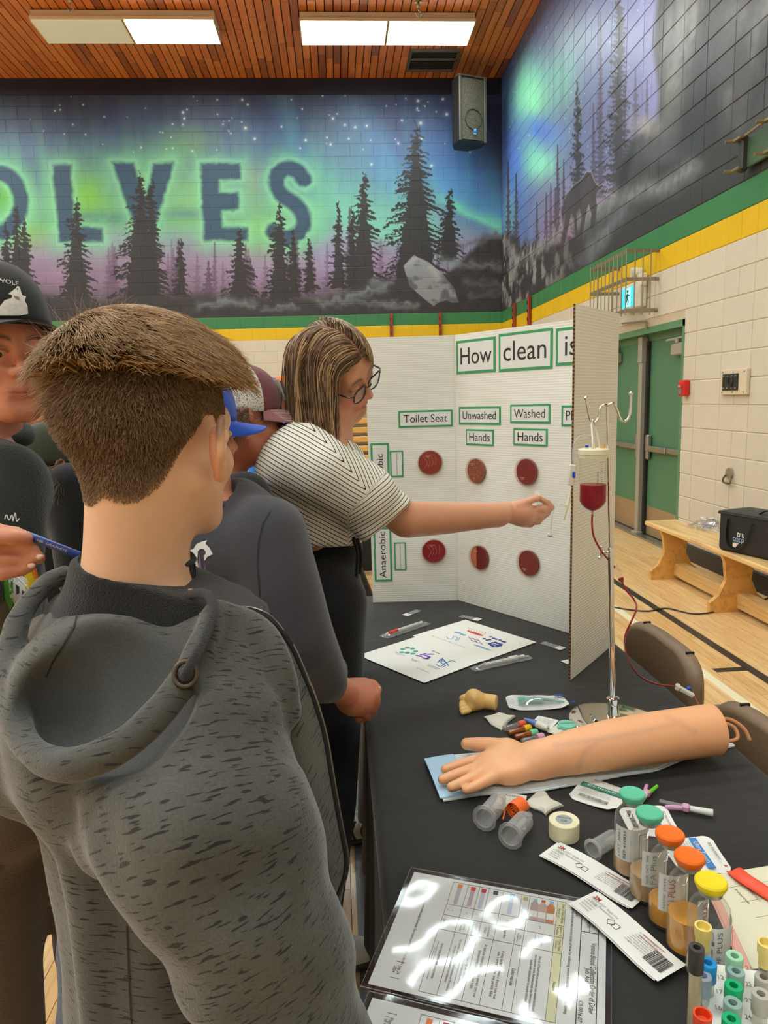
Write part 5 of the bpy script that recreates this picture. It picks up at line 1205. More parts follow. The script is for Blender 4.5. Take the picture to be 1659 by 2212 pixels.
# finger lancet
t, L = place('lancet', tp(1132, 1560), tp(1184, 1582), 'blue and white finger lancet beside the sample tubes', 'lancet')
obj('lancet_body', MB().lathe([(.001, -L*.5), (.003, -L*.48), (.0045, -L*.3), (.0072, -L*.1), (.0082, L*.08)], (0, 0, .0085), (1, 0, 0), 20), M('lancet_blue', (104, 142, 206), .4), t, auto=.6)
obj('lancet_nose', MB().lathe([(.0084, L*.06), (.0086, L*.3), (.0068, L*.48), (.004, L*.5), (.0025, L*.5), (.0025, L*.4)], (0, 0, .0087), (1, 0, 0), 20), M('lancet_white', (228, 228, 214), .4), t, auto=.6)
# swab packet, round green lancet on a white square
t, L = place('alcohol_packet', tp(1152, 1562), tp(1200, 1560), 'square white alcohol packet with fine print, behind the lancet', 'packet'); t.rotation_euler.z += math.radians(-35)
obj('packet', MB().box((0, 0, .0012), (.048, .05, .0014), bev=.0005), PAPER, t); fine(t, 0, .002, .038, .03, 7, GREY, .0021, 8)
t, L = place('white_pad', tp(1192, 1580), tp(1245, 1580), 'square white pad under the round green device', 'pad'); t.rotation_euler.z += math.radians(-38)
obj('pad', MB().box((0, 0, .001), (.055, .05, .0014), bev=.0005), M('pad_cream', (222, 220, 202), .6), t)
c = tp(1224, 1571); t = E('round_safety_device', (c[0], c[1], T+.0025), 'round pale green plastic device on the white pad', 'device')
MINT = M('mint_plastic', (132, 206, 182), .35)
obj('disc', MB().lathe([(.0185, 0), (.0195, .003), (.0185, .007), (.012, .0085), (0, .0085)], (0, 0, 0), (0, 0, 1), 28), MINT, t, auto=.5); obj('disc_rib', MB().box((0, 0, .0095), (.03, .004, .003), bev=.001).box((-.017, -.006, .003), (.01, .008, .005), bev=.001), MINT, t)
# ---------------------------------------------------------------- training arm on a blue pad
SKINM = M('rubber_skin', (242, 178, 130), .38, noise=.03, nscale=8, sss=.25)
def arm():
 D = lambda u, v, z: P(u, v, z=z)
 A = T+.012; s = SDF.box((.16, 1.03, T+.006), (.83, 1.40, T+.13), .0022)
 e0, e1 = D(1522, 1577, A+.0495), D(1545, 1575, A+.0495)
 s.chain([e1+(e1-e0), e1, D(1420, 1592, A+.049), D(1320, 1608, A+.045), D(1240, 1624, A+.040), D(1165, 1640, A+.033)], [.048, .0485, .0475, .0455, .0405, .0345], .02)
 ax = frame(D(1100, 1648, A)-D(1165, 1640, A)); wy = np.array([0, 0, 1.]); X = ax[:, 2]; Y = np.cross(wy, X); R = np.stack([X, Y, wy], 1)
 s.ell(D(1140, 1643, A+.028), (.045, .041, .026), R, .02); s.ell(D(1085, 1650, A+.022), (.052, .046, .0215), R, .015)
 s.ell(D(1096, 1625, A+.028), (.036, .022, .022), R@Rz(.25), .012)              # ball of the thumb
 s.ell(D(1108, 1672, A+.022), (.036, .018, .02), R, .012)
 F = [([(1062, 1636), (1028, 1642), (990, 1653), (962, 1662)], [.0118, .0108, .0100, .0088]), ([(1056, 1650), (1020, 1662), (985, 1674), (956, 1684)], [.0120, .0112, .0104, .0092]), ([(1060, 1662), (1030, 1676), (1000, 1690), (976, 1700)], [.0118, .0110, .0102, .0090]), ([(1072, 1676), (1048, 1688), (1024, 1700), (1008, 1706)], [.0108, .0100, .0094, .0082])]
 for pts, r in F: s.chain([D(u, v, A+z) for (u, v), z in zip(pts, (.02, .0185, .0165, .0135))], r, .006)
 for (a, _), (b, _) in zip(F[:-1], F[1:]):
  for k in range(1, 3): s.cap(D((a[k][0]+b[k][0])/2, (a[k][1]+b[k][1])/2, A+.03), D((a[k+1][0]+b[k+1][0])/2, (a[k+1][1]+b[k+1][1])/2, A+.028), .0018, .0012, .004, 's')
 s.chain([D(1092, 1617, A+.03), D(1060, 1610, A+.03), D(1030, 1608, A+.028), D(1008, 1607, A+.026)], [.019, .0150, .0135, .0115], .012)
 s.cap(D(1092, 1640, A+.050), D(1130, 1638, A+.058), .006, .008, .014, 's')
 s.cap(D(1060, 1655, A+.05), D(1100, 1660, A+.052), .007, .006, .012, 's')
 s.plane(e1, e1-e0, .003); s.plane((0, 0, A-.001), (0, 0, -1), .003)
 V, Q = s.mesh(1); col = np.tile(LC(242, 178, 130), (len(V), 1))
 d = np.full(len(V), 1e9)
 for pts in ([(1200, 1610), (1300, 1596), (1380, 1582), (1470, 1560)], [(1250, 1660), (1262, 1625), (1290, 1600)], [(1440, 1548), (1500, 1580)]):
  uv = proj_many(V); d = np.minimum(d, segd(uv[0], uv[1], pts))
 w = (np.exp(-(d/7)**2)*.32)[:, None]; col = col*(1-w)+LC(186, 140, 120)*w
 o = sobj('arm_model', (V, Q), M('rubber_arm', (242, 178, 130), .42, noise=.02, nscale=8, sss=.2, attr=True), None, col=col, loc=(.45, 1.2, T)); tag(o, 'peach rubber training arm with open hand lying palm up on a pad', 'arm model')
 TB = M('tube_tan', (206, 142, 96), .45)
 q = e1+(e1-e0)/np.linalg.norm(e1-e0)*.0
 obj('vein_tube', MB().tube(spline([q+(-.01, 0, .012), q+(.015, .0, .012), q+(.035, -.006, .004), q+(.035, -.018, -.012), q+(.012, -.02, -.016), q+(-.01, -.014, -.014)], 6), .0036, 8), TB, o, True, smooth=True)
 obj('vein_tube', MB().tube(spline([q+(-.01, .006, .016), q+(.03, .006, .016), q+(.055, -.004, 0), q+(.062, -.016, -.02)], 6), .0036, 8), TB, o, True, smooth=True)
def proj_many(V):
 q = V-CAM; d = q@CF; return 829.5+FOC*(q@CR)/d, 1106-FOC*(q@CU)/d
arm()
PADM = M('pad_blue', (180, 212, 236), .7, noise=.05, nscale=40, bump=.3, bscale=120); PADW = M('pad_white', (226, 234, 236), .8, noise=.04, nscale=60, bump=.4, bscale=160)
def underpad():
 a, b, c, d = [np.array(tp(*p)) for p in ((920, 1646), (955, 1730), (1575, 1612), (1500, 1574))]; n, m = 40, 14; G = np.zeros((n, m, 3)); PB = spline([tp(955, 1731), tp(1150, 1709), tp(1340, 1680), tp(1470, 1645), tp(1582, 1610)], 20)
 for i in range(n):
  for j in range(m):
   s, q = i/(n-1), j/(m-1); lo_ = PB[min(int(s*(len(PB)-1)), len(PB)-1)]; p = (a*(1-s)+d*s)*(1-q)+lo_*q
   G[i, j] = (p[0], p[1]+.004*math.sin(s*17), T+.0105+.001*math.sin(s*31+q*4)*min(1, 4*q)-(.003 if q in (0, 1) else 0))
 t = E('blue_underpad', (a[0]+.2, a[1], T), 'pale blue absorbent pad under the rubber arm', 'pad'); obj('pad_top', MB().slab(G, .002), PADW, t, True)
 G2 = G[:5].copy(); G2[..., 2] += .0015; G2[..., 0] -= .004; obj('blue_fold', MB().slab(G2, .0022), PADM, t, True)
 G3 = G.copy(); G3[..., 2] -= .0028; G3[:, :, :2] = G3[:, :, :2]+(.002, -.002); obj('pad_under', MB().slab(G3, .0028), PADW, t, True)
underpad()
# ---------------------------------------------------------------- holders, tourniquet, tape
HOL = MG('holder_clear', (246, 244, 240), .10, .12, .20, .5)
def holder(a, b, label, k=1.):
 """a: middle of the open flange, b: needle end"""
 A_, B_ = np.array(a), np.array(b); ax = (B_-A_)/np.linalg.norm(B_-A_); L = np.linalg.norm(B_-A_)
 t = E('tube_holder', (A_[0], A_[1], T), label, 'holder', 'clear tube holders')
 r = .0165*k; fl = []
 R = frame(ax)
 obj('barrel', MB().lathe([(r*.92, 0), (r, 0), (r, .001), (r, L*.72), (r*.9, L*.78), (r*.45, L*.8), (r*.45, L), (r*.3, L)], A_, ax, 28, cap=False), HOL, t, True, smooth=True)
 pts = [(r*1.32*math.cos(q)*(1 if abs(math.cos(q)) < .88 else .96), r*1.32*math.sin(q)) for q in np.arange(12)/12*6.283]
 ring = [(r*.94*math.cos(q), r*.94*math.sin(q)) for q in np.arange(12)/12*6.283]; V = np.array([(x, y, z) for z in (0, .0022) for x, y in pts]+[(x, y, z) for z in (0, .0022) for x, y in ring])@R.T+A_
 F = []
 for i in range(12): j = (i+1) % 12; F += [(i, j, 12+j, 12+i), (24+i, 36+i, 36+j, 24+j), (i, 24+i, 24+j, j), (12+i, 12+j, 36+j, 36+i)]
 obj('flange', MB().add(V, F), HOL, t, True)
 obj('inner_thread', MB().lathe([(r*.3, L*.76), (r*.3, L*.5), (r*.12, L*.48)], A_, ax, 16), HOL, t, True)
holder(P(1046, 1768, z=T+.021), P(1085, 1724, z=T+.012), 'clear plastic tube holder, left of the orange tourniquet'); holder(P(1102, 1806, z=T+.021), P(1142, 1762, z=T+.012), 'clear plastic tube holder in front of the orange tourniquet'); holder(P(1280, 1836, z=T+.014), P(1340, 1800, z=T+.013), 'narrow clear tube holder lying behind the tape roll', .78)
c0, c1 = P(1108, 1752, z=T+.016), P(1128, 1738, z=T+.016); t = E('tourniquet_roll', (c0[0], c0[1], T), 'rolled orange rubber tourniquet between the clear holders', 'tourniquet')
sp = [(r_*math.cos(a), r_*math.sin(a)) for a, r_ in zip(np.linspace(0, 7*math.pi, 90), np.linspace(.003, .0155, 90))]; R = frame(c1-c0); W = .026
V = []; F = []
for i, (x, y) in enumerate(sp):
 rr = math.hypot(x, y); k = (rr-.0012)/rr
 for q in ((x, y, 0), (x, y, W), (x*k, y*k, W), (x*k, y*k, 0)): V.append(q)
for i in range(len(sp)-1):
 for a in range(4): b_ = (a+1) % 4; F.append((4*i+a, 4*i+b_, 4*i+4+b_, 4*i+4+a))
obj('orange_strap', MB().add(np.array(V)@R.T+c0, F), M('rubber_orange', (250, 112, 40), .5, noise=.03), t, True, auto=.7)
obj('strap_end', MB().tube(spline([c0+R@np.array([.0150, 0, .004]), c0+R@np.array([.019, -.008, .004]), c0+np.array([-.018, -.004, -.012])], 5), .0016, 6), M('rubber_orange', (250, 112, 40), .5), t, True)
t, L = place('alcohol_packet', tp(1085, 1738), tp(1122, 1728), 'white alcohol packet partly under the clear holder and tourniquet', 'packet'); t.rotation_euler.z += math.radians(-40); obj('packet', MB().box((0, 0, .0012), (.05, .055, .0014), bev=.0005), PAPER, t); text('ALCOHOL', t, (.002, .018, .0021), FLAT, .03, .005); fine(t, 0, -.004, .04, .024, 5, GREY, .0021, 9)
c = P(1218, 1806, z=T); t = E('tape_roll', (c[0], c[1], T), 'upright roll of cream surgical tape in front of the gauze', 'tape')
TPM = M('tape_cream', (236, 224, 186), .7, noise=.04, nscale=200, bump=.2, bscale=500)
obj('tape', MB().lathe([(.013, .0295), (.0235, .0295), (.0245, .0285), (.0245, .001), (.0235, 0), (.013, 0)], (0, 0, 0), (0, 0, 1), 40), TPM, t, auto=.6)
obj('core', MB().lathe([(.0135, .0275), (.0135, .0296), (0, .0296)], (0, 0, 0), (0, 0, 1), 30), M('core_grey', (158, 164, 160), .5), t)
rv = Rz(-.35); text('Micropore', t, rv@np.array([0, .005, .0297]), rv, .02, .0045); text('CE', t, rv@np.array([0, -.004, .0297]), rv, .009, .005)
# ---------------------------------------------------------------- wing needle packs
def npack(cen, dirp, w, h, band, label, words, lift=0.):
 t, L = place('needle_pack', tp(*cen), tp(*dirp), label, 'pack', 'flat white needle packs'); c = tp(*cen); t.location = (c[0], c[1], T+.0005+lift)
 wavy(t, w, h, 1, PAPER, .006, seed=1.4)
 text('BD Vacutainer', t, (.0, h*.36, .0072), FLAT, w*.5, .005); 
 obj('colour_band', MB().box((0, h*.12, .0058), (w*.86, h*.14, .0008)), band, t); text(words, t, (0, h*.12, .0062), FLAT, w*.6, h*.09, PAPER, lift=.0006)
 fine(t, -.004, -h*.1, w*.7, h*.22, 5, GREY, .0062, int(cen[0])); barcode(t, 0, -h*.34, w*.6, h*.1, .0068, seed=int(cen[0]))
 obj('red_mark', MB().prism([(0, 0), (.005, .002), (.002, .006)], .0004, (w*.38, h*.34, .0072)), REDP, t)
npack((1295, 1716), (1340, 1731), .088, .085, TEALP, 'white needle pack with a green band, behind the green capped bottles', 'Eclipse')
npack((1402, 1776), (1418, 1806), .085, .082, BLU, 'white needle pack with a blue band, second one behind the bottles', 'Ultra Touch'); npack((1502, 1848), (1518, 1872), .085, .082, BLU, 'white needle pack with a blue band, behind the orange capped bottles', 'Ultra Touch')
def needle(a, b, col2, label, wing):
 t, L = place('safety_needle', tp(*a), tp(*b), label, 'needle', 'safety needles'); PK = M('needle_pink', (214, 160, 190), .4); z = .008
 obj('sleeve', MB().cyl((-L*.5, 0, z), (-L*.08, 0, z), .0062, .005), M('sleeve_milky', (214, 216, 206), .35), t); obj('hub', MB().box((.0, 0, z), (L*.16, .013, .013), bev=.003), PK, t)
 obj('needle_shield', MB().box((L*.22, .007, z), (L*.34, .006, .008), R=Rz(.22), bev=.002), PK, t); obj('cover', MB().cyl((L*.06, -.003, z), (L*.5, -.006, z), .0036, .003), col2, t)
needle((1380, 1740), (1412, 1704), M('cover_green', (106, 206, 40), .35), 'safety needle with a lime green cover, behind the first bottle', 0); needle((1540, 1765), (1424, 1742), MG('cover_clear', (240, 240, 240), .1, .08, .2, .4), 'safety needle with pink hub lying alone on the right', 1)
# ---------------------------------------------------------------- culture bottles
def bottle(cap, basepx, capcol, liquid, lvl, lab, label, labcol):
 b = P(*basepx, z=T); hs = np.linspace(.10, .2, 201); hh = min(hs, key=lambda h: abs(proj((b[0], b[1], T+h))[1]-cap))
 t = E('culture_bottle', (b[0], b[1], T+.0005), label, 'bottle', 'blood culture bottles in a row'); r = .0245; H_ = hh
 cl = MG('bottle_glass', (248, 248, 246), .05, .02, .03, .25)
 obj('glass', MB().lathe([(0, .003), (r*.8, 0), (r*.95, .002), (r, .007), (r, H_*.66), (r*.96, H_*.72), (r*.8, H_*.775), (r*.5, H_*.82), (r*.44, H_*.84), (r*.44, H_*.89)], (0, 0, 0), (0, 0, 1), 40, cap=False), cl, t, smooth=True)
 obj('broth', MB().lathe([(0, .0035), (r*.8, .0035), (r*.94, .006), (r*.955, .012), (r*.955, lvl), (0, lvl)], (0, 0, 0), (0, 0, 1), 36), liquid, t, auto=.7)
 obj('neck_band', MB().lathe([(r*.5, H_*.86), (r*.56, H_*.865), (r*.56, H_*.905), (r*.5, H_*.91)], (0, 0, 0), (0, 0, 1), 30), STEEL, t, auto=.5)
 obj('cap', MB().lathe([(r*.58, H_*.9), (r*.66, H_*.915), (r*.76, H_*.955), (r*.76, H_*.985), (r*.7, H_), (r*.3, H_*.99), (0, H_*.992)], (0, 0, 0), (0, 0, 1), 36), capcol, t, auto=.5)
 # paper label: a curved sheet on the near side
 a0, a1 = lab; z0, z1 = H_*.24, H_*.645; n = 16; rr = r+.0005
 G = np.array([[(rr*math.sin(a), -rr*math.cos(a), z) for z in (z0, z1)] for a in np.linspace(a0, a1, n)]); pl_ = obj('paper_label', MB().grid(G[::1]), M('label_white', (228, 228, 224), .5, noise=.02), t, smooth=True)
 def at(a): return np.array([rr*math.sin(a), -rr*math.cos(a), 0]), np.array([[0, math.cos(a), math.sin(a)], [0, math.sin(a), -math.cos(a)], [1, 0, 0.]])
 zm = (z0+z1)/2
 for k, (s_, hgt, mt) in enumerate(labcol):
  a = a0+(a1-a0)*(.14+.15*k); p, Rt_ = at(a); Rt2 = np.stack([Rt_[:, 0], -Rt_[:, 1], Rt_[:, 2]], 1) if False else np.stack([np.array([0, 0, 1.]), -np.array([math.cos(a), math.sin(a), 0]), np.array([math.sin(a), -math.cos(a), 0])], 1)
  text(s_, t, p+np.array([0, 0, zm]), Rt2, (z1-z0)*.82, hgt, mt, lift=.0008)
 p, _ = at(a0+(a1-a0)*.72); a = a0+(a1-a0)*.72; Rb_ = np.stack([np.array([math.cos(a), math.sin(a), 0]), [0, 0, 1.], np.array([math.sin(a), -math.cos(a), 0])], 1)
 m = MB(); [m.box(p+Rb_[:, 0]*x+np.array([0, 0, zm+y])+Rb_[:, 2]*.0006, (sx, sy, .0003), R=Rb_) for x, y, sx, sy in ((-.006, 0, .0005, (z1-z0)*.7), (.006, 0, .0005, (z1-z0)*.7), (0, (z1-z0)*.35, .012, .0005), (0, -(z1-z0)*.35, .012, .0005))]
 obj('label_box', m, INK, t, kind='stuff', split=False)
BR = M('broth_brown', (206, 160, 96), .2, noise=.06, nscale=40, coat=.5); BO = M('broth_orange', (236, 166, 48), .2, noise=.06, nscale=40, coat=.5); BT2 = M('broth_tan', (212, 172, 120), .2, noise=.06, coat=.5)
CT_ = M('cap_teal', (96, 196, 156), .45, noise=.02); CO = M('cap_orange', (246, 112, 10), .45, noise=.02); CY = M('cap_yellow', (240, 214, 16), .45, noise=.02)
bottle(1712, (1361, 1882), CT_, BR, .036, (-1.45, .95), 'glass culture bottle with teal cap, first in the row and farthest', [('LOT 3061', .004, GREY), ('REF 410851', .004, INK)])
bottle(1753, (1397, 1935), CT_, BT2, .04, (-.75, 1.4), 'glass culture bottle with teal cap, second in the row', [('NAME  DATE  TIME', .003, GREY), ('FA Plus', .008, TEALP)])
bottle(1798, (1440, 1990), CO, BO, .033, (-.95, 1.4), 'glass culture bottle with orange cap and SN lettering, third in the row', [('NAME  DATE', .003, GREY), ('SN PLUS', .009, REDP)])
bottle(1847, (1481, 2048), CO, BO, .05, (.0, 1.5), 'glass culture bottle with orange cap, fourth in the row', [('', .003, GREY), ('FN PLUS', .008, REDP)])
bottle(1901, (1526, 2108), CY, BT2, .02, (-.6, 1.5), 'glass culture bottle with yellow cap, nearest in the row', [('PF', .003, GREY), ('PF PLUS', .006, GREY)])
# ---------------------------------------------------------------- wound strips in paper sleeves
def strip(a, b, wpx, label, dz):
 A0, B0 = np.array(tp(*a)), np.array(tp(*b)); c, R, L = fr2(A0, B0); W = np.linalg.norm(tp(*wpx[0])-tp(*wpx[1]))
 t = E('thermometer_sleeve', (c[0], c[1], T+.0006+dz), label, 'packet', 'long paper sleeves', rz=math.atan2(R[1, 0], R[0, 0]))
 G = np.array([[((i/30-.5)*L, (j/6-.5)*W, .001+.012*max(0, i/30-.82)**1.5*4*.4+.0025*math.sin(i/30*5)+.0006*(j/6-.5)) for j in range(7)] for i in range(31)])
 G[..., 2] -= G[..., 2].min()-.001
 obj('sleeve_back', MB().slab(G-np.array([.004, .0015, .0006]), .0004), PAPER, t); obj('sleeve_front', MB().slab(G+np.array([0, 0, .0008]), .0004), PAPER, t)
 z = lambda x: float(np.interp(x, G[:, 3, 0], G[:, 3, 2]))+.001
 X = lambda f: (f-.5)*L
 text('3M', t, (X(.075), W*.26, z(X(.075))), FLAT, .011, .007, REDP, bold=.02); text('Tempa-DOT  Single-Use\nClinical Thermometer', t, (X(.2), W*.1, z(X(.2))), FLAT, .05, .010, GREY)
 fine(t, X(.1), -W*.15, .022, W*.4, 4, GREY, z(X(.1)), 3)
 obj('symbol', MB().tube([(X(.36)+.006*math.cos(q), -W*.1+.006*math.sin(q), z(X(.36))) for q in np.arange(4)/4*6.283], .0005, 4, True).tube([(X(.42)+.006*math.cos(q+.78), -W*.1+.006*math.sin(q+.78), z(X(.42))) for q in np.arange(4)/4*6.283], .0005, 4, True), INK, t)
 fine(t, X(.6), W*.08, .07, W*.55, 7, GREY, z(X(.6)), 4); obj('red_frame', MB().box((X(.6), W*.34, z(X(.6))), (.07, .0006, .0003)).box((X(.6), W*.22, z(X(.6))), (.07, .0006, .0003)), REDP, t)
 barcode(t, X(.86), 0, .03, W*.5, z(X(.86))+.0004, seed=5)
strip((1190, 1838), (1385, 1948), ((1166, 1842), (1212, 1818)), 'long white paper sleeve with red lettering, the farther of the two', .0)
strip((1263, 1950), (1452, 2112), ((1238, 1957), (1288, 1925)), 'long white paper sleeve with red lettering, overlapping the laminated sheet', .004)
# ---------------------------------------------------------------- laminated sheets
def lam_mat():
 m, t, b = base('laminate_film'); g = t.new('ShaderNodeNewGeometry'); n = t.new('ShaderNodeTexNoise', i_Scale=55., i_Detail=5.); n2 = t.new('ShaderNodeTexNoise', i_Scale=11., i_Detail=2.); t.link(g.outputs['Position'], n.inputs['Vector']); t.link(g.outputs['Position'], n2.inputs['Vector'])
 bp = t.new('ShaderNodeBump', i_Strength=.13, i_Distance=.0022); t.link(t.math('ADD', n2.outputs['Fac'], t.math('MULTIPLY', n.outputs['Fac'], .35)), bp.inputs['Height'])
 t.n.remove(b); out = t.n['Material Output']; tr = t.new('ShaderNodeBsdfTransparent'); gl = t.new('ShaderNodeBsdfGlossy', i_Roughness=.10); t.link(bp.outputs[0], gl.inputs['Normal']); fr_ = t.new('ShaderNodeFresnel', i_IOR=1.5)
 mx = t.new('ShaderNodeMixShader'); t.link(t.math('MULTIPLY_ADD', fr_.outputs[0], 1., .02), mx.inputs[0]); t.link(tr.outputs[0], mx.inputs[1]); t.link(gl.outputs[0], mx.inputs[2]); t.link(mx.outputs[0], out.inputs[0]); return m
LAMF = lam_mat()
a = np.array(tp(888, 1876)); ex = np.array(tp(1290, 1949))-a; ex /= np.linalg.norm(ex); bl = np.array(tp(805, 2140))-a; LW_ = .231; LL = .294
eyn = np.cross([0, 0, 1.], ex)                                 # away from the viewer
def lam(org, label, full):
 """org: far left corner; local x along the long side to the right, y towards the viewer is negative"""
 t = E('laminated_sheet', (org[0], org[1], T+.0006), label, 'sheet', 'laminated job aid sheets', rz=math.atan2(ex[1], ex[0]))
 pw, ph = LL-.014, LW_-.014; cx_, cy2 = LL/2, -LW_/2
 G0 = np.array([[(LL*i/40, -LW_*j/32, .0012+.0016*math.sin(i*.35+.5)*math.sin(j*.3+1)+.0016) for j in range(33)] for i in range(41)])
 obj('paper', MB().slab(np.array([[(.007+pw*i/20, -.007-ph*j/16, .0011) for j in range(17)] for i in range(21)]), .0003), PAPER, t)
 obj('film', MB().grid(G0[:, ::-1]), LAMF, t, smooth=True); obj('film_edge', MB().tube([(0, 0, .002), (LL, 0, .002), (LL, -LW_, .002), (0, -LW_, .002)], .0006, 6, True), MG('film_rim', (240, 240, 240), .25, .1, .2, .5), t)
 R = np.array([[0, 1, 0], [-1, 0, 0], [0, 0, 1.]])              # reads towards the viewer, its top to the right
 Y = lambda f: -.007-ph*f; X = lambda f: .007+pw*f; z = .0013
 def tx(s, fx, fy, w, h, m=None): text(s, t, (X(fx), Y(fy), z), R, w, h, m or INK, lift=.0002)
 def rule(x0, y0, x1, y1, w=.0005, m=None): obj('rule', MB().box(((X(x0)+X(x1))/2, (Y(y0)+Y(y1))/2, z), (abs(X(x1)-X(x0))+w, abs(Y(y1)-Y(y0))+w, .0002)), m or INK, t)
 NB = M('print_navy', (36, 36, 62), .6)
 for x0, y0, x1, y1 in ((.885, .06, .885, .95), (.965, .06, .965, .95), (.885, .06, .965, .06), (.885, .95, .965, .95), (.885, .26, .965, .26), (.925, .06, .925, .26), (.885, .26, .895, .26)): rule(x0, y0, x1, y1, .0011, NB)
 tx('Venous Blood Collection Order of Draw', .945, .6, .112, .007); tx('Job Aid', .922, .6, .022, .007); tx('Client\nServices', .932, .17, .022, .012); tx('CS.0016.07', .9, .86, .03, .005)
 tx('Purpose', .862, .09, .022, .005); tx('This job aid indicates the correct order of draw for collecting venous blood samples for lab testing', .842, .46, .19, .005)
 if not full: return t
 xs = [.805, .765, .625, .585, .49, .415, .365, .305, .225]; ys = [.03, .25, .35, .48, .97]
 obj('head_row', MB().box(((X(.805)+X(.765))/2, (Y(.03)+Y(.97))/2, z-.0001), (X(.805)-X(.765), ph*.94, .0001)), M('print_cream', (232, 226, 180), .6), t)
 for x in xs: rule(x, .03, x, .97)
 for y in ys: rule(.225, y, .805, y)
 tx('Order of Tube Collection\nFirst to Last', .785, .14, .038, .009); tx('Insert #\nif tubes', .785, .30, .016, .007); tx('Tube Type\nColour', .785, .415, .02, .007); tx('Notes', .785, .73, .014, .004)
 ic = [(.735, (120, 160, 200), (200, 120, 60)), (.695, (200, 90, 60), (200, 170, 160)), (.655, (150, 190, 190), (190, 160, 150)), (.605, (210, 180, 130), (226, 224, 216)), (.537, (60, 140, 210), (200, 205, 220)), (.452, (40, 36, 60), (214, 214, 214)), (.39, (200, 60, 70), (206, 200, 214)), (.335, (190, 50, 44), (200, 170, 180)), (.265, (216, 120, 60), (190, 184, 190))]
 for i, (fx, c1, c2) in enumerate(ic):
  x = X(fx); w = .011 if i < 3 else .006
  m1 = M('icon_%d_%d_%d' % c1, c1, .6); m2 = M('icon_%d_%d_%d' % c2, c2, .6)
  if i < 3: obj('tube_picture', MB().prism([(-w/2, -.024), (w/2, -.024), (w/2, .008), (w*.2, .014), (-w*.2, .014), (-w/2, .008)], .0002, (x, Y(.135), z)), m2, t); obj('picture_label', MB().box((x, Y(.135)-.012, z+.0002), (w*.9, .012, .0002)), PAPER, t)
  else: obj('tube_picture', MB().prism(rrect(w, .034, w*.4), .0002, (x, Y(.14)-.004, z)), m2, t)
  obj('cap_picture', MB().box((x, Y(.14)+.0165 if i >= 3 else Y(.135)+.0165, z+.0003), (w*(1.15 if i >= 3 else .5), .008 if i >= 3 else .005, .0002)), m1, t)
 nm = ['Blood Culture\nAerobic: Green\nAnaerobic: Orange', 'SPS\nYellow', 'Light Blue', 'Extra tube\nClear', 'Red\nNo additive', 'Serum\nSST Gold', 'Green', 'Lavender']
 nt = ['One set of blood cultures includes one aerobic bottle and\none anaerobic bottle. Remove plastic cap, then clean top of\nbottle with alcohol prior to sample collection', 'Collect into tube', 'If using butterfly, collect a discard tube first\ntube is prime the line, only partially filled', 'At least one volume tube is used to prevent carry over\nbetween citrate and clot activator tubes', 'Specimen is drawn before the\nclot activator is inverted five times', 'Do not mix. Leave upright, clot minimum of 30 minutes,\nthen spin within two hours of collection', 'Invert tube gently eight to ten times', 'Invert gently. If more tubes are needed\nplease see the list of tests']
 for i in range(8):
  fx = (xs[i+1]+xs[i+2])/2 if i+2 < len(xs) else .24; k = xs[i+1]-(xs[i+2] if i+2 < len(xs) else .2); hh = max(.006, pw*k*.62)
  tx(nm[i], fx, .415, min(.022, len(nm[i])*.0016), min(hh*.75, (nm[i].count('\n')+1)*.0042)); ml = max(len(q) for q in nt[i].split('\n')); nl = nt[i].count('\n')+1; tx(nt[i], fx, .73, min(.088, ml*.0016), min(hh*.85, nl*.0048)); tx('2-4', fx, .30, .005, .003) if i in (0, 2) else tx('-', fx, .30, .002, .0006)
 tx('This is a non-controlled copy if printed. The most current version is on site.', .115, .5, .14, .005); tx('Page\n1 of 4', .1, .12, .012, .010); tx('July 24\n2024', .1, .86, .014, .010)
 rule(.085, .07, .125, .07); rule(.085, .17, .125, .17); rule(.085, .8, .125, .8); rule(.085, .92, .125, .92)
 return t
lam(a, 'glossy laminated job aid sheet with tube pictures, at the front left of the table', True)
lam(a-eyn*(LW_+.004)+ex*.012, 'second glossy laminated sheet at the very front edge, mostly out of view', True)
# ---------------------------------------------------------------- requisition pad with red strap
a, b = np.array(tp(1540, 1892)), np.array(tp(1659, 2100)); 
FORM = M('form_ivory', (232, 226, 196), .6, noise=.015); PINK = M('form_pink', (240, 178, 160), .6)
t = E('requisition_form', (*tp(1590, 1960)[:2], T+.0005), 'ivory requisition form with pink copies under it, behind the bottles', 'form')
q0, q1, q2, q3 = [np.array(tp(u, v))-np.array(tp(1590, 1960)) for u, v in ((1515, 1896), (1604, 2100), (1800, 2060), (1642, 1875))]
for k, (m_, sh) in enumerate(((PINK, .0), (PINK, .001), (FORM, .0045))): obj('form_sheet' if m_ is FORM else 'pink_copy', MB().prism([(p[0]+sh*3, p[1]+sh*.4) for p in (q0, q1, q2, q3)], .0006, (0, 0, .0002+.0007*k)), m_, t)
fx = (q3-q0)/np.linalg.norm(q3-q0); fy = np.cross([0, 0, 1.], fx); RF = np.stack([-fy, fx, [0, 0, 1.]], 1)
obj('form_box', MB().tube([q0+fx*.05-fy*.11+(0, 0, .0026), q0+fx*.10-fy*.11+(0, 0, .0026), q0+fx*.10-fy*.17+(0, 0, .0026), q0+fx*.05-fy*.17+(0, 0, .0026)], .0004, 4, True), INK, t)
for k in range(6): text(('Name', 'Address', 'Health number', 'Date of birth', 'Physician', 'Tests requested')[k], t, q0+fx*(.03+.018*k)-fy*.05+(0, 0, .0024), RF, .03, .004, GREY)
for k in range(4): obj('form_rule', MB().box(q0+fx*.07-fy*(.03+.03*k)+(0, 0, .0024), (.1, .0004, .0002), R=np.stack([fx, fy, [0, 0, 1.]], 1)), GREY, t)
t = E('red_strap', (*tp(1620, 1900)[:2], T+.003), 'translucent red strap lying over the requisition form', 'strap')
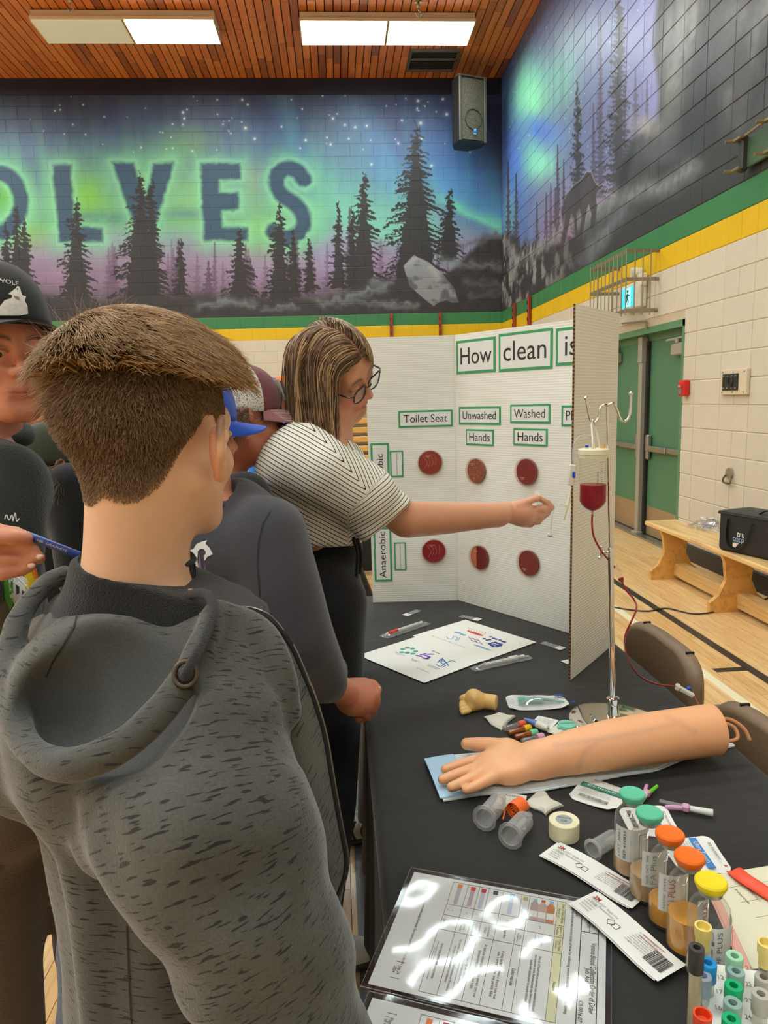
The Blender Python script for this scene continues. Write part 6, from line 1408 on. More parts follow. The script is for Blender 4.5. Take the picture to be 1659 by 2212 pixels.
o_ = np.array(tp(1620, 1900)); o_[2] = T+.003
pts = spline([P(1586, 1878, z=T+.008), P(1604, 1893, z=T+.010), P(1630, 1910, z=T+.010), P(1670, 1935, z=T+.008), P(1720, 1965, z=T+.006)], 8)
n_ = np.gradient(pts, axis=0); n_ = np.stack([-n_[:, 1], n_[:, 0], 0*n_[:, 0]], 1); n_ /= np.linalg.norm(n_, axis=1)[:, None]
G = np.array([[p+n*.0125*w+np.array([0, 0, .002*math.sin(3*w)]) for w in np.linspace(-1, 1, 9)] for p, n in zip(pts, n_)]); obj('strap', MB().slab(G-o_, .0014), M('strap_red', (250, 84, 48), .4, noise=.1, nscale=80), t)
# ---------------------------------------------------------------- tube rack
RKZ = T+.062; rp0, rp1, rp2 = P(1498, 2070, z=RKZ), P(1472, 2290, z=RKZ), P(1760, 2112, z=RKZ)
rx = rp2-rp0; rx /= np.linalg.norm(rx); ry = np.cross([0, 0, 1.], rx)
t = E('tube_rack', (rp0[0], rp0[1], T+.0005), 'white foam rack holding coloured tubes at the front right corner', 'rack', rz=math.atan2(rx[1], rx[0]))
RW = M('foam_white', (236, 236, 226), .6, noise=.03, nscale=60)
obj('rack_top', MB().box((.13, -.1, .055), (.26, .20, .014), bev=.004), RW, t); obj('rack_base', MB().box((.13, -.1, .01), (.25, .19, .02), bev=.004), RW, t)
for x in (.012, .248): obj('rack_side', MB().box((x, -.1, .03), (.014, .19, .05), bev=.003), RW, t)
Rk = np.stack([rx, ry, [0, 0, 1.]], 1)
def onrack(u, v, z): q = P(u, v, z=z); return q
def rtube(u, v, ztop, cm, label, kind, body=None):
 c = P(u, v, z=T+ztop); t = E('blood_tube', (c[0], c[1], T+.02), label, 'tube', 'tubes standing in the rack'); zt = ztop-.02
 r = .0078 if kind != 'hemo' else .0088; ch = .028 if kind in ('tall', 'deep') else .022
 obj('tube_wall', MB().lathe([(0, 0), (r*.6, .001), (r*.82, .006), (r*.82, zt-ch*.8)], (0, 0, 0), (0, 0, 1), 20, cap=False), body or MG('tube_clear', (240, 238, 230), .08, .04, .10, .4), t, smooth=True)
 if kind in ('hemo', 'tall'):
  obj('cap', MB().lathe([(r*.95, zt-ch), (r, zt-ch+.001), (r*1.02, zt-.001), (r*.97, zt), (r*.48, zt), (r*.44, zt-.006), (0, zt-.006)], (0, 0, 0), (0, 0, 1), 24), cm, t, auto=.6); obj('stopper', MB().lathe([(r*.43, zt-.0055), (0, zt-.0052)], (0, 0, 0), (0, 0, 1), 16), M('stopper_dark', (60, 62, 62), .6), t)
 elif kind == 'deep': obj('cap', MB().lathe([(r*.9, zt-ch), (r*.95, zt-ch+.012), (r*1.12, zt-.012), (r*1.15, zt), (r*.9, zt), (r*.84, zt-.008), (0, zt-.010)], (0, 0, 0), (0, 0, 1), 24), cm, t, auto=.6)
 else:
  obj('cap', MB().lathe([(r*.95, zt-ch), (r*1.02, zt-.001), (r*.95, zt), (r*.5, zt), (r*.45, zt-.004), (0, zt-.004)], (0, 0, 0), (0, 0, 1), 24), cm, t, auto=.6)
MGRN = M('cap_pale_green', (160, 212, 176), .4); DGR = M('cap_green', (0, 168, 104), .4); GGR = M('cap_grey_green', (140, 170, 160), .4)
rtube(1505, 2046, .145, M('cap_black', (58, 54, 52), .5), 'tall tube with black cap at the left of the rack', 'tall', M('tube_straw', (188, 174, 140), .2, coat=.5)); rtube(1519, 2000, .13, M('cap_butter', (238, 214, 120), .45), 'tube with butter yellow cap behind the black capped one', 'deep'); rtube(1530, 2079, .10, M('cap_sky', (30, 150, 220), .4), 'tube with sky blue cap', 'hemo'); rtube(1519, 2107, .095, MG('cap_clear_blue', (190, 214, 240), .1, .08, .35, .4), 'tube with clear bluish cap beside the sky blue one', 'hemo')
rtube(1587, 2064, .10, MGRN, 'tube with pale green cap, last of the green column', 'hemo'); rtube(1590, 2097, .094, GGR, 'tube with grey green cap under the pale green one', 'hemo'); rtube(1585, 2128, .10, DGR, 'tube with strong green cap, middle of the green column', 'hemo'); rtube(1583, 2165, .097, GGR, 'tube with grey green cap between two strong green ones', 'hemo'); rtube(1580, 2200, .10, DGR, 'tube with strong green cap, nearest of the green column', 'hemo')
rtube(1518, 2190, .11, M('cap_red_orange', (226, 70, 24), .4), 'tube with red orange cap at the front left of the rack', 'deep'); rtube(1656, 2036, .125, M('cap_cream_yellow', (240, 216, 130), .45), 'tube with cream yellow cap at the right edge', 'deep'); rtube(1650, 2110, .09, M('cap_grey', (176, 170, 156), .45), 'tube with pale grey cap, farther of two grey ones', 'hemo'); rtube(1644, 2146, .10, M('cap_grey', (176, 170, 156), .45), 'tube with pale grey cap, nearer of two grey ones', 'hemo')
for k, (u, v, s_) in enumerate([(1556, 2112, '12'), (1553, 2143, '17'), (1551, 2178, '16'), (1618, 2092, '21'), (1617, 2127, '22'), (1617, 2162, '23'), (1616, 2197, '24'), (1500, 2120, '5'), (1493, 2152, '4'), (1490, 2186, '3')]):
 q = P(u, v, z=T+.0625); loc = Rk.T@(q-np.array([rp0[0], rp0[1], T+.0005])); text(s_, t, loc, FLAT, .006, .006, GREY)
# ---------------------------------------------------------------- chairs, bench, bag, cable on the right
BRN = M('chair_brown', (132, 106, 80), .5, noise=.06, nscale=80, bump=.15, bscale=400); FRM = M('chair_frame', (110, 96, 78), .4, .5)
def chair(y0, y1, xb, ztop, label):
 t = E('folding_chair', (xb, (y0+y1)/2, 0), label, 'chair', 'brown folding chairs behind the table'); W = y1-y0; H = .25; n = 33
 pts = []
 for k in range(n):
  a = 2*math.pi*k/n; c, s = math.cos(a), math.sin(a); p = 2/4.2
  pts.append((math.copysign(abs(c)**p, c)*W/2, math.copysign(abs(s)**p, s)*H/2))
 def ring(k, x): return [(x+.02*(1-(2*p[0]/W)**2), p[0]*k, ztop-H/2+p[1]*(1-(1-k)*W/H*.6)) for p in pts]
 rings = [ring(.86, -.024), ring(.93, -.022), ring(.965, -.012), ring(.985, -.006), ring(1, .006), ring(.97, .016), ring(.9, .02)]
 V = np.concatenate([np.array(r) for r in rings]); F = [(i*n+j, i*n+(j+1) % n, (i+1)*n+(j+1) % n, (i+1)*n+j) for i in range(len(rings)-1) for j in range(n)]+[tuple(range(n))[::-1], tuple(range((len(rings)-1)*n, len(rings)*n))]
 obj('backrest', MB().add(V, F), BRN, t, auto=.9)
 for y in (-W*.3, W*.3): obj('slot', MB().box((.016, y, ztop-.0075), (.022, .006, .014)), BLACK, t)
 obj('seat', MB().box((.2, 0, .44), (.38, W*.92, .03), bev=.012), BRN, t)
 for y in (-W*.44, W*.44):
  obj('leg', MB().tube([(.01, y, ztop-.12), (.10, y, .42), (.36, y, .01)], .011, 8), FRM, t); obj('leg', MB().tube([(.36, y, .43), (.02, y, .01)], .011, 8), FRM, t)
chair(1.66, 2.10, .905, .765, 'brown plastic folding chair by the drip stand'); chair(1.12, 1.58, .905, .735, 'brown plastic folding chair beyond the rubber arm')
BW2 = wood('bench_birch', (230, 186, 122), (236, 196, 132), (222, 176, 110), .4, .2, 'Y', .5, 14, 34); BY = wood('bench_ply', (222, 164, 84), (226, 170, 92), (214, 154, 74), .45, .15, 'Y', .5, 6, 16)
t = E('wooden_bench', (2.6, 4.0, 0), 'long varnished wooden bench along the right wall', 'bench')
obj('seat', MB().box((.005, .0, .405), (.27, 3.0, .036), bev=.008), BW2, t)
out = [(-.19, 0), (-.19, .07), (-.13, .12), (-.085, .22), (-.10, .34), (-.12, .385), (.12, .385), (.10, .34), (.085, .22), (.13, .12), (.19, .07), (.19, 0)]
for y in (1.22, .34, -.9): obj('bench_leg', MB().prism(out[::-1], .035, (0, y, 0), np.array([[1, 0, 0], [0, 0, 1], [0, 1, 0.]])), BY, t)
obj('stretcher', MB().box((.04, 0, .075), (.09, 2.5, .10), bev=.004), BW2, t)
# cooler bag
p0, p1 = np.array([2.458, 4.374]), np.array([2.574, 4.006]); d = (p1-p0)/np.linalg.norm(p1-p0); n = np.array([-d[1], d[0]]); n = n if n[0] > 0 else -n
zb = .4238; rz = math.atan2(d[1], d[0]); t = E('cooler_bag', (*p0, zb), 'black zipped cooler bag with white lettering on the bench', 'bag', rz=rz)
yl = 1 if (np.array([-math.sin(rz), math.cos(rz)])@n) > 0 else -1
BK = M('bag_black', (30, 29, 30), .6, noise=.1, nscale=30, bump=.25, bscale=60); BK2 = M('bag_grey', (46, 47, 46), .6, noise=.1, bump=.2, bscale=80); WHP = M('bag_print', (226, 230, 234), .6)
L, Dp, Hh = .54, .27, .262
def rim(x, y): return Hh-.012*math.sin(x/L*math.pi)-.0*y
NX = 14; G = []
mbb = MB().box((L/2, yl*Dp/2, Hh/2-.005), (L, Dp, Hh-.01), bev=.018); obj('bag_body', mbb, BK, t)
Gl = np.array([[(L*i/13, yl*Dp*j/7, Hh-.004+.012*math.sin(math.pi*i/13)*math.sin(math.pi*j/7)) for j in range(8)] for i in range(14)]); obj('bag_lid', MB().slab(Gl if yl < 0 else Gl[:, ::-1], .02), BK2, t)
obj('piping', MB().tube([(0, 0, Hh-.016), (L, 0, Hh-.016), (L, yl*Dp, Hh-.016), (0, yl*Dp, Hh-.016)], .005, 6, True), BK, t)
obj('strap_loop', MB().tube(spline([(.08, -yl*.003, .215), (.075, -yl*.006, .12), (.09, -yl*.007, .05), (.14, -yl*.007, .025), (.2, -yl*.007, .045), (.235, -yl*.007, .1), (.25, -yl*.006, .15), (.275, -yl*.003, .215)], 6), .014, 6, flat=.14), BK2, t)
obj('top_handle', MB().box((.36, yl*.1, Hh+.012), (.1, .05, .012), bev=.004).tube(spline([(.26, yl*.06, Hh+.005), (.32, yl*.06, Hh+.03), (.46, yl*.08, Hh+.028), (.53, yl*.1, Hh+.005)], 5), .01, 6, flat=.5), BK, t)
Rbg = np.array([[1, 0, 0], [0, 0, -yl], [0, 1, 0.]]) 
text('tru', t, (.185, -yl*.004, .128), Rbg, .055, .034, WHP); text('corp', t, (.168, -yl*.004, .096), Rbg, .085, .034, M('bag_print_blue', (170, 196, 226), .6))
obj('print_line', MB().box((.155, -yl*.0012, .078), (.06, .001, .003)), M('bag_print_blue', (170, 196, 226), .6), t); obj('print_patch', MB().prism([(0, 0), (.046, .002), (.02, -.03), (0, -.026)][::-1], .001, (.125, -yl*.0012, .068), Rbg), M('patch_peach', (240, 216, 200), .6), t); obj('print_patch', MB().prism([(0, 0), (.016, .0), (.014, .014)], .001, (.168, -yl*.0012, .03), Rbg), WHP, t)
# crumpled clear bag with masks
c = P(1530, 1140, z=.43); t = E('clear_plastic_bag', (c[0], c[1], .424), 'crumpled clear plastic bag with blue straps on the bench', 'bag')
r_ = np.random.default_rng(4); V = []
G = np.array([[((i/12-.5)*.22+.02*math.sin(j*2.3+i), (j/12-.5)*.24+.02*math.sin(i*1.7), .01+.07*math.sin(math.pi*i/12)*math.sin(math.pi*j/12)+.018*math.sin(i*2.1+j*1.3)*math.sin(j*1.9)) for j in range(13)] for i in range(13)]); G[..., 2] = np.maximum(G[..., 2], .002)
obj('clear_film', MB().grid(G), MG('bag_film', (246, 246, 244), .2, .15, .05, .5), t)
for k in range(3): obj('blue_strap', MB().tube(spline([(-.07+.03*k, -.05, .012), (-.02, .01*k, .03), (.05, .04-.02*k, .014), (.0, .08, .02)], 5), .006, 5, flat=.3), M('strap_sky', (120, 160, 196), .5), t)
# cable on the floor
zc = .0065; pts = [(1235, 1290), (1290, 1300), (1330, 1312), (1395, 1320), (1440, 1314), (1500, 1326), (1560, 1319), (1610, 1310), (1640, 1300), (1675, 1284), (1740, 1260)]
t = E('floor_cable', P(1500, 1326, z=0), 'black power cable snaking across the wooden floor', 'cable'); pts = [P(u, v, z=zc) for u, v in pts]; obj('cable', MB().tube(spline(pts, 8), .005, 8), M('cable_black', (44, 38, 34), .5), t, True, smooth=True)
# ---------------------------------------------------------------- people: tools
from mathutils.bvhtree import BVHTree
D = lambda u, v, d: P(u, v, d=d)
def mskin(name, c, rough=.45, sss=.12):
 m = M(name, c, rough, noise=.05, nscale=60, sss=sss, attr=True, bump=.05, bscale=500); return m
SKIN = mskin('skin', (222, 164, 132))
class Head:
 """head frame: x right, y forward, z up, origin in the middle of the skull; k scales an adult head"""
 def __init__(s, c, F=None, U=(0, 0, 1), yaw=None, pitch=0., roll=0., k=1., deep=1.):
  s.c = np.asarray(c, float); s.k = k; s.deep = deep
  if F is None:
   a = math.radians(yaw); p = math.radians(pitch); F = np.array([math.sin(a)*math.cos(p), math.cos(a)*math.cos(p), math.sin(p)]); 
  F = np.asarray(F, float); F /= np.linalg.norm(F); U = np.asarray(U, float); U = U-(U@F)*F; U /= np.linalg.norm(U); R_ = np.cross(F, U)
  if roll: r = math.radians(roll); R_, U = R_*math.cos(r)+U*math.sin(r), U*math.cos(r)-R_*math.sin(r)
  s.R = np.stack([R_, F, U], 1)
 def w(s, x, y=None, z=None):
  p = np.asarray(x, float) if y is None else np.array([x, y, z], float); return s.c+(p*s.k)@s.R.T
 def l(s, V): return (V-s.c)@s.R/s.k
 def cran(s): return np.array([0, -.012-.6*(s.deep-1)*.094, .03]), np.array([.074, .094*s.deep, .082])
 def add(s, f, ears=(1, 1), neck=None, nr=.052, female=False, earout=0.):
  k = s.k; W = s.w; R = s.R; c0, r0 = s.cran(); g = .8 if female else 1.
  f.ell(W(c0), r0*k, R, .01*k)
  f.ell(W(0, .028, -.045), np.array([.0585, .058, .074])*k, R, .03*k)
  for sx in (-1, 1):
   f.cap(W(sx*.053, .0, -.052), W(sx*.022, .06, -.100), .017*k, .0165*k, .028*k)
   f.ell(W(sx*.036, .056, -.034), np.array([.026, .026, .024])*k, R, .018*k)
  f.cap(W(-.009, .069, -.101), W(.009, .069, -.101), .0175*k, .0175*k, .022*k)
  f.cap(W(-.036, .067, .018), W(.036, .067, .018), .016*k, .016*k, .02*k)
  for sx in (-1, 1): f.ell(W(sx*.031, .098, -.003), np.array([.0195, .017, .0135])*k, R, .014*k, 's')
  f.chain([W(0, .083, .006), W(0, .093, -.012), W(0, .1035*(.985 if female else 1), -.030)], np.array([.0072, .0078, .0108])*k, .011*k)
  for sx in (-1, 1): f.ell(W(sx*.0115, .0925, -.034), np.array([.0085, .010, .0075])*k, R, .006*k); f.ell(W(sx*.0062, .0985, -.0405), np.array([.0032, .005, .0026])*k, R, .003*k, 's')
  f.ell(W(0, .078, -.067), np.array([.026, .013, .019])*k, R, .014*k)
  f.cap(W(-.019, .081, -.0645), W(.019, .081, -.0645), .0050*k, .0050*k, .006*k); f.cap(W(0, .0885, -.0635), W(0, .0885, -.0635), .0052*k, None, .008*k)
  f.cap(W(-.015, .0815, -.0735), W(.015, .0815, -.0735), .0060*k, .0060*k, .006*k); f.cap(W(0, .0865, -.0735), W(0, .0865, -.0735), .0058*k, None, .008*k)
  f.chain([W(-.024, .079, -.0692), W(0, .0955, -.0686), W(.024, .079, -.0692)], .0014*k, .003*k, 's')
  f.cap(W(-.012, .089, -.084), W(.012, .089, -.084), .004*k, .004*k, .012*k, 's')
  for sx, e in zip((-1, 1), ears):
   f.ell(W(sx*.031, .0735, -.003), np.array([.0135, .0125, .0115])*k, R, .006*k); f.chain([W(sx*.017, .083, .0015), W(sx*.031, .0872, .0042), W(sx*.045, .0815, .001)], .0040*k, .004*k)
   if e:
    o = earout*e; B = lambda x, y, z: W(sx*(.0745+x+o*(.35-y*9)), -.004+y, -.016+z)
    rim = [B(.001, .012, .004), B(.006, .011, .022), B(.012, -.001, .0335), B(.016, -.014, .029), B(.017, -.019, .012), B(.015, -.0165, -.006), B(.010, -.009, -.02), B(.006, .000, -.031), B(.002, .007, -.028)]
    f.chain(rim, np.array([.0042, .0040, .0044, .0050, .0052, .0050, .0048, .0074, .0062])*k, .005*k)
    f.chain([B(.004, .006, .012), B(.009, -.006, .014), B(.009, -.008, -.004), B(.005, .0, -.016)], np.array([.008, .0110, .0105, .009])*k, .006*k)
    f.chain([B(.010, .0, .023), B(.014, -.011, .018), B(.014, -.0115, .0)], .0026*k, .004*k)
    f.ell(B(.0135, -.001, -.004), np.array([.006, .0075, .0105])*k, R, .006*k, 's')
  if neck is not None: f.chain([W(0, -.022, -.045), np.asarray(neck)], [nr*k*1.0, nr*k*1.08], .03*k)
 def col(s, V, skin, lip=(196, 110, 104), brow=(84, 60, 44), hairmask=None, hair=(70, 52, 40), lash=True, flush=.3):
  q = s.l(V); c = np.tile(LC(*skin), (len(V), 1)); x, y, z = q.T; front = smooth(.03, .06, y)
  def put(cc, w): c[:] = c*(1-w[:, None])+LC(*cc)*w[:, None]
  ch = np.exp(-(((np.abs(x)-.042)/.02)**2+((z+.04)/.02)**2))*front; put((226, 132, 112), flush*ch); put((226, 140, 120), flush*np.exp(-((x/.014)**2+((z+.032)/.012)**2))*front)
  e = np.exp(-((np.abs(x)-.082)/.012)**2)*smooth(.06, .075, np.abs(x))*(np.abs(z+.015) < .045); put((232, 140, 110), .35*e)
  put(lip, .75*np.exp(-(x/.021)**4)*np.exp(-((z+.069)/.0085)**4)*smooth(.062, .072, y))
  put((110, 50, 46), .8*np.exp(-(x/.024)**4)*np.exp(-((z+.0689)/.0013)**2)*smooth(.062, .072, y))
  bz = .017+.006*np.clip(1-((np.abs(x)-.03)/.02)**2, 0, 1); put(brow, .85*np.exp(-((z-bz)/.0042)**2)*smooth(.009, .014, np.abs(x))*smooth(.05, .042, np.abs(x))*front)
  if lash: put((40, 28, 26), .9*np.exp(-((z+.0015-.004*(1-((np.abs(x)-.031)/.014)**2))/.0016)**2)*(np.abs(np.abs(x)-.031) < .0155)*front)
  if hairmask is not None: put(hair, hairmask(q))
  return c
 def eyes(s, parent, look=(0, 0), iris=(70, 48, 34)):
  for sx in (-1, 1):
   c = s.w(sx*.031, .0755, -.0035); m = MB().ball(c, .0115*s.k, 16, 10)
   e = obj('eye', m, M('eye_white', (226, 218, 210), .25, noise=.02), parent, True, smooth=True)
   f = s.R@np.array([look[0], 1., look[1]]); f /= np.linalg.norm(f)
   obj('iris', MB().lathe([(.0055*s.k, .0100*s.k), (.003*s.k, .0113*s.k), (0, .0117*s.k)], c, f, 16), M('iris_%d' % iris[0], iris, .2, noise=.2, nscale=600), e, True, smooth=True)
def grow(n, roots, norms, field, L, off, seg, sd, jitter=.1, grav=None, seed=0, clump=0):
 """strands stepping along a direction field, kept outside a surface; arrays over all strands"""
 r = np.random.default_rng(seed); p = roots.copy(); out = [p.copy()]; N = len(p); jd = r.normal(size=(N, 3))*jitter; Ls = L[:, None]/(seg-1)
 for i in range(1, seg):
  t = i/(seg-1); d = field(p, t, norms)+jd*(.4+t)
  d /= np.linalg.norm(d, axis=1)[:, None]+1e-9; p = p+d*Ls
  ds, g = sd(p); o = off(t); push = np.maximum(o-ds, 0); p = p+g*push[:, None]; out.append(p.copy())
 return np.stack(out, 1)
def hair_mat(name, c1, c2, c3=None, rough=.42, tip=0.):
 m, t, b = base(name); h = t.new('ShaderNodeHairInfo'); stops = [(0, lin(c1)), (.55, lin(c2))]+([(.9, lin(c3))] if c3 else [])
 c = t.ramp(h.outputs['Random'], stops)
 if tip: c = t.mix(t.math('MULTIPLY', h.outputs['Intercept'], tip), c, lin(c3 or c2))
 t.link(c, b.inputs['Base Color']); b.inputs['Roughness'].default_value = rough; b.inputs['Specular IOR Level'].default_value = .45
 return m
def strands(name, S, rad, mat, parent, taper=.35):
 N, n = S.shape[:2]; hc = bpy.data.hair_curves.new(name); hc.add_curves([n]*N); off = np.array(wloc(parent))
 hc.attributes['position'].data.foreach_set('vector', (S-off).astype(np.float32).ravel())
 a = hc.attributes.get('radius') or hc.attributes.new('radius', 'FLOAT', 'POINT')
 rr = np.broadcast_to(np.asarray(rad, float).reshape(-1, 1), (N, 1))*np.linspace(1, taper, n)[None]; a.data.foreach_set('value', rr.astype(np.float32).ravel())
 hc.materials.append(mat); o = bpy.data.objects.new(name, hc); COL.objects.link(o); o.parent = parent; o['kind'] = 'stuff'; return o
def sample(V, Q, mask, n, seed=0):
 """n random points on the faces for which mask (of face centres) holds, with normals; mask may be a weight"""
 r = np.random.default_rng(seed); a, b, c, d = V[Q[:, 0]], V[Q[:, 1]], V[Q[:, 2]], V[Q[:, 3]]; N = np.cross(c-a, d-b); A = np.linalg.norm(N, axis=1); w = A*mask
 i = r.choice(len(Q), n, p=w/w.sum()); s, t = r.random((2, n, 1)); p = (a[i]*(1-s)+b[i]*s)*(1-t)+(d[i]*(1-s)+c[i]*s)*t
 return p, N[i]/(A[i][:, None]+1e-12)
def cran_sd(h, grow_=0., extra=None):
 """distance to the skull and its outward direction, in world space"""
 c0, r0 = h.cran()
 def f(p):
  q = h.l(p)-c0; k0 = np.sqrt(((q/r0)**2).sum(1)); k1 = np.sqrt(((q/r0**2)**2).sum(1))+1e-9; d = k0*(k0-1)/k1*h.k; g = (q/r0**2)/k1[:, None]
  return d, g@h.R.T
 return f
def bvh(VQ): V, Q = VQ; return BVHTree.FromPolygons([Vector(p) for p in V.tolist()], Q.tolist())
def decal(name, poly, tree, mat, parent, step=3., lift=.0012, kind=None):
 """a thin printed patch laid on a surface; poly: outline in picture points, cast onto the mesh"""
 pu = np.array(poly, float); u0, v0 = pu.min(0); u1, v1 = pu.max(0); us = np.arange(u0, u1+step, step); vs = np.arange(v0, v1+step, step)
 U, Vv = np.meshgrid(us, vs, indexing='ij'); ins = poly_in(U, Vv, [tuple(p) for p in poly]) > 0; cell = ins[:-1, :-1] | ins[1:, :-1] | ins[1:, 1:] | ins[:-1, 1:]
 hits = {}; Vt = []; F = []
 def vid(i, j):
  if (i, j) not in hits:
   d = ray(U[i, j], Vv[i, j]); d = d/np.linalg.norm(d); h = tree.ray_cast(Vector(CAM), Vector(d), 12.)
   if h[0] is None: hits[(i, j)] = -1
   else: hits[(i, j)] = len(Vt); Vt.append(np.array(h[0])-d*lift)
  return hits[(i, j)]
 # snap rim points to the outline
 edge = np.array([(a[0]+(b[0]-a[0])*t, a[1]+(b[1]-a[1])*t) for a, b in zip(poly, poly[1:]+poly[:1]) for t in np.arange(0, 1, max(.02, step*.35/max(1e-6, math.hypot(b[0]-a[0], b[1]-a[1]))))])
 for i in range(len(us)):
  for j in range(len(vs)):
   if not ins[i, j]:
    k = np.argmin((edge[:, 0]-U[i, j])**2+(edge[:, 1]-Vv[i, j])**2)
    if (edge[k, 0]-U[i, j])**2+(edge[k, 1]-Vv[i, j])**2 < (1.5*step)**2: U[i, j], Vv[i, j] = edge[k]
 for i in range(len(us)-1):
  for j in range(len(vs)-1):
   if cell[i, j]:
    q = [vid(i, j), vid(i+1, j), vid(i+1, j+1), vid(i, j+1)]
    if min(q) >= 0 and len(set(q)) == 4: F.append(q)
 if not F: return None
 return obj(name, MB().add(Vt, F), mat, parent, True, kind=kind, split=False)
def cap(h, parent, crown, front=None, brimc=None, mesh=None, brim=.07, lift=0., bw=.075, tilt=0., top=.105, flat=.0, under=None, band=.018):
 """baseball cap in the head's frame: dome of six panels, button, curved brim"""
 r = np.array([.0835, .1055*h.deep, top]); c = np.array([0, -.012-.6*(h.deep-1)*.094, band]); nt, npz = 40, 12
 ang = np.linspace(0, 2*math.pi, nt, endpoint=False)
 ct, st = math.cos(tilt), math.sin(tilt); T = lambda q: np.stack([q[..., 0], ct*q[..., 1]-st*q[..., 2], st*q[..., 1]+ct*q[..., 2]], -1)
 def pt(a, e):
  s = np.cos(e)**.8; z = np.sin(e)
  seam = 1-.006*np.exp(-((((a+math.pi/6) % (math.pi/3))-math.pi/6)/.05)**2)
  return np.stack([r[0]*s*np.sin(a)*seam, r[1]*s*np.cos(a)*seam*(1+.04*(np.cos(a) > .5)*np.sin(2*e)), r[2]*z], -1)
 E_ = np.linspace(-.06, math.pi/2-.02, npz); A, EE = np.meshgrid(ang, E_, indexing='ij'); G = h.w((T(pt(A, EE))+c).reshape(-1, 3)).reshape(nt, npz, 3)
 m = MB(); V = G.reshape(-1, 3); F = []; mi = []
 for i in range(nt):
  i2 = (i+1) % nt; fr = abs(((ang[i]+.08+math.pi) % (2*math.pi))-math.pi) < 1.06
  for j in range(npz-1): F.append((i*npz+j, i2*npz+j, i2*npz+j+1, i*npz+j+1)); mi.append(1 if (front and fr) else 2 if (mesh and not fr) else 0)
 m.add(V, F); m.mi = mi; mats = [crown, front or crown, mesh or crown]
 o = obj('cap', m, mats, parent, True, smooth=True)
 sm = o.modifiers.new('thickness', 'SOLIDIFY'); sm.thickness = .0022; sm.offset = -1
 obj('cap_button', MB().ball(h.w(T(np.array([0, 0, r[2]+.001]))+c), .007*h.k, 10, 6, (1, 1, .6)), crown, o, True, smooth=True)
 # brim
 n, k = 21, 9; Gb = np.zeros((n, k, 3))
 for i, s in enumerate(np.linspace(-1, 1, n)):
  a = s*1.12; p0 = T(pt(np.array(a), np.array(.0)))+c
  for j in range(k):
   t = j/(k-1); fwd = brim*t*(1-abs(s)**2.6)**.5 if abs(s) < 1 else 0
   Gb[i, j] = h.w(p0+T(np.array([s*.004*t, fwd, -flat*fwd-.031*(s*s)*t*(1-flat)])))
 b = MB().slab(Gb, .0032); ob = obj('cap_brim', b, brimc or crown, o, True, smooth=False, auto=.8)
 return o, G, Gb
def simple_garment(segs, h=.008, k=.03, ops=(), lo=None, hi=None, disp=None, cut=()):
 """segs: list of (points, radii) chains or ('e', c, r, R) ellipsoids"""
 pts = []
 for s in segs:
  if s[0] == 'e': e = np.max(s[2]); pts += [np.asarray(s[1])-e, np.asarray(s[1])+e]
  else: p = np.asarray(s[0]); e = np.max(s[1]); pts += [p.min(0)-e, p.max(0)+e]
 pts = np.array(pts); f = SDF.box(pts.min(0)-.02, pts.max(0)+.02, h)
 for s in segs:
  if s[0] == 'e': f.ell(s[1], s[2], s[3] if len(s) > 3 else None, k)
  else: f.chain(s[0], s[1], k)
 for o in ops: o(f)
 for p, n in cut: f.plane(p, n, .004)
 if disp: f.disp(disp)
 return f.mesh(1)
def cloth(name, c, rough=.85, noise=.08, bump=.3, bscale=260, sheen=.25, nscale=14): return M(name, c, rough, noise=noise, nscale=nscale, bump=bump, bscale=bscale, sheen=sheen, spec=.2)
def folds(amp, f=38, seed=0, vert=.45):
 return lambda X, Y, Z: amp*(wave3(X, Y, Z*vert, f, seed)+.5*wave3(X, Y, Z*vert, f*2.1, seed+1))
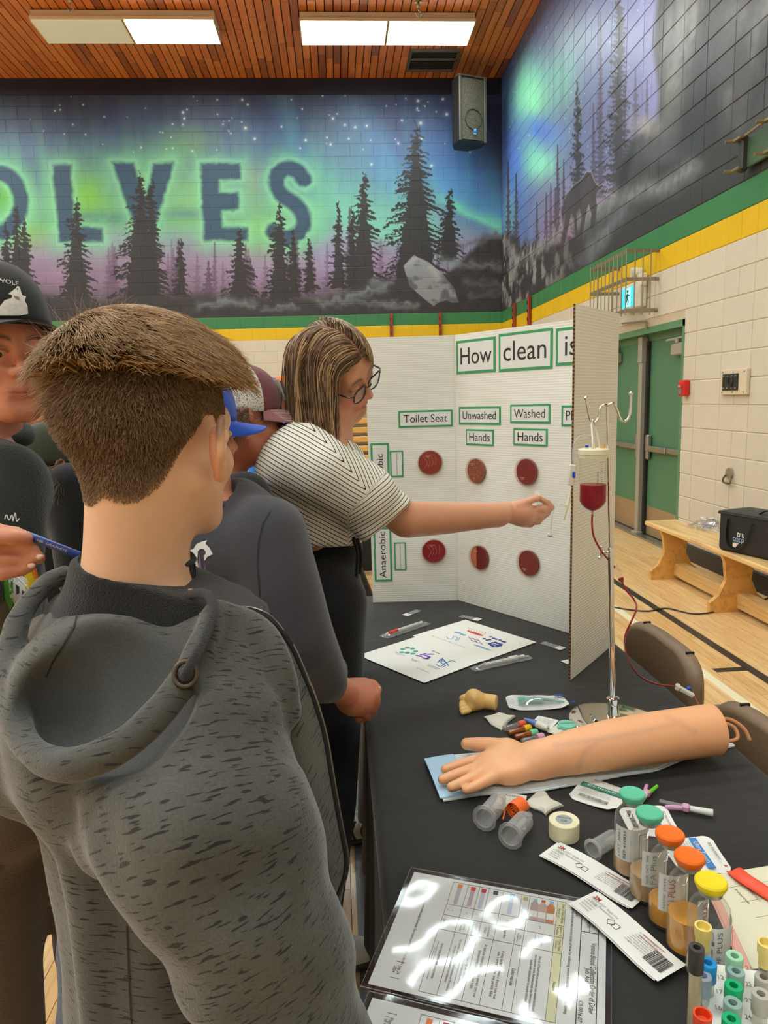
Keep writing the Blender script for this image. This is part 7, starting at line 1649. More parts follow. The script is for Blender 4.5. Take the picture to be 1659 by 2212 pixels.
class Body:
 """a standing figure: joints in metres for height H, turned by yaw about the ground point; any joint may be overridden in world space"""
 def __init__(s, g, H, yaw, over=None, lean=(0, 0)):
  k = H/1.7; a = math.radians(yaw); R_ = np.array([[math.cos(a), math.sin(a), 0], [-math.sin(a), math.cos(a), 0], [0, 0, 1.]]); s.k = k; s.Rm = R_
  J = dict(pelvis=(0, 0, .95), belly=(0, .01, 1.08), chest=(0, .005, 1.27), neck=(0, -.02, 1.44))
  for n, sx in (('L', -1), ('R', 1)): J.update({'hip'+n: (sx*.085, 0, .90), 'knee'+n: (sx*.095, .02, .49), 'ankle'+n: (sx*.10, -.02, .08), 'toe'+n: (sx*.115, .13, .03), 'sho'+n: (sx*.17, -.01, 1.395), 'elb'+n: (sx*.215, -.03, 1.12), 'wri'+n: (sx*.215, .05, .88), 'fin'+n: (sx*.205, .09, .78)})
  s.J = {n: np.array([g[0], g[1], 0])+R_@(np.array(p)*k)+(np.array([lean[0], lean[1], 0])*p[2]) for n, p in J.items()}
  if over: s.J.update({n: np.asarray(p, float) for n, p in over.items()})
  z = (1, 0, 0); s.X = R_[:, 0]; s.Y = R_[:, 1]
  t = s.J['neck']-s.J['pelvis']; t /= np.linalg.norm(t); x = s.J['shoR']-s.J['shoL']; x -= (x@t)*t; x /= np.linalg.norm(x); s.TR = np.stack([x, np.cross(t, x), t], 1)
 def skin(s, f, hands='LR', ts=.8):
  J, k = s.J, s.k; R = s.TR
  f.ell(J['chest'], np.array([.15, .095, .19])*k*ts, R, .04); f.ell(J['belly'], np.array([.125, .09, .17])*k*ts, R, .05); f.ell(J['pelvis'], np.array([.15, .10, .12])*k*ts, R, .05)
  f.chain([J['chest']+(J['neck']-J['chest'])*.5, J['neck']], np.array([.07, .055])*k, .05)
  for n in 'LR':
   f.chain([J['neck']*.5+J['sho'+n]*.5, J['sho'+n], J['elb'+n], J['wri'+n]], np.array([.045, .05, .037, .026])*k, .03)
   f.chain([J['hip'+n], J['knee'+n], J['ankle'+n]], np.array([.085, .055, .038])*k*min(1, ts+.15), .04); f.chain([J['ankle'+n], J['toe'+n]], np.array([.036, .03])*k, .02)
   if n in hands:
    w, t = J['wri'+n], J['fin'+n]; ax = (t-w)/np.linalg.norm(t-w); sd = np.cross(ax, s.Y); sd = sd/(np.linalg.norm(sd)+1e-9); q = w+ax*.05*k
    f.ell(w+ax*.045*k, np.array([.018, .034, .045])*k, np.stack([sd, np.cross(ax, sd), ax], 1), .015)
    for i in range(4):
     o = np.cross(ax, sd)*(.024-.016*i)*k; f.chain([q+o+ax*.02*k, q+o+ax*.055*k, q+o*.9+ax*(.085-.008*abs(i-1.2))*k+sd*.012*k*(1 if n == 'L' else -1)], np.array([.0095, .0085, .007])*k, .004)
    o = np.cross(ax, sd)*.035*k; f.chain([w+ax*.02*k+o*.5, w+ax*.05*k+o*1.2, w+ax*.075*k+o*1.25], np.array([.013, .0105, .0085])*k, .008)
 def trousers(s, mat, parent, wide=1., hem=1., h=.010, top=1.02, seed=0, vals=None):
  J, k = s.J, s.k; segs = [('e', J['pelvis']+(0, 0, .0), np.array([.165, .118, .13])*k, s.TR)]
  for n in 'LR': segs.append(([J['hip'+n], J['knee'+n], J['ankle'+n]+(0, 0, .0)], np.array([.105, .08*wide, .068*wide*hem])*k))
  V = simple_garment(segs, h, .05, disp=folds(.004, 30, seed, .6), cut=[((0, 0, .05*k), (0, 0, -1))]); return sobj('trousers', V, mat, parent)
 def shoes(s, mat, sole, parent):
  k = s.k
  for n in 'LR':
   a, t = s.J['ankle'+n], s.J['toe'+n]; ax = t-a; ax[2] = 0; ax /= np.linalg.norm(ax); z0 = a[2]-.08*k; b = np.array([a[0], a[1], z0]); L = np.linalg.norm((t-a)[:2])+.04*k
   f = SDF.box(b-.2, b+.26, .006); f.chain([b-ax*.03*k+(0, 0, .045*k), b+ax*L*.6+(0, 0, .04*k), b+ax*L+(0, 0, .03*k)], np.array([.042, .043, .034])*k, .01); f.chain([b-ax*.02*k+(0, 0, .05*k), b+(0, 0, .11*k)], np.array([.042, .042])*k, .02); f.plane(b+(0, 0, .012*k), (0, 0, -1), .004)
   o = sobj('shoe', f.mesh(1), mat, parent); g = SDF.box(b-.2, b+.26, .006); g.chain([b-ax*.03*k+(0, 0, .02*k), b+ax*L*.6+(0, 0, .02*k), b+ax*L+(0, 0, .02*k)], np.array([.045, .046, .037])*k, .01); g.plane(b+(0, 0, .001), (0, 0, -1), .003); g.plane(b+(0, 0, .024*k), (0, 0, 1), .003); sobj('sole', g.mesh(1), sole, o)
def person(V, Q, col, label, group=None, mat=None):
 c = V.mean(0); loc = np.array([c[0], c[1], 0.]); o = sobj('person', (V, Q), mat or SKIN, None, col=col, loc=loc); return tag(o, label, 'person', group)
# ---------------------------------------------------------------- the boy in front: grey hoodie, hood down
def make_boy():
 hd = Head(D(338, 938, .775), yaw=27, pitch=-4, k=.94, deep=1.1)
 nb = D(305, 1262, .80)
 bd = Body((nb[0]+.02, nb[1]-.01), 1.50, 22, over=dict(shoL=D(120, 1410, .90), shoR=D(515, 1450, .715), elbR=D(455, 1790, .625), wriR=D(730, 2290, .66), finR=D(800, 2420, .70), elbL=D(190, 1800, .98), wriL=D(300, 2150, 1.02), finL=D(330, 2300, 1.02), neck=nb, chest=D(305, 1640, .85), belly=D(335, 1950, .83), pelvis=D(350, 2330, .80)))
 f = SDF(axis_pts((nb[0]-.34, hd.c[0]-.13, .009), (hd.c[0]-.13, hd.c[0]+.13, .0028), (hd.c[0]+.13, nb[0]+.36, .009)), axis_pts((nb[1]-.36, hd.c[1]-.14, .009), (hd.c[1]-.14, hd.c[1]+.15, .0028), (hd.c[1]+.15, nb[1]+.3, .009)), axis_pts((-.01, nb[2]-.12, .012), (nb[2]-.12, hd.c[2]+.16, .0030)))
 bd.skin(f); hd.add(f, ears=(1, 1), neck=nb+(0, 0, -.01), nr=.048, earout=.030)
 f.chain([hd.w(0, -.05, -.05), nb+(-.01, -.015, 0)], [.038, .046], .03)
 V, Q = f.mesh(1)
 def hairline(q):
  x, y, z = q.T; ax = np.abs(x)
  lo = np.interp(y, [-.11, -.09, -.07, -.05, -.028, -.005, .012, .026, .05, .06, .075, .1], [-.074, -.079, -.072, -.052, -.012, .020, .024, .012, .006, .03, .056, .07])
  lo = lo+.010*np.exp(-((x-.004)/.012)**2)*(y < -.06)
  return z-lo
 def mask(q): return np.clip(smooth(-.006, .014, hairline(q)), 0, 1)*.85
 col = hd.col(V, (238, 190, 156), hairmask=mask, hair=(116, 90, 68), flush=.35)
 q = hd.l(V); e = np.exp(-((np.abs(q[:, 0])-.088)/.014)**2)*(np.abs(q[:, 2]+.016) < .045)*smooth(.077, .084, np.abs(q[:, 0])); col = col*(1-.45*e[:, None])+LC(236, 132, 92)*.45*e[:, None]
 t = person(V, Q, col, 'boy in a grey flecked hoodie seen from behind, nearest to the camera'); hd.eyes(t)
 er = hd.w(.0795, .001, -.0535); obj('ear_stud', MB().ball(hd.w(.0815+.006, -.001, -.0475), .0017, 10, 6), CHROME, t, True, smooth=True)
 # hair: clipped sides, longer top falling forward
 cen = V[Q].mean(1); ql = hd.l(cen); hl = hairline(ql); hm = (hl > 0)*(ql[:, 2] > -.09)*(cen[:, 2] > nb[2]); ear = (np.abs(ql[:, 0]) > .0775) & (ql[:, 2] < .03); hm = hm*~ear
 sdf = cran_sd(hd); whorl = np.array([-.034, -.074, .092])
 topw = lambda q: smooth(.052, .078, q[:, 2]+.10*np.clip(-q[:, 1]-.07, 0, .05)*0)
 root, nrm = sample(V, Q, hm*(1-.9*topw(ql)), 30000, 1); rl = hd.l(root); r = np.random.default_rng(2)
 h0 = np.clip(hairline(rl), 0, 1); L = np.interp(h0, [0, .02, .05, .09, .13], [.002, .0045, .010, .0165, .023])*r.uniform(.75, 1.15, len(root))*hd.k
 dn = hd.R@np.array([.05, -.25, -1.]); 
 def fside(p, tt, n): return n*(.62-.3*tt)+dn*.75
 S = grow(0, root, nrm, fside, L, lambda tt: .001*tt, 5, sdf, .16, seed=3)
 HM = hair_mat('boy_hair_short', (118, 92, 66), (150, 118, 86), (180, 146, 110), .5)
 strands('clipped_hair', S, .00042*r.uniform(.8, 1.2, len(root)), HM, t, .4)
 root, nrm = sample(V, Q, hm*topw(ql), 15000, 4); rl = hd.l(root); r = np.random.default_rng(5)
 L = (.044+.010*smooth(-.02, .06, rl[:, 1])-.012*smooth(-.03, -.08, rl[:, 1])-.012*smooth(.04, .07, rl[:, 0])-.022*smooth(.02, .08, rl[:, 1]))*r.uniform(.7, 1.12, len(root))
 cl = np.floor(rl[:, 0]/.011+.35*np.sin(rl[:, 1]*90)).astype(int)*7+np.floor(rl[:, 1]/.02).astype(int); cj = np.random.default_rng(9).normal(size=(4001, 3))*.17
 cjit = cj[np.mod(cl*31, 4001)]@hd.R.T
 Fw, Uw, Rw = hd.R[:, 1], hd.R[:, 2], hd.R[:, 0]
 rloc = rl-whorl; rad = rloc/np.linalg.norm(rloc, axis=1)[:, None]; fl = np.stack([rad[:, 0]*.75+.12, np.where(rl[:, 1] > -.07, .62+.3*rad[:, 1], rad[:, 1]*1.0), rad[:, 2]*.4], 1); fw = fl@hd.R.T
 side = smooth(.035, .07, np.abs(rl[:, 0]))[:, None]*np.sign(rl[:, 0])[:, None]*Rw[None]*.35
 def ftop(p, tt, n):
  g = -np.array([0, 0, 1.])*(.15+.75*tt); lift = n*(.6*(1-tt)**1.5); return fw+cjit*.7+lift+side+g*smooth(-.1, .04, rl[:, 1]+.05)[:, None]
 S = grow(0, root, nrm, ftop, L, lambda tt: .005+.024*math.sin(min(1, tt*1.5)*math.pi*.62), 9, sdf, .10, seed=6)
 HT = hair_mat('boy_hair_top', (112, 84, 56), (156, 120, 82), (198, 160, 112), .38, .4)
 strands('top_hair', S, .00052*r.uniform(.7, 1.25, len(root)), HT, t, .25)
 # crown tuft sticking out behind
 root, nrm = sample(V, Q, hm*np.exp(-((ql-whorl)**2).sum(1)/.034**2)*(ql[:, 2] > .03), 2600, 8); rl = hd.l(root); r = np.random.default_rng(9); L = r.uniform(.018, .040, len(root))
 vv = (rl-whorl+np.array([-.010, -.02, .002])); vv /= np.linalg.norm(vv, axis=1)[:, None]; tw = vv@hd.R.T
 S = grow(0, root, nrm, lambda p, tt, n: tw*.7+n*(.75-.45*tt)-np.array([0, 0, .5])*tt, L, lambda tt: .002, 7, sdf, .2, seed=10); strands('crown_tuft', S, .00048*r.uniform(.7, 1.2, len(root)), HT, t, .2)
 root, nrm = sample(V, Q, hm*topw(ql)*np.exp(-((ql-whorl)**2).sum(1)/.03**2), 130, 14); r = np.random.default_rng(15); S = grow(0, root, nrm, lambda p, tt, n: n*.9+.4*np.array([-.3, 0, .5])+.5*Fw*tt, r.uniform(.03, .06, 130), lambda tt: .0, 7, sdf, .5, seed=16); strands('stray_hair', S, .00028, HT, t, .2)
 # black shirt under the hood: yoke and ribbed collar
 BS = cloth('black_knit', (30, 28, 28), .85, bump=.4, bscale=500)
 tilt = np.array([.24, .02, .97]); tilt /= np.linalg.norm(tilt); cc = D(301, 1216, .80)
 f = SDF.box(D(300, 1330, .82)-.21, D(300, 1200, .80)+.19, .0045); ax = hd.w(0, -.02, -.08)-nb
 f.ell(D(305, 1330, .815), np.array([.150, .080, .050]), bd.TR, .02); f.chain([nb+(0, 0, .0), D(440, 1300, .775), D(490, 1330, .755)], [.072, .055, .045], .03); f.chain([nb+(0, 0, -.05), nb+(0, 0, .012)], [.098, .0645], .03); f.chain([nb+(0, 0, -.03), cc], [.082, .0605], .02); f.plane(cc-tilt*.004, tilt, .004)
 y = sobj('shirt_yoke', f.mesh(1), BS, t)
 Rc = frame(tilt); m = MB()
 for k in range(96):
  a = 2*math.pi*k/96; o = Rc[:, 0]*math.cos(a)+Rc[:, 1]*math.sin(a); p = cc+o*.0585; m.tube([p-tilt*.008+o*.004, p+o*.0022+tilt*.002, p-o*.0005+tilt*.011], .0023, 5)
 obj('collar_ribs', m, BS, y, True, kind='stuff', split=False); obj('collar_edge', MB().tube([cc+(Rc[:, 0]*math.cos(a)+Rc[:, 1]*math.sin(a))*.0580+tilt*.0135 for a in np.linspace(0, 2*math.pi, 48, endpoint=False)], .0036, 8, True).tube([cc+(Rc[:, 0]*math.cos(a)+Rc[:, 1]*math.sin(a))*.0640-tilt*.009 for a in np.linspace(0, 2*math.pi, 48, endpoint=False)], .0034, 8, True), BS, y, True, smooth=True, split=False)
 # hoodie cloth: grey with dark slub flecks along du
 m, tt, b = base('flecked_fleece'); a1 = tt.new('ShaderNodeAttribute', attribute_name='du'); a2 = tt.new('ShaderNodeAttribute', attribute_name='dv'); a3 = tt.new('ShaderNodeAttribute', attribute_name='lining'); tc = tt.new('ShaderNodeTexCoord')
 cx = tt.new('ShaderNodeCombineXYZ'); tt.link(tt.math('MULTIPLY', a1.outputs['Fac'], 58.), cx.inputs[0]); tt.link(tt.math('MULTIPLY', a2.outputs['Fac'], 380.), cx.inputs[1])
 n1 = tt.new('ShaderNodeTexNoise', i_Scale=1., i_Detail=1.); tt.link(cx.outputs[0], n1.inputs['Vector']); n0 = tt.new('ShaderNodeTexNoise', i_Scale=9., i_Detail=2.); tt.link(tc.outputs['Object'], n0.inputs['Vector'])
 fleck = tt.ramp(n1.outputs['Fac'], [(.60, (0, 0, 0, 1)), (.645, (1, 1, 1, 1))]); fl2 = tt.math('MULTIPLY', fleck, tt.math('MULTIPLY', tt.math('SUBTRACT', 1., a3.outputs['Fac']), .78))
 n2 = tt.new('ShaderNodeTexNoise', i_Scale=420., i_Detail=3.); tt.link(tc.outputs['Object'], n2.inputs['Vector'])
 g0 = tt.ramp(n0.outputs['Fac'], [(.3, lin((80, 79, 74))), (.7, lin((94, 93, 87)))]); g1 = tt.mix(fl2, g0, lin((26, 25, 27)))
 g2 = tt.mix(a3.outputs['Fac'], g1, lin((84, 84, 82))); gr = tt.ramp(n2.outputs['Fac'], [(.3, (.8, .8, .8, 1)), (.7, (1.15, 1.15, 1.15, 1))]); tt.link(tt.mix(.6, g2, gr, 'MULTIPLY'), b.inputs['Base Color'])
 b.inputs['Roughness'].default_value = .92; b.inputs['Specular IOR Level'].default_value = .15; b.inputs['Sheen Weight'].default_value = .35; b.inputs['Sheen Roughness'].default_value = .45
 bp = tt.new('ShaderNodeBump', i_Strength=.5, i_Distance=.0016); tt.link(n2.outputs['Fac'], bp.inputs['Height']); tt.link(bp.outputs[0], b.inputs['Normal']); FLEECE = m
 pd = bd.J; h = .0042
 lo = np.array([nb[0]-.29, nb[1]-.34, .80]); hi = np.array([nb[0]+.33, nb[1]+.22, nb[2]+.04])
 f = SDF.box(lo, hi, h)
 TR = bd.TR
 f.chain([D(315, 1480, .82), D(326, 1640, .815), D(358, 1900, .80), D(385, 2200, .79), D(395, 2420, .79)], [.118, .115, .106, .107, .115], .02)
 f.ell(D(300, 1440, .83), np.array([.175, .105, .10]), TR, .05)                        # shoulders
 f.ell(D(365, 1760, .80), np.array([.148, .105, .20]), TR, .05); f.ell(D(402, 2200, .79), np.array([.138, .10, .16]), TR, .05)
 f.chain([D(115, 1430, .90), D(200, 1800, .97), D(300, 2150, 1.0)], [.06, .055, .045], .03)      # far arm
 # vertical folds of the back
 for pts, r_, k in (([(215, 1760), (268, 1930), (290, 2100), (312, 2300)], [.012, .014, .014, .014], .02), ([(160, 1790), (195, 1950), (236, 2240)], [.02, .02, .02], .03), ([(330, 1880), (345, 2050), (360, 2300)], [.016, .02, .02], .03)):
  f.chain([D(u, v, .80-.112) for u, v in pts], r_, k)
 f.chain([D(270, 1830, .70), D(300, 1960, .695), D(312, 2240, .69)], .006, .014, 's')
 arm = SDF(f.x, f.y, f.z)
 arm.chain([D(462, 1440, .725), D(452, 1600, .675), D(450, 1775, .64), D(548, 2000, .635), D(676, 2240, .65), D(735, 2380, .67)], [.062, .079, .096, .0795, .054, .046], .01)
 arm.chain([D(330, 1730, .66), D(270, 1790, .66), D(225, 1780, .665)], [.07, .045, .012], .03)
 cu, cr = CU, CR
 def afold(X, Y, Z):
  a = (X-CAM[0])*cr[0]+(Y-CAM[1])*cr[1]+(Z-CAM[2])*cr[2]; b = (X-CAM[0])*cu[0]+(Y-CAM[1])*cu[1]+(Z-CAM[2])*cu[2]; w = .5+.5*wave3(X, Y, Z, 16, 12)
  return .0045*w*np.sin((b*.8+a*.55)*95+2.*np.sin(a*22))+.0035*(1-w)*np.sin((b*.35-a*.9)*70+1.5*np.sin(b*17))+.0018*wave3(X, Y, Z, 85, 8)
 arm.disp(afold)
 armF = arm.F.copy(); k = .018; hh = np.maximum(k-np.abs(f.F-arm.F), 0)/k; bodyF = f.F.copy(); f.F = np.minimum(f.F, arm.F)-hh*hh*k*.25
 # hood lying on the back
 f.ell(D(215, 1545, .715), np.array([.112, .085, .105]), TR, .02); f.ell(D(150, 1690, .70), np.array([.062, .045, .05]), TR, .03); f.ell(D(60, 1600, .76), np.array([.045, .06, .08]), TR, .03)
 carve = [(D(228, 1440, .614), np.array([.080, .082, .096])), (D(150, 1540, .645), np.array([.062, .042, .056]))]
 for c, r_ in carve: f.ell(c, r_, TR, .012, 's')
 rim = [(472, 1322, .705), (448, 1372, .675), (405, 1455, .640), (352, 1530, .615), (290, 1592, .598), (225, 1632, .592), (160, 1652, .598), (105, 1645, .615), (62, 1612, .64), (32, 1555, .67), (18, 1480, .70), (22, 1400, .74), (48, 1325, .78), (100, 1262, .82), (140, 1243, .84)]
 rp = spline([D(*p) for p in rim], 4); f.chain(rp, np.interp(np.arange(len(rp)), [0, 12, 24, 36, 56], [.0135, .0145, .0145, .0125, .012]), .008)
 rim2 = [(466, 1335, .70), (520, 1338, .71), (575, 1375, .70), (606, 1450, .69), (622, 1540, .69)]; f.chain(spline([D(*p) for p in rim2], 4), .0135, .010)
 for pts in ([(150, 1330), (125, 1400), (105, 1450)],): f.chain([D(u, v, .725) for u, v in pts], .0022, .004, 's')
 # keep the neck opening free
 f.cap(nb+(0, .0, -.012), nb+(.0, -.02, .09), .074, .098, .016, 's')
 f.disp(lambda X, Y, Z: .0022*wave3(X, Y, Z*.7, 60, 3)+.0011*wave3(X, Y, Z, 150, 4))
 V2, Q2 = f.mesh(1)
 # fleck direction: along the sleeve's crosswise grain on the arm, across the back elsewhere
 ii = [np.clip(np.searchsorted(a_, V2[:, e_])-1, 0, len(a_)-2) for e_, a_ in enumerate((f.x, f.y, f.z))]
 isarm = smooth(-.004, .006, bodyF[ii[0], ii[1], ii[2]]-armF[ii[0], ii[1], ii[2]]); g = V2-CAM; px, py = g@CR, -(g@CU)
 ap = spline([D(*p) for p in ((462, 1380, .74), (450, 1775, .64), (548, 2000, .635), (700, 2270, .66))], 8)
 def around(V_, ax_):
  dd_ = ((V_[:, None]-ax_[None])**2).sum(2); w_ = np.exp(-(dd_-dd_.min(1)[:, None])/.012); w_ /= w_.sum(1)[:, None]; tn = w_@np.gradient(ax_, axis=0); tn /= np.linalg.norm(tn, axis=1)[:, None]; s0 = w_@np.concatenate([[0], np.cumsum(np.linalg.norm(np.diff(ax_, axis=0), axis=1))])
  q_ = V_-w_@ax_; s0 = s0+(q_*tn).sum(1); q_ = q_-(q_*tn).sum(1)[:, None]*tn; e1_ = -CF-(tn@-CF)[:, None]*tn; e1_ /= np.linalg.norm(e1_, axis=1)[:, None]; e2_ = np.cross(tn, e1_); return np.arctan2((q_*e2_).sum(1), (q_*e1_).sum(1)), s0
 a1_, s1_ = around(V2, ap); a2_, s2_ = around(V2, np.linspace(D(310, 1300, .82), D(390, 2400, .80), 12))
 du = np.where(isarm > .5, a1_*.085, a2_*.12-s2_*.1); dv = np.where(isarm > .5, s1_, s2_+a2_*.03)
 lin_ = np.zeros(len(V2))
 for c, r_ in carve:
  q = (V2-c)@TR; k0 = np.sqrt(((q/r_)**2).sum(1)); k1 = np.sqrt(((q/r_**2)**2).sum(1)); lin_ = np.maximum(lin_, smooth(.0055, .002, np.abs(k0*(k0-1)/k1)))
 rimd = np.min(np.linalg.norm(V2[:, None]-rp[None, ::2], axis=2), axis=1); lin_ *= smooth(.012, .017, rimd)
 tre = bvh((V2, Q2))
 ho = sobj('hoodie', (V2, Q2), FLEECE, t, attrs=dict(du=du, dv=dv, lining=lin_))
 sm_ = [(166, 1322), (158, 1352), (136, 1392), (112, 1430), (98, 1462)]; decal('hood_seam', sm_+[(x+4, y+1) for x, y in sm_[::-1]], tre, M('seam_black', (40, 40, 40), .9), ho, step=1.6); sm_ = [(272, 2000), (276, 2100), (282, 2215)]; decal('back_seam', sm_+[(x+3.5, y) for x, y in sm_[::-1]], tre, M('seam_black', (40, 40, 40), .9), ho, step=1.6)
 # open front edge with the zip
 outer = [(500, 1318, .728), (548, 1322, .725), (588, 1342, .722), (625, 1390, .722), (655, 1455, .725), (680, 1520, .73), (700, 1590, .735), (712, 1660, .74), (722, 1720, .745), (735, 1790, .75), (746, 1850, .755), (743, 1890, .76), (728, 1930, .765), (708, 1970, .77)]
 inner = [(440, 1345, .722), (480, 1350, .722), (520, 1385, .72), (560, 1450, .70), (585, 1520, .69), (605, 1590, .685), (620, 1650, .69), (630, 1720, .695), (640, 1780, .70), (655, 1840, .71), (668, 1890, .72), (676, 1920, .735), (682, 1950, .75), (686, 1985, .765)]
 O, I = spline([D(*p) for p in outer], 5), spline([D(*p) for p in inner], 5); G = np.array([[i_*(1-s)+o_*s-CF*.010*math.sin(math.pi*s) for s in np.linspace(0, 1, 9)] for o_, i_ in zip(O, I)])
 G2 = G+CF*.007; n_, m_ = G.shape[:2]; mb = MB().grid(G); mb.grid(G2[:, ::-1]); fr = obj('front_edge', mb, FLEECE, ho, True, smooth=True, split=False); me = fr.data; Vv = np.concatenate(mb.v); 
 for nm, vals in (('du', (Vv-CAM)@CR*.5-(Vv-CAM)@CU*-.87), ('dv', (Vv-CAM)@CR*.87+(Vv-CAM)@CU*-.5), ('lining', np.zeros(len(Vv)))): a = me.attributes.new(nm, 'FLOAT', 'POINT'); a.data.foreach_set('value', np.asarray(vals, np.float32))
 ZT_ = M('zip_tape', (24, 23, 24), .7); ZM = M('zip_metal', (150, 148, 140), .3, .9)
 obj('zip_tape', MB().tube(O+CF*.001, .0042, 6), ZT_, ho, True, smooth=True)
 Os = spline([D(*p) for p in outer], 26); m = MB()
 for i in range(0, len(Os)-1): m.box(Os[i]+(CU*.004 if i < 80 else CR*.003)*1.0-CF*.001, (.0022, .0016, .0022), R=frame(Os[i+1]-Os[i]))
 obj('zip_teeth', m, ZM if True else ZT_, ho, True, kind='stuff', split=False)
 sl0 = [D(432, 1329, .70), D(470, 1325, .712), D(500, 1318, .725)]; obj('zip_top', MB().tube(spline(sl0, 4), .0042, 6), ZT_, ho, True, smooth=True); obj('zip_stop', MB().box(D(441, 1328, .694), (.010, .004, .004), bev=.001), ZM, ho, True)
 # inner lining of the open front and fleece at the collar
 obj('fleece_lining', MB().tube(spline([D(400, 1288, .755), D(430, 1298, .745), D(470, 1312, .735), D(492, 1325, .735)], 5), [.010]*4+[.012]*12, 8, flat=.6), cloth('fleece_grey', (128, 128, 126), .95, noise=.3, nscale=300, bump=.9, bscale=700), ho, True, smooth=True)
 fl_ = D(718, 1860, .775); obj('dark_lining', MB().tube(spline([D(690, 1560, .752), D(706, 1700, .762), D(724, 1830, .77), D(715, 1930, .778), D(698, 1985, .78)], 5), [.006]*5+[.014]*5+[.018]*8+[.006]*3, 10, flat=.7), cloth('lining_dark', (38, 38, 40), .9), ho, True, smooth=True)
 # cord and eyelets
 ey = D(401, 1455, .618); Rn = frame(-CF+.25*CU+.35*CR*0); obj('eyelet', MB().tube([ey+(Rn[:, 0]*math.cos(a)*.0098+Rn[:, 1]*math.sin(a)*.0108) for a in np.linspace(0, 2*math.pi, 28, endpoint=False)], .0026, 8, True), M('gunmetal', (92, 84, 74), .35, .8), ho, True, smooth=True)
 obj('draw_cord', MB().tube(spline([ey+CF*.004, ey-CF*.004+CR*.001, D(424, 1415, .626), D(448, 1365, .648), D(461, 1318, .67), D(452, 1288, .69), D(425, 1281, .71), D(404, 1289, .73)], 7), .0050, 10), cloth('cord_black', (44, 43, 44), .8, bump=.6, bscale=900), ho, True, smooth=True)
 # jeans and shoes, out of the frame
 bd.trousers(cloth('denim', (52, 66, 92), .85), t, 1., 1., .012); bd.shoes(cloth('shoe_dark', (40, 40, 44), .6), M('sole_white', (220, 216, 206), .6), t)
make_boy()
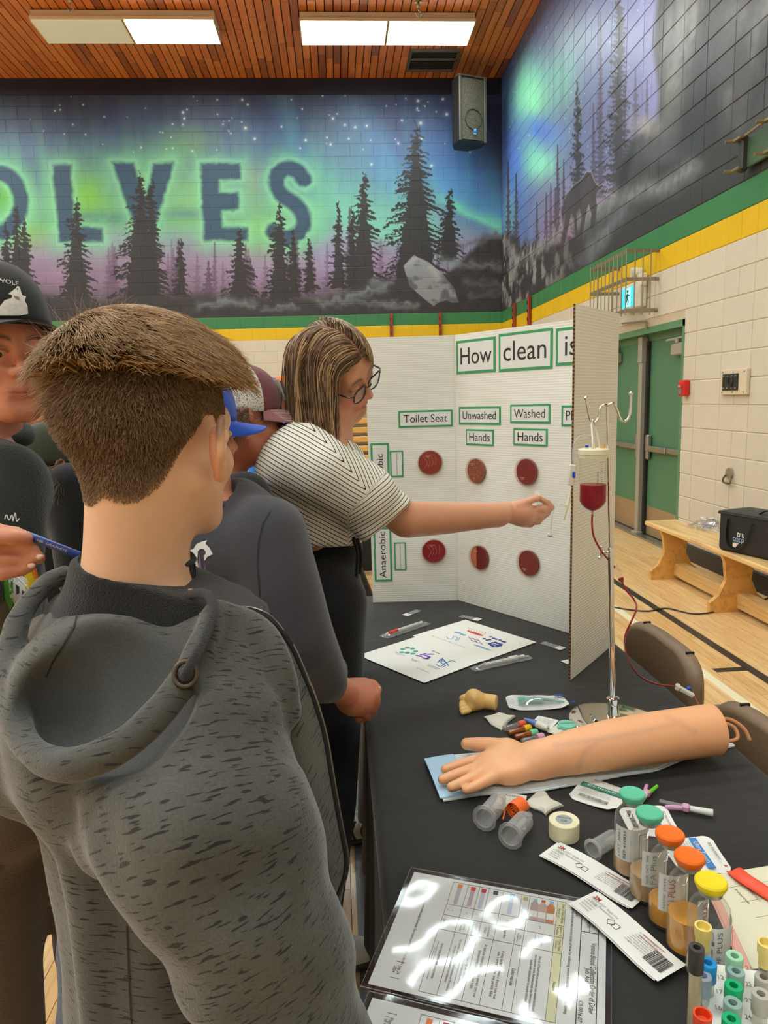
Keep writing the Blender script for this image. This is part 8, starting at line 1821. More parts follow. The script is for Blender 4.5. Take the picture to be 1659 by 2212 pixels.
# ---------------------------------------------------------------- the woman reaching to the board
def make_woman():
 F = CR*.87-CU*.42-CF*.30; U = CR*.03+CU*.68-CF*.72; hd = Head(D(722, 800, 1.66), F=F, U=U, k=.96)
 nb = D(688, 962, 1.63)
 J = dict(neck=nb, chest=D(668, 1040, 1.66), belly=D(690, 1130, 1.72), pelvis=D(700, 1230, 1.75), shoR=D(690, 1020, 1.58), elbR=D(878, 1122, 1.66), wriR=D(1075, 1112, 1.82), finR=D(1180, 1100, 1.88), shoL=D(700, 985, 1.80), elbL=D(720, 1085, 1.92), wriL=D(705, 1190, 1.90), finL=D(700, 1250, 1.88))
 g = P(700, 1230, d=1.75); J.update({'hip'+n: g+np.array([.02*s, -.085*s, -.06]) for n, s in (('L', -1), ('R', 1))}); J['kneeR'] = np.array([-.07, 1.64, .47]); J['kneeL'] = np.array([-.07, 1.86, .47]); J['ankleR'] = np.array([-.13, 1.62, .08]); J['ankleL'] = np.array([-.13, 2.16, .08]); J['toeR'] = np.array([-.02, 1.64, .03]); J['toeL'] = np.array([.02, 2.17, .03])
 bd = Body((g[0], g[1]), 1.66, 70, over=J)
 hw = J['wriR']; f = SDF(axis_pts((-.35, -.13, .008), (-.13, .12, .0034), (.12, .34, .009), (.34, .64, .0028)), axis_pts((1.3, 1.5, .009), (1.5, 1.98, .0034), (1.98, 2.35, .012)), axis_pts((-.01, 1.04, .012), (1.04, 1.72, .0034)))
 bd.skin(f, hands='L', ts=.62); hd.add(f, ears=(0, 1), neck=nb, nr=.047, female=True)
 f.chain([hd.w(0, .0, -.07), D(722, 985, 1.655)], [.042, .046], .02)
 f.chain([J['elbR'], D(960, 1120, 1.73), J['wriR']], [.041, .037, .0265], .02)
 # right hand pinching a slide between thumb and index finger
 h = lambda u, v, dd=0.: D(u, v, 1.855+dd)
 f.chain([J['wriR'], h(1100, 1106), h(1128, 1106)], [.026, .028, .029], .015); f.ell(h(1128, 1112), np.array([.036, .022, .031]), np.stack([CR, CF, CU], 1), .015)
 f.chain([h(1120, 1092, -.012), h(1140, 1085, -.014), h(1155, 1079, -.012), h(1163, 1074, -.008)], [.0135, .0115, .0100, .0078], .006)            # thumb
 f.chain([h(1150, 1102, .0), h(1176, 1098, .004), h(1190, 1096, .004), h(1183, 1086, .0), h(1166, 1077, -.002)], [.0125, .0108, .0104, .0088, .0070], .005)  # index, bent at the knuckle
 f.chain([h(1148, 1114, .004), h(1173, 1113, .008), h(1182, 1107, .006), h(1168, 1099, .0)], [.0125, .0112, .0102, .0085], .004)
 f.chain([h(1140, 1124, .008), h(1162, 1125, .012), h(1168, 1118, .01), h(1153, 1109, .0)], [.0122, .0110, .0098, .0082], .004); f.chain([h(1128, 1130, .012), h(1146, 1132, .016), h(1150, 1125, .012), h(1138, 1116, .0)], [.0112, .0098, .0088, .0074], .004)
 f.ell(h(1158, 1090, -.018), np.array([.011, .016, .005]), np.stack([CR, CF, CU], 1), .006, 's')
 V, Q = f.mesh(1)
 def hm(q): x, y, z = q.T; return smooth(-.004, .012, z-np.interp(y, [-.1, .0, .03, .06, .075], [-.05, -.01, .01, .045, .062]))*.9
 col = hd.col(V, (214, 152, 118), lip=(186, 84, 76), brow=(96, 66, 44), flush=.5, hairmask=hm, hair=(88, 62, 44)); q = hd.l(V); pw = np.exp(-((q[:, 0]+.006)/.0035)**2)*(q[:, 2] > .05); col = col*(1-.7*pw[:, None])+LC(196, 140, 124)*.7*pw[:, None]
 t = person(V, Q, col, 'woman in a striped blouse and glasses reaching towards the board'); hd.eyes(t, (.0, -.5))
 for u, v, dd in ((1164, 1072, -.013), (1164, 1076, -.006)): obj('nail', MB().ball(h(u, v, dd), .0048, 10, 6, (1, .5, .8)), M('nail', (236, 190, 176), .25), t, True, smooth=True)
 # hair: bob parted on the right, light and dark streaks
 cen = V[Q].mean(1); ql = hd.l(cen); m_ = (hm(ql) > .3)*(cen[:, 2] > 1.3)*(ql[:, 1] < .08); n = 9000; root, nrm = sample(V, Q, m_, n, 3); rl = hd.l(root); r = np.random.default_rng(3)
 sd0 = cran_sd(hd); sg = np.where(rl[:, 0] > -.006, 1., -1.)[:, None]; lat = sg*hd.R[:, 0][None]; Fw, Uw = hd.R[:, 1], hd.R[:, 2]
 kk = np.floor(rl[:, 1]/.006+rl[:, 2]/.009).astype(int); cj = np.random.default_rng(8).normal(size=(997, 3))*.10
 zr = root[:, 2]; L = np.clip((zr-(nb[2]+.010))*1.12+.02+r.uniform(-.03, .012, n), .03, .4); L = np.where((rl[:, 0] < -.006) & (rl[:, 1] > -.03), .075+r.uniform(-.02, .02, n), L); down = np.array([.05, .0, -1.])
 nc = nb+(0, 0, -.02)
 def fld(p, tt, nn):
  d, gq = sd0(p); tan = lat*.85-Fw*(.30+.6*smooth(.0, .06, rl[:, 1])[:, None]*(tt < .5)+.9*(sg < 0))-Uw*.25; tan = tan-(tan*gq).sum(1)[:, None]*gq; w = smooth(.05, .55, tt+.25*(rl[:, 2] < .04)-.15*(rl[:, 2] > .08))[:, None] if np.ndim(tt) else (smooth(.05, .6, np.full(n, tt)+.25*(rl[:, 2] < .04))[:, None])
  curl = ((nc-p)*np.array([1, 1, 0]))*1.5*(tt > .55); return tan*(1-w)+down*w*1.1+cj[np.mod(kk*17, 997)]*.6+curl
 S = grow(0, root, nrm, fld, L, lambda tt: .004+.011*min(1, tt*2.2), 13, sd0, .04, seed=4)
 HW = hair_mat('woman_hair', (78, 54, 38), (112, 80, 54), (206, 170, 120), .38)
 strands('hair', S, .00085*r.uniform(.7, 1.3, n), HW, t, .5)
 # glasses
 TO = M('tortoise', (52, 34, 30), .25, noise=.6, nscale=160, coat=.4); fr = MB(); lens = []
 for sx in (-1, 1):
  ring = [hd.w(sx*(.033+.026*math.copysign(abs(math.cos(a))**.7, math.cos(a))), .0985-.004*abs(math.cos(a)), -.008+.0195*math.copysign(abs(math.sin(a))**.7, math.sin(a))) for a in np.linspace(0, 2*math.pi, 26, endpoint=False)]; fr.tube(ring, .0019, 6, True); lens.append(ring)
  fr.tube([hd.w(sx*.058, .0965, .002), hd.w(sx*.071, .088, .002), hd.w(sx*.0755, .05, .0), hd.w(sx*.078, .0, .002), hd.w(sx*.076, -.014, -.012)], .0022, 6)
 fr.tube([hd.w(-.009, .1, -.002), hd.w(0, .104, .001), hd.w(.009, .1, -.002)], .0019, 6); go = obj('glasses', fr, TO, t, True, auto=.8, split=False)
 for ring in lens: obj('lens', MB().add(ring, [tuple(range(26))]), MG('spectacle_lens', (246, 246, 248), .14, .03, .03, .1), go, True)
 # blouse: stripes meeting in chevrons on the shoulder, flared sleeve
 m, tt, b = base('striped_blouse'); at = tt.new('ShaderNodeAttribute', attribute_name='stripe'); s_ = tt.math('FRACT', tt.math('MULTIPLY', at.outputs['Fac'], 1/.0088)); n2 = tt.new('ShaderNodeTexNoise', i_Scale=300.)
 tt.link(tt.ramp(s_, [(0, lin((52, 48, 46))), (.19, lin((52, 48, 46))), (.24, lin((236, 231, 214)))]), b.inputs['Base Color']); b.inputs['Roughness'].default_value = .8
 TRw = np.stack([CR*.55-CF*.83, np.cross(CU, CR*.55-CF*.83)*1., CU], 1); TRw = np.stack([bd.TR[:, 0], bd.TR[:, 1], bd.TR[:, 2]], 1)
 segs = [([D(690, 975, 1.64), D(668, 1010, 1.64), D(680, 1100, 1.70), D(700, 1170, 1.74)], [.075, .115, .118, .098]), ('e', D(618, 1025, 1.64), np.array([.062, .08, .09]), np.stack([CR, CF, CU], 1)), ('e', D(742, 1015, 1.74), np.array([.06, .08, .075]), np.stack([CR, CF, CU], 1)), ([D(650, 1000, 1.575), D(700, 1020, 1.56), D(790, 1075, 1.60)], [.07, .076, .076]), ([D(700, 985, 1.80), D(750, 1060, 1.88)], [.075, .06]), ('e', D(672, 1150, 1.73), np.array([.095, .11, .045]), np.stack([CR, CF, CU], 1))]
 sl = [([D(770, 1065, 1.60), D(832, 1112, 1.63)], [.070, .066]), ([D(800, 1095, 1.61), D(806, 1138, 1.60)], [.055, .040]), ([D(800, 1090, 1.62), D(868, 1100, 1.655)], [.05, .028])]
 f = SDF.box(D(640, 1100, 1.62)-np.array([.24, .28, .30]), D(800, 1100, 1.75)+np.array([.22, .30, .33]), .0042)
 for s in segs: f.ell(*s[1:], k=.03) if s[0] == 'e' else f.chain(*s, k=.03)
 bodyF = f.F.copy(); sf = SDF(f.x, f.y, f.z)
 for s in sl: sf.chain(*s, k=.02)
 hem = D(830, 1128, 1.62); hn = CR*.62-CU*.62; sf.plane(D(842, 1124, 1.62), CR*.60-CU*.80*.9, .004); sfF = sf.F; k = .012; hh = np.maximum(k-np.abs(f.F-sfF), 0)/k; f.F = np.minimum(f.F, sfF)-hh*hh*k*.25
 vn = D(772, 985, 1.70); f.chain([D(722, 925, 1.60), D(742, 952, 1.585), D(764, 985, 1.585)], [.046, .040, .018], .008, 's'); f.cap(nb+(0, 0, .0), nb+(CU*.3), .050, .056, .01, 's')
 f.plane(D(690, 1178, 1.74), CU*-.97+CR*.02, .01)
 f.disp(folds(.004, 34, 5, .8)); V2, Q2 = f.mesh(1); ii = [np.clip(np.searchsorted(a_, V2[:, e_])-1, 0, len(a_)-2) for e_, a_ in enumerate((f.x, f.y, f.z))]; slv = sfF[ii[0], ii[1], ii[2]] < bodyF[ii[0], ii[1], ii[2]]
 pu_, pv_ = proj_many(V2); slv = slv | (((pu_-819)*71+(pv_-1037)*64 > 0) & (pu_ > 752) & ((V2-CAM)@CF < 1.75))
 o3 = D(700, 970, 1.62); A_ = (V2-o3)@CR; B_ = -(V2-o3)@CU; C_ = (V2-o3)@CF; st = np.maximum(.94*A_-.35*B_+.25*C_, -.50*A_+.86*B_); st = np.where(slv, .58*A_+.80*B_+.15*C_, st); st = st+.0016*wave3(V2[:, 0], V2[:, 1], V2[:, 2], 60, 2)
 bl = sobj('blouse', (V2, Q2), m, t, attrs=dict(stripe=st+2.))
 obj('sleeve_tie', MB().tube(spline([D(772, 1146, 1.62), D(776, 1156, 1.615), D(768, 1160, 1.615)], 4), .0045, 6), M('tie_cream', (232, 226, 208), .7), bl, True)
 TB = cloth('trousers_black', (26, 25, 27), .8); segs = [([D(708, 1185, 1.75), D(702, 1240, 1.75)], [.086, .088])]
 for n_ in 'LR': segs.append(([J['hip'+n_], J['knee'+n_], J['ankle'+n_]+(0, 0, .03)], [.082, .084, .085]))
 V3 = simple_garment(segs, .008, .05, disp=folds(.004, 34, 7, .25)); tr = sobj('trousers', V3, TB, t)
 obj('waist_tie', MB().tube(spline([D(763, 1160, 1.66), D(772, 1200, 1.66), D(768, 1260, 1.665), D(764, 1300, 1.67)], 5), .005, 6).tube(spline([D(770, 1160, 1.67), D(779, 1195, 1.68), D(777, 1240, 1.68)], 5), .005, 6), TB, tr, True)
 bd.shoes(M('sneaker_canvas', (206, 200, 192), .7, noise=.1), M('sneaker_sole', (60, 52, 50), .6), t)
 sn = P(768, 1785, z=.09)
 for k in range(2): obj('shoe_stripe', MB().tube(spline([np.array([.012+.03*k, 2.115, .03]), np.array([.0+.03*k, 2.12, .06]), np.array([.012+.03*k, 2.14, .085])], 4), .007, 6, flat=.4), M('stripe_black', (30, 28, 30), .6), t, True)
 for k in range(4): obj('shoe_lace', MB().tube(spline([np.array([.0+.02*k, 2.125, .088-.006*k]), np.array([.008+.02*k, 2.16, .104-.006*k]), np.array([.0+.02*k, 2.2, .088-.006*k])], 4), .0035, 5), M('lace_cream', (196, 186, 168), .8), t, True)
 sl_ = E('glass_slide_in_hand', h(1160, 1070, -.006), 'small white ended glass slide held in the woman’s fingers', 'slide'); Rn = np.stack([CR*.97+CU*.25, CU*.97-CR*.25, -CF], 1)
 Rn[:, 2] = np.cross(Rn[:, 0], Rn[:, 1]); obj('frosted_end', MB().box(h(1160, 1068, -.004), (.012, .018, .001), R=Rn), PAPER, sl_, True); obj('glass', MB().box(h(1160, 1068, -.004)-Rn[:, 1]*.022, (.012, .026, .001), R=Rn), GLS, sl_, True)
 sl_.name = 'glass_slide'
# ---------------------------------------------------------------- the other children
GREYK = dict(skin=(214, 150, 118))
def kid(label, hd, nb, H, yaw, over, shirt, skin, hair=None, hairfn=None, iris=(70, 48, 34), ears=(1, 1), fist=None, hands='', hres=.0032, jeans=(40, 42, 48), shoe=(96, 74, 48), garment=None, lean=(0, 0), brow=(84, 60, 44)):
 bd = Body((nb[0], nb[1]), H, yaw, over=dict(over, neck=nb), lean=lean); c = hd.c; zs = [bd.J[k][2] for k in bd.J]
 P_ = np.array(list(bd.J.values())); lo, hi = P_.min(0)-.16, P_.max(0)+.16
 ax = []
 for e in range(2):
  a_, b_ = c[e]-.125, c[e]+.125; ax.append(axis_pts((min(lo[e], a_-.01), a_, .010), (a_, b_, hres), (b_, max(hi[e], b_+.01), .010)) if fist is None else axis_pts((min(lo[e], a_-.01), a_, .010), (a_, max(b_, fist[e]+.06), hres), (max(b_, fist[e]+.06), max(hi[e], b_, fist[e])+.08, .012)))
 az = axis_pts((-.01, nb[2]-.06, .012), (nb[2]-.06, c[2]+.15, hres)) if fist is None else axis_pts((-.01, fist[2]-.06, .012), (fist[2]-.06, fist[2]+.08, hres), (fist[2]+.08, nb[2]-.06, .012), (nb[2]-.06, c[2]+.15, hres))
 f = SDF(ax[0], ax[1], az); bd.skin(f, hands=hands); hd.add(f, ears=ears, neck=nb, nr=.047)
 if garment and 'hand' in garment: garment['hand'](f, bd)
 V, Q = f.mesh(1); hmk = None
 if hairfn is not None: hmk = lambda q: smooth(-.004, .010, hairfn(q))*.85
 t = person(V, Q, hd.col(V, skin, hairmask=hmk, hair=hair or (70, 50, 36), brow=brow), label); hd.eyes(t, (0, -.45), iris=iris)
 J = bd.J; k = bd.k; lo = nb-.30; segs = [([J['pelvis']+(0, 0, -.02), J['belly'], J['chest']], np.array([.14, .135, .14])*k), ([J['shoL']*.7+nb*.3+(0, 0, -.05), J['shoR']*.7+nb*.3+(0, 0, -.05)], np.array([.085, .085])*k)]
 for n in 'LR': segs.append(([J['sho'+n], J['elb'+n], J['wri'+n]*.93+J['elb'+n]*.07], np.array([.072, .062, .046])*k))
 segs += (garment or {}).get('segs', [])
 VQ = simple_garment(segs, .0065, .03, ops=[lambda f: f.cap(nb+(0, 0, -.01), nb+(0, 0, .12), .058, .075, .012, 's')], disp=folds(.0045, 30, int(H*100), .7))
 g = sobj('sweatshirt', VQ, shirt, t)
 cu = hd.w(0, -.03, -.08)-nb; Rn = frame(np.array([0, .0, 1.])+.6*np.array([hd.R[0, 1], hd.R[1, 1], 0])*.5); obj('collar', MB().tube([nb+(0, 0, .0)+Rn[:, 0]*math.cos(a)*.064+Rn[:, 1]*math.sin(a)*.064 for a in np.linspace(0, 2*math.pi, 30, endpoint=False)], .0155, 8, True), shirt, g, True, smooth=True)
 bd.trousers(cloth('trouser_%d_%d' % jeans[:2], jeans, .9, noise=.25, nscale=180), t, 1.05, 1.); bd.shoes(cloth('shoe_%d' % shoe[0], shoe, .7, noise=.2), M('sole_dark', (70, 58, 44), .7), t)
 return t, g, VQ, V, Q, bd
def short_hair(hd, V, Q, t, fn, n, L, mat, seed, zmin, droop=.8, back=.3, zmax=.2):
 cen = V[Q].mean(1); ql = hd.l(cen); root, nrm = sample(V, Q, (fn(ql) > 0)*(cen[:, 2] > zmin)*(ql[:, 2] < zmax), n, seed); r = np.random.default_rng(seed); dn = hd.R@np.array([.0, -back, -droop])
 strands('hair', grow(0, root, nrm, lambda p, tt, nn: nn*(.6-.4*tt)+dn*(.4+.6*tt), L*r.uniform(.6, 1.2, n), lambda tt: .005*tt, 6, cran_sd(hd), .25, seed=seed), .0006, mat, t, .4)
HB = hair_mat('child_hair', (74, 54, 38), (104, 78, 56), (134, 104, 76))
def lowhair(q): x, y, z = q.T; return z-np.interp(y, [-.1, -.05, -.02, .0, .03, .05, .07], [-.085, -.08, -.05, .015, .01, -.005, .05])
# boy with the blue cap and charcoal hoodie, fist on the table
def make_blue():
 hd = Head(D(405, 925, 1.27), yaw=50, pitch=-8, k=.93); nb = D(440, 1092, 1.30); fs = P(784, 1508, d=1.49)
 over = dict(shoR=D(578, 1150, 1.25), elbR=D(640, 1375, 1.235), wriR=D(712, 1478, 1.37), finR=fs, shoL=D(330, 1150, 1.50), elbL=D(380, 1400, 1.6), wriL=D(500, 1520, 1.62), finL=D(560, 1560, 1.62), chest=D(455, 1290, 1.38), belly=D(445, 1480, 1.40), pelvis=D(440, 1640, 1.42))
 def hand(f, bd):
  w = bd.J['wriR']; h = lambda u, v, dd=0.: P(u, v, d=1.49+dd)
  f.chain([bd.J['elbR']*.4+w*.6, w, h(742, 1494, -.06)], [.034, .029, .028], .02); f.ell(h(768, 1508, -.02), np.array([.043, .030, .038]), np.stack([CR, CF, CU], 1), .02)
  f.chain([h(758, 1482, -.01), h(785, 1477, .0), h(806, 1480, .006), h(816, 1489, .008)], [.017, .0135, .0115, .0095], .01)      # thumb
  for i, (u, v) in enumerate([(806, 1500), (807, 1513), (801, 1527), (790, 1540)]): f.chain([h(782, v-4, -.012+.004*i), h(u, v, -.004+.004*i), h(u+4, v+8, .014+.004*i), h(u-14, v+12, .02)], [.0155-.0008*i, .0142-.0008*i, .0125-.0008*i, .010], .006)
 SH = cloth('charcoal_fleece', (72, 70, 75), .9, noise=.06, nscale=40, bump=.25, bscale=500)
 t, g, VQ, V, Q, bd = kid('boy in a blue cap and charcoal hoodie with one fist on the table', hd, nb, 1.5, 40, over, SH, (214, 138, 108), (90, 64, 44), lowhair, fist=fs, garment=dict(hand=hand, segs=[([D(455, 1105, 1.32), D(510, 1085, 1.33)], [.066, .044]), ([D(585, 1165, 1.25), D(612, 1270, 1.24), D(645, 1390, 1.245), D(690, 1462, 1.31)], [.062, .062, .062, .046]), ([D(480, 1200, 1.36), D(470, 1400, 1.38), D(470, 1600, 1.4)], [.15, .155, .15])]), hres=.0036)
 obj('nail', MB().ball(P(819, 1487, d=1.492), .005, 10, 6, (1, .6, 1)), M('nail', (236, 190, 176), .25), t, True, smooth=True)
 short_hair(hd, V, Q, t, lowhair, 3000, .03, HB, 21, nb[2], zmax=.012); BC = cloth('cap_royal', (20, 78, 190), .8, bump=.3, bscale=700); cap(hd, t, BC, brim=.076, tilt=.04, flat=.05)
 tree = bvh(VQ); WP = M('print_white', (226, 222, 218), .7, noise=.03); VP = M('print_violet', (134, 104, 140), .7, noise=.06); c = 3.607
 pg = lambda L: [(380+x/c, 1020+y/c) for x, y in L]
 decal('print', pg([(60, 760), (75, 660), (95, 610), (135, 600), (160, 560), (205, 540), (245, 530), (228, 555), (262, 590), (288, 640), (245, 660), (222, 695), (216, 655), (238, 625), (205, 590), (172, 610), (166, 680), (178, 780), (186, 890), (150, 860), (140, 760), (128, 690), (105, 690), (118, 760), (128, 850), (85, 860), (62, 820)]), tree, WP, g, step=2.2)
 decal('print', pg([(170, 730), (185, 640), (198, 740), (215, 770), (232, 700), (228, 800), (240, 880), (262, 830), (262, 770), (274, 810), (270, 880), (250, 905), (210, 890), (180, 830)]), tree, VP, g, step=2.2); decal('print', pg([(230, 905), (285, 872), (292, 950), (262, 930)]), tree, WP, g, step=2.)
 pg2 = [(583, 1104), (567, 1130), (557, 1170), (554, 1220), (560, 1290)]; decal('seam', pg2+[(x+2.6, y) for x, y in pg2[::-1]], tree, M('seam_dark', (44, 42, 46), .9), g, step=1.3)
 obj('cuff', MB().tube([bd.J['wriR']*.8+bd.J['elbR']*.2+frame(bd.J['wriR']-bd.J['elbR'])[:, 0]*.036*math.cos(a)+frame(bd.J['wriR']-bd.J['elbR'])[:, 1]*.036*math.sin(a) for a in np.linspace(0, 6.283, 22, endpoint=False)], .013, 8, True), SH, g, True, smooth=True)
# boy with the maroon trucker cap
def make_maroon():
 hd = Head(D(522, 899, 1.62), yaw=71, pitch=-5, k=.95); nb = D(478, 1055, 1.66)
 t, g, VQ, V, Q, bd = kid('boy in a maroon trucker cap with white mesh, behind the charcoal hoodie', hd, nb, 1.52, 60, {}, cloth('shirt_black', (34, 33, 33), .85), (206, 130, 100), (90, 64, 44), lowhair, hres=.0028, shoe=(110, 86, 54))
 short_hair(hd, V, Q, t, lowhair, 2500, .028, HB, 31, nb[2], zmax=.012); MR = cloth('cap_maroon', (122, 66, 72), .8, bump=.3, bscale=700); m, tt, b = base('cap_mesh'); tc = tt.new('ShaderNodeTexCoord'); vo = tt.new('ShaderNodeTexVoronoi', i_Scale=330.); tt.link(tc.outputs['Object'], vo.inputs[0]); tt.link(tt.ramp(vo.outputs['Distance'], [(.25, lin((96, 92, 82))), (.42, lin((226, 220, 206)))]), b.inputs['Base Color'])
 MB_ = cloth('brim_maroon', (170, 112, 116), .8, bump=.3, bscale=700); o, G, Gb = cap(hd, t, MR, front=MR, brimc=MB_, mesh=m, brim=.084, tilt=.05, flat=.25)
 TH = M('thread_cream', (226, 206, 196), .7)
 for j in range(2, 9): obj('brim_stitch', MB().tube(Gb[1:-1, j]*.985+Gb[1:-1, j-1]*.015+hd.R[:, 2]*.0012, .0005, 4), TH, o, True)
 Rp = np.stack([hd.R[:, 0], hd.R[:, 2]*.92-hd.R[:, 1]*.38, hd.R[:, 1]*.92+hd.R[:, 2]*.38], 1); c = hd.w(.0, .094, .072); R90 = Rp
 pt = [[(x, y) for y in np.linspace(-.024, .024, 7)] for x in np.linspace(-.034, .034, 9)]; Gp = np.array([[c+Rp@np.array([x, y, .002-.0068*(x/.034)**2*1.4-.001*(y/.024)**2]) for x, y in row] for row in pt]); p_ = obj('cap_patch', MB().slab(Gp, .002), M('patch_cream', (222, 214, 194), .8, noise=.1, nscale=200), o, True)
 text('B', o, c+Rp@np.array([.021, 0, .0008]), Rp, .016, .03, M('patch_ink', (96, 86, 76), .8), world=True, lift=.0012); text('E', o, c+Rp@np.array([-.002, 0, .003]), Rp, .014, .03, M('patch_ink', (96, 86, 76), .8), world=True, lift=.0012)
# boy with the wolf cap at the left edge, pen in hand
def make_wolf():
 hd = Head(D(4, 754, 1.20), yaw=139, pitch=-6, k=.96); nb = D(-28, 935, 1.27); DGN = cloth('sweat_dark_green', (46, 52, 46), .9, noise=.1)
 over = dict(shoL=D(8, 1040, 1.20), elbL=D(0, 1330, 1.14), wriL=D(-60, 1260, .93), finL=D(20, 1210, .86), shoR=D(-210, 1050, 1.35), elbR=D(-260, 1350, 1.35), wriR=D(-160, 1420, 1.2), finR=D(-120, 1430, 1.15), chest=D(-100, 1200, 1.30), belly=D(-90, 1480, 1.31), pelvis=D(-40, 1720, 1.31))
 hp = P(20, 1210, d=.86)
 def hand(f, bd):
  h = lambda u, v, dd=0.: P(u, v, d=.86+dd)
  f.chain([bd.J['elbL'], h(-110, 1270, .09), h(-80, 1235, .04)], [.042, .030, .028], .02); f.ell(h(-55, 1215), np.array([.040, .022, .038]), np.stack([CR, CF, CU], 1), .02)
  for pts, r in (([(-45, 1160), (-5, 1148), (30, 1152), (55, 1160)], .0098), ([(-50, 1185), (-5, 1172), (40, 1178), (74, 1187)], .0094), ([(-50, 1215), (0, 1206), (50, 1206), (84, 1205)], .0094), ([(-50, 1245), (0, 1240), (40, 1234), (64, 1224)], .0086)): f.chain([h(u, v, -.01*(i == 1)) for i, (u, v) in enumerate(pts)], [r*1.1, r*1.08, r, r*.86], .004)
  f.chain([h(-50, 1165, -.02), h(-10, 1158, -.028), h(30, 1160, -.022), h(58, 1163, -.012)], [.014, .0115, .0104, .0088], .006)
 t, g, VQ, V, Q, bd = kid('boy in a black wolf cap holding a blue pen, at the left edge', hd, nb, 1.60, 139, over, DGN, (214, 142, 112), (60, 44, 34), lowhair, fist=hp, hres=.0034, jeans=(88, 70, 54), garment=dict(hand=hand, segs=[([D(-5, 1050, 1.20), D(-2, 1180, 1.18), D(0, 1330, 1.16)], [.046, .048, .05]), ([D(-70, 1250, 1.30), D(-50, 1480, 1.30), D(-40, 1730, 1.30)], [.125, .125, .112]), ([D(-25, 985, 1.2), D(-6, 1000, 1.18)], [.03, .02])]), brow=(60, 44, 36))
 for u, v in ((56, 1156), (86, 1203), (68, 1222)): obj('nail', MB().ball(P(u, v, d=.852), .0048, 10, 6, (1, .7, .7)), M('nail', (236, 190, 176), .25), t, True, smooth=True)
 CB = cloth('cap_black_olive', (40, 40, 36), .85, bump=.3, bscale=700); o, G, Gb = cap(hd, t, CB, brim=.060, tilt=.16, flat=.15, top=.112, band=.034)
 BT_ = bvh((G.reshape(-1, 3), np.array([[i*12+j, ((i+1) % 40)*12+j, ((i+1) % 40)*12+j+1, i*12+j+1] for i in range(40) for j in range(11)])))
 PB_ = M('patch_black', (24, 24, 25), .8); WH = M('wolf_white', (226, 222, 216), .75, noise=.25, nscale=160)
 c_ = 2.9625; pg = lambda L: [(x/c_, 560+y/c_) for x, y in L]
 patch = decal('cap_patch', pg([(-120, 120), (60, 132), (130, 150), (180, 200), (200, 260), (204, 350), (150, 368), (-120, 360)]), BT_, PB_, o, step=4, lift=.002)
 if patch:
  decal('wolf_emblem', pg([(-20, 360), (0, 300), (30, 262), (70, 250), (86, 232), (52, 222), (82, 200), (104, 182), (122, 156), (130, 176), (140, 168), (144, 190), (170, 212), (166, 246), (158, 262), (176, 300), (180, 350), (120, 360)]), BT_, WH, o, step=2.5, lift=.003); decal('wolf_mark', pg([(104, 190), (118, 184), (112, 196)]), BT_, PB_, o, step=1.2, lift=.004); decal('wolf_mark', pg([(84, 232), (120, 240), (128, 262), (100, 250)]), BT_, M('wolf_grey', (140, 126, 112), .8, noise=.3, nscale=200), o, step=1.5, lift=.004)
  h_ = BT_.ray_cast(Vector(CAM), Vector(ray(10, 612)/np.linalg.norm(ray(10, 612))), 9.)
  if h_[0] is not None:
   n_ = np.array(h_[1]); n_ = n_ if n_@CF < 0 else -n_; x_ = np.cross(CU, n_); x_ /= np.linalg.norm(x_); text('LONE WOLF', o, np.array(h_[0])-x_*.012, np.stack([x_, np.cross(n_, x_), n_], 1), .062, .0085, WH, world=True, lift=.005)
 tree = bvh(VQ); W_ = M('print_white', (226, 222, 218), .7, noise=.03); YE = M('print_yellow', (232, 190, 20), .7, noise=.08); OR_ = M('print_orange', (226, 110, 30), .7, noise=.1); GN = M('print_green', (70, 160, 40), .7, noise=.2)
 for p_, m_, s_ in (([(8, 1262), (14, 1235), (30, 1232), (30, 1300), (22, 1320), (10, 1290)], GN, 3), ([(18, 1245), (40, 1240), (60, 1250), (62, 1300), (50, 1318), (34, 1310), (22, 1290)], W_, 3), ([(52, 1232), (72, 1226), (84, 1262), (78, 1290), (60, 1305), (52, 1270)], YE, 3), ([(68, 1218), (78, 1228), (88, 1262), (80, 1266), (70, 1240)], OR_, 2)): decal('print', p_, tree, m_, g, step=s_, lift=.002)
 for p_ in ([(34, 1262), (42, 1268), (42, 1282), (36, 1284)], [(47, 1275), (54, 1278), (53, 1292), (47, 1290)], [(24, 1252), (28, 1260), (26, 1272)]): decal('print', p_, tree, PB_, g, step=1.5, lift=.003)
 q = [(10, 1122), (14, 1112), (20, 1124), (26, 1112), (28, 1126), (33, 1108), (36, 1126), (42, 1120)]
 L_ = []
 for u, v in q:
  d_ = ray(u, v); d_ /= np.linalg.norm(d_); h_ = tree.ray_cast(Vector(CAM), Vector(d_), 9.)
  if h_[0] is not None: L_.append(np.array(h_[0])-d_*.002)
 if len(L_) > 3: obj('script_print', MB().tube(spline(L_, 4), .0009, 4), W_, g, True)
 a, b = P(57, 1155, d=.855), P(186, 1205, d=.875); pn = E('pen', a, 'blue pen held by the boy at the left edge', 'pen'); L0 = np.linalg.norm(b-a)
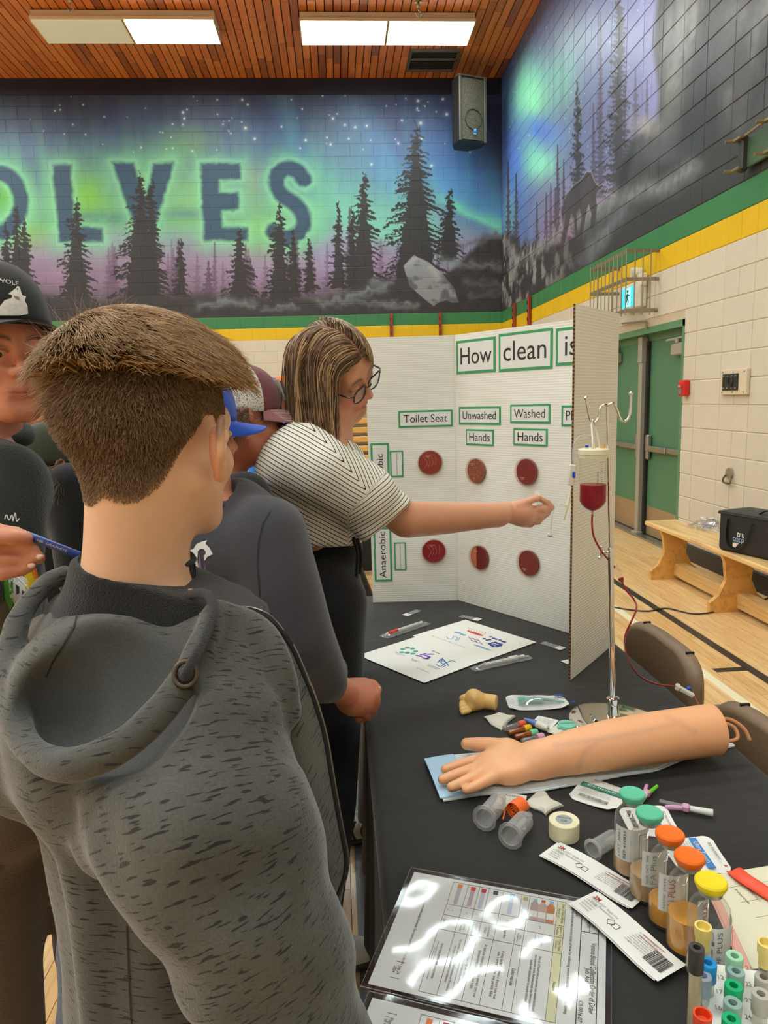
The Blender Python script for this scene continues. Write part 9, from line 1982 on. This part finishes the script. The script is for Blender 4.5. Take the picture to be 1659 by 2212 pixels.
 obj('pen_body', MB().lathe([(.0036, 0), (.0046, .001), (.0046, L0), (.003, L0+.004), (.0008, L0+.012)], a, b-a, 14), M('pen_blue', (44, 74, 160), .3, noise=.03, coat=.3), pn, True, auto=.6); obj('pen_end', MB().lathe([(.003, -.001), (.0047, 0), (.0048, .0012), (.0046, .002)], a, b-a, 14), PAPER, pn, True); x_ = (b-a)/L0; n_ = -CF-((-CF)@x_)*x_; n_ /= np.linalg.norm(n_); text('HB  GRAPHITE', pn, a+x_*.032+n_*.0047, np.stack([x_, np.cross(n_, x_), n_], 1), .036, .003, M('foil', (206, 200, 190), .4), world=True)
# boy with the olive cap
def make_olive():
 hd = Head(D(120, 1003, 2.0), yaw=55, pitch=-4, k=.95); nb = D(125, 1150, 2.06)
 t, g, VQ, V, Q, bd = kid('boy in an olive green cap and black hoodie behind the nearest boy', hd, nb, 1.52, 50, {}, cloth('hoodie_black', (28, 28, 29), .9), (206, 128, 92), (84, 60, 42), lowhair, hres=.0036)
 short_hair(hd, V, Q, t, lambda q: np.where(q[:, 1] < .0, lowhair(q)+.008, lowhair(q)), 3600, .045, HB, 41, nb[2], .9, .2, zmax=.004); OC = cloth('cap_olive', (56, 60, 44), .85, bump=.2, bscale=500); cap(hd, t, OC, brim=.07, tilt=-.10, flat=.3, top=.112, band=.010)
def far(label, u, v, d, yaw, H, shirt, capc=None, hairc=(60, 44, 34), jeans=(60, 76, 100)):
 c = P(u, v, d=d); k = H/1.6; hd = Head(c, yaw=yaw, k=.96); nb = c+np.array([0, 0, -.165]); t, g, VQ, V, Q, bd = kid(label, hd, nb, c[2]+.13, yaw, {}, shirt, (206, 140, 108), hairc, lowhair, hres=.006, jeans=jeans)
 if capc: cap(hd, t, capc, brim=.07)
 else: short_hair(hd, V, Q, t, lambda q: lowhair(q)+.002, 2200, .035, hair_mat('far_hair_%d' % hairc[0], tuple(x*.8 for x in hairc), hairc), 51, nb[2])
make_woman(); make_blue(); make_maroon(); make_wolf(); make_olive()
far('person in a bright blue shirt and blue cap far behind, beside the striped blouse', 583, 862, 3.9, 100, 1.6, cloth('shirt_azure', (26, 120, 214), .85), cloth('cap_steel_blue', (56, 96, 170), .8), jeans=(52, 80, 120))
far('person in an orange cap far behind, left of the woman’s hair', 612, 848, 5.2, 80, 1.6, cloth('shirt_white', (220, 216, 208), .85), cloth('cap_bright_orange', (250, 120, 50), .8))
far('person in a dark brown jacket in the background at the left', 20, 893, 2.6, 60, 1.5, cloth('jacket_brown', (40, 34, 30), .9), None, (110, 82, 56), (30, 30, 34))
far('person with short brown hair glimpsed above the olive cap', 66, 888, 4.2, 90, 1.5, cloth('shirt_dark', (34, 36, 40), .9), None, (120, 92, 62), (34, 34, 40))
fit_texts()
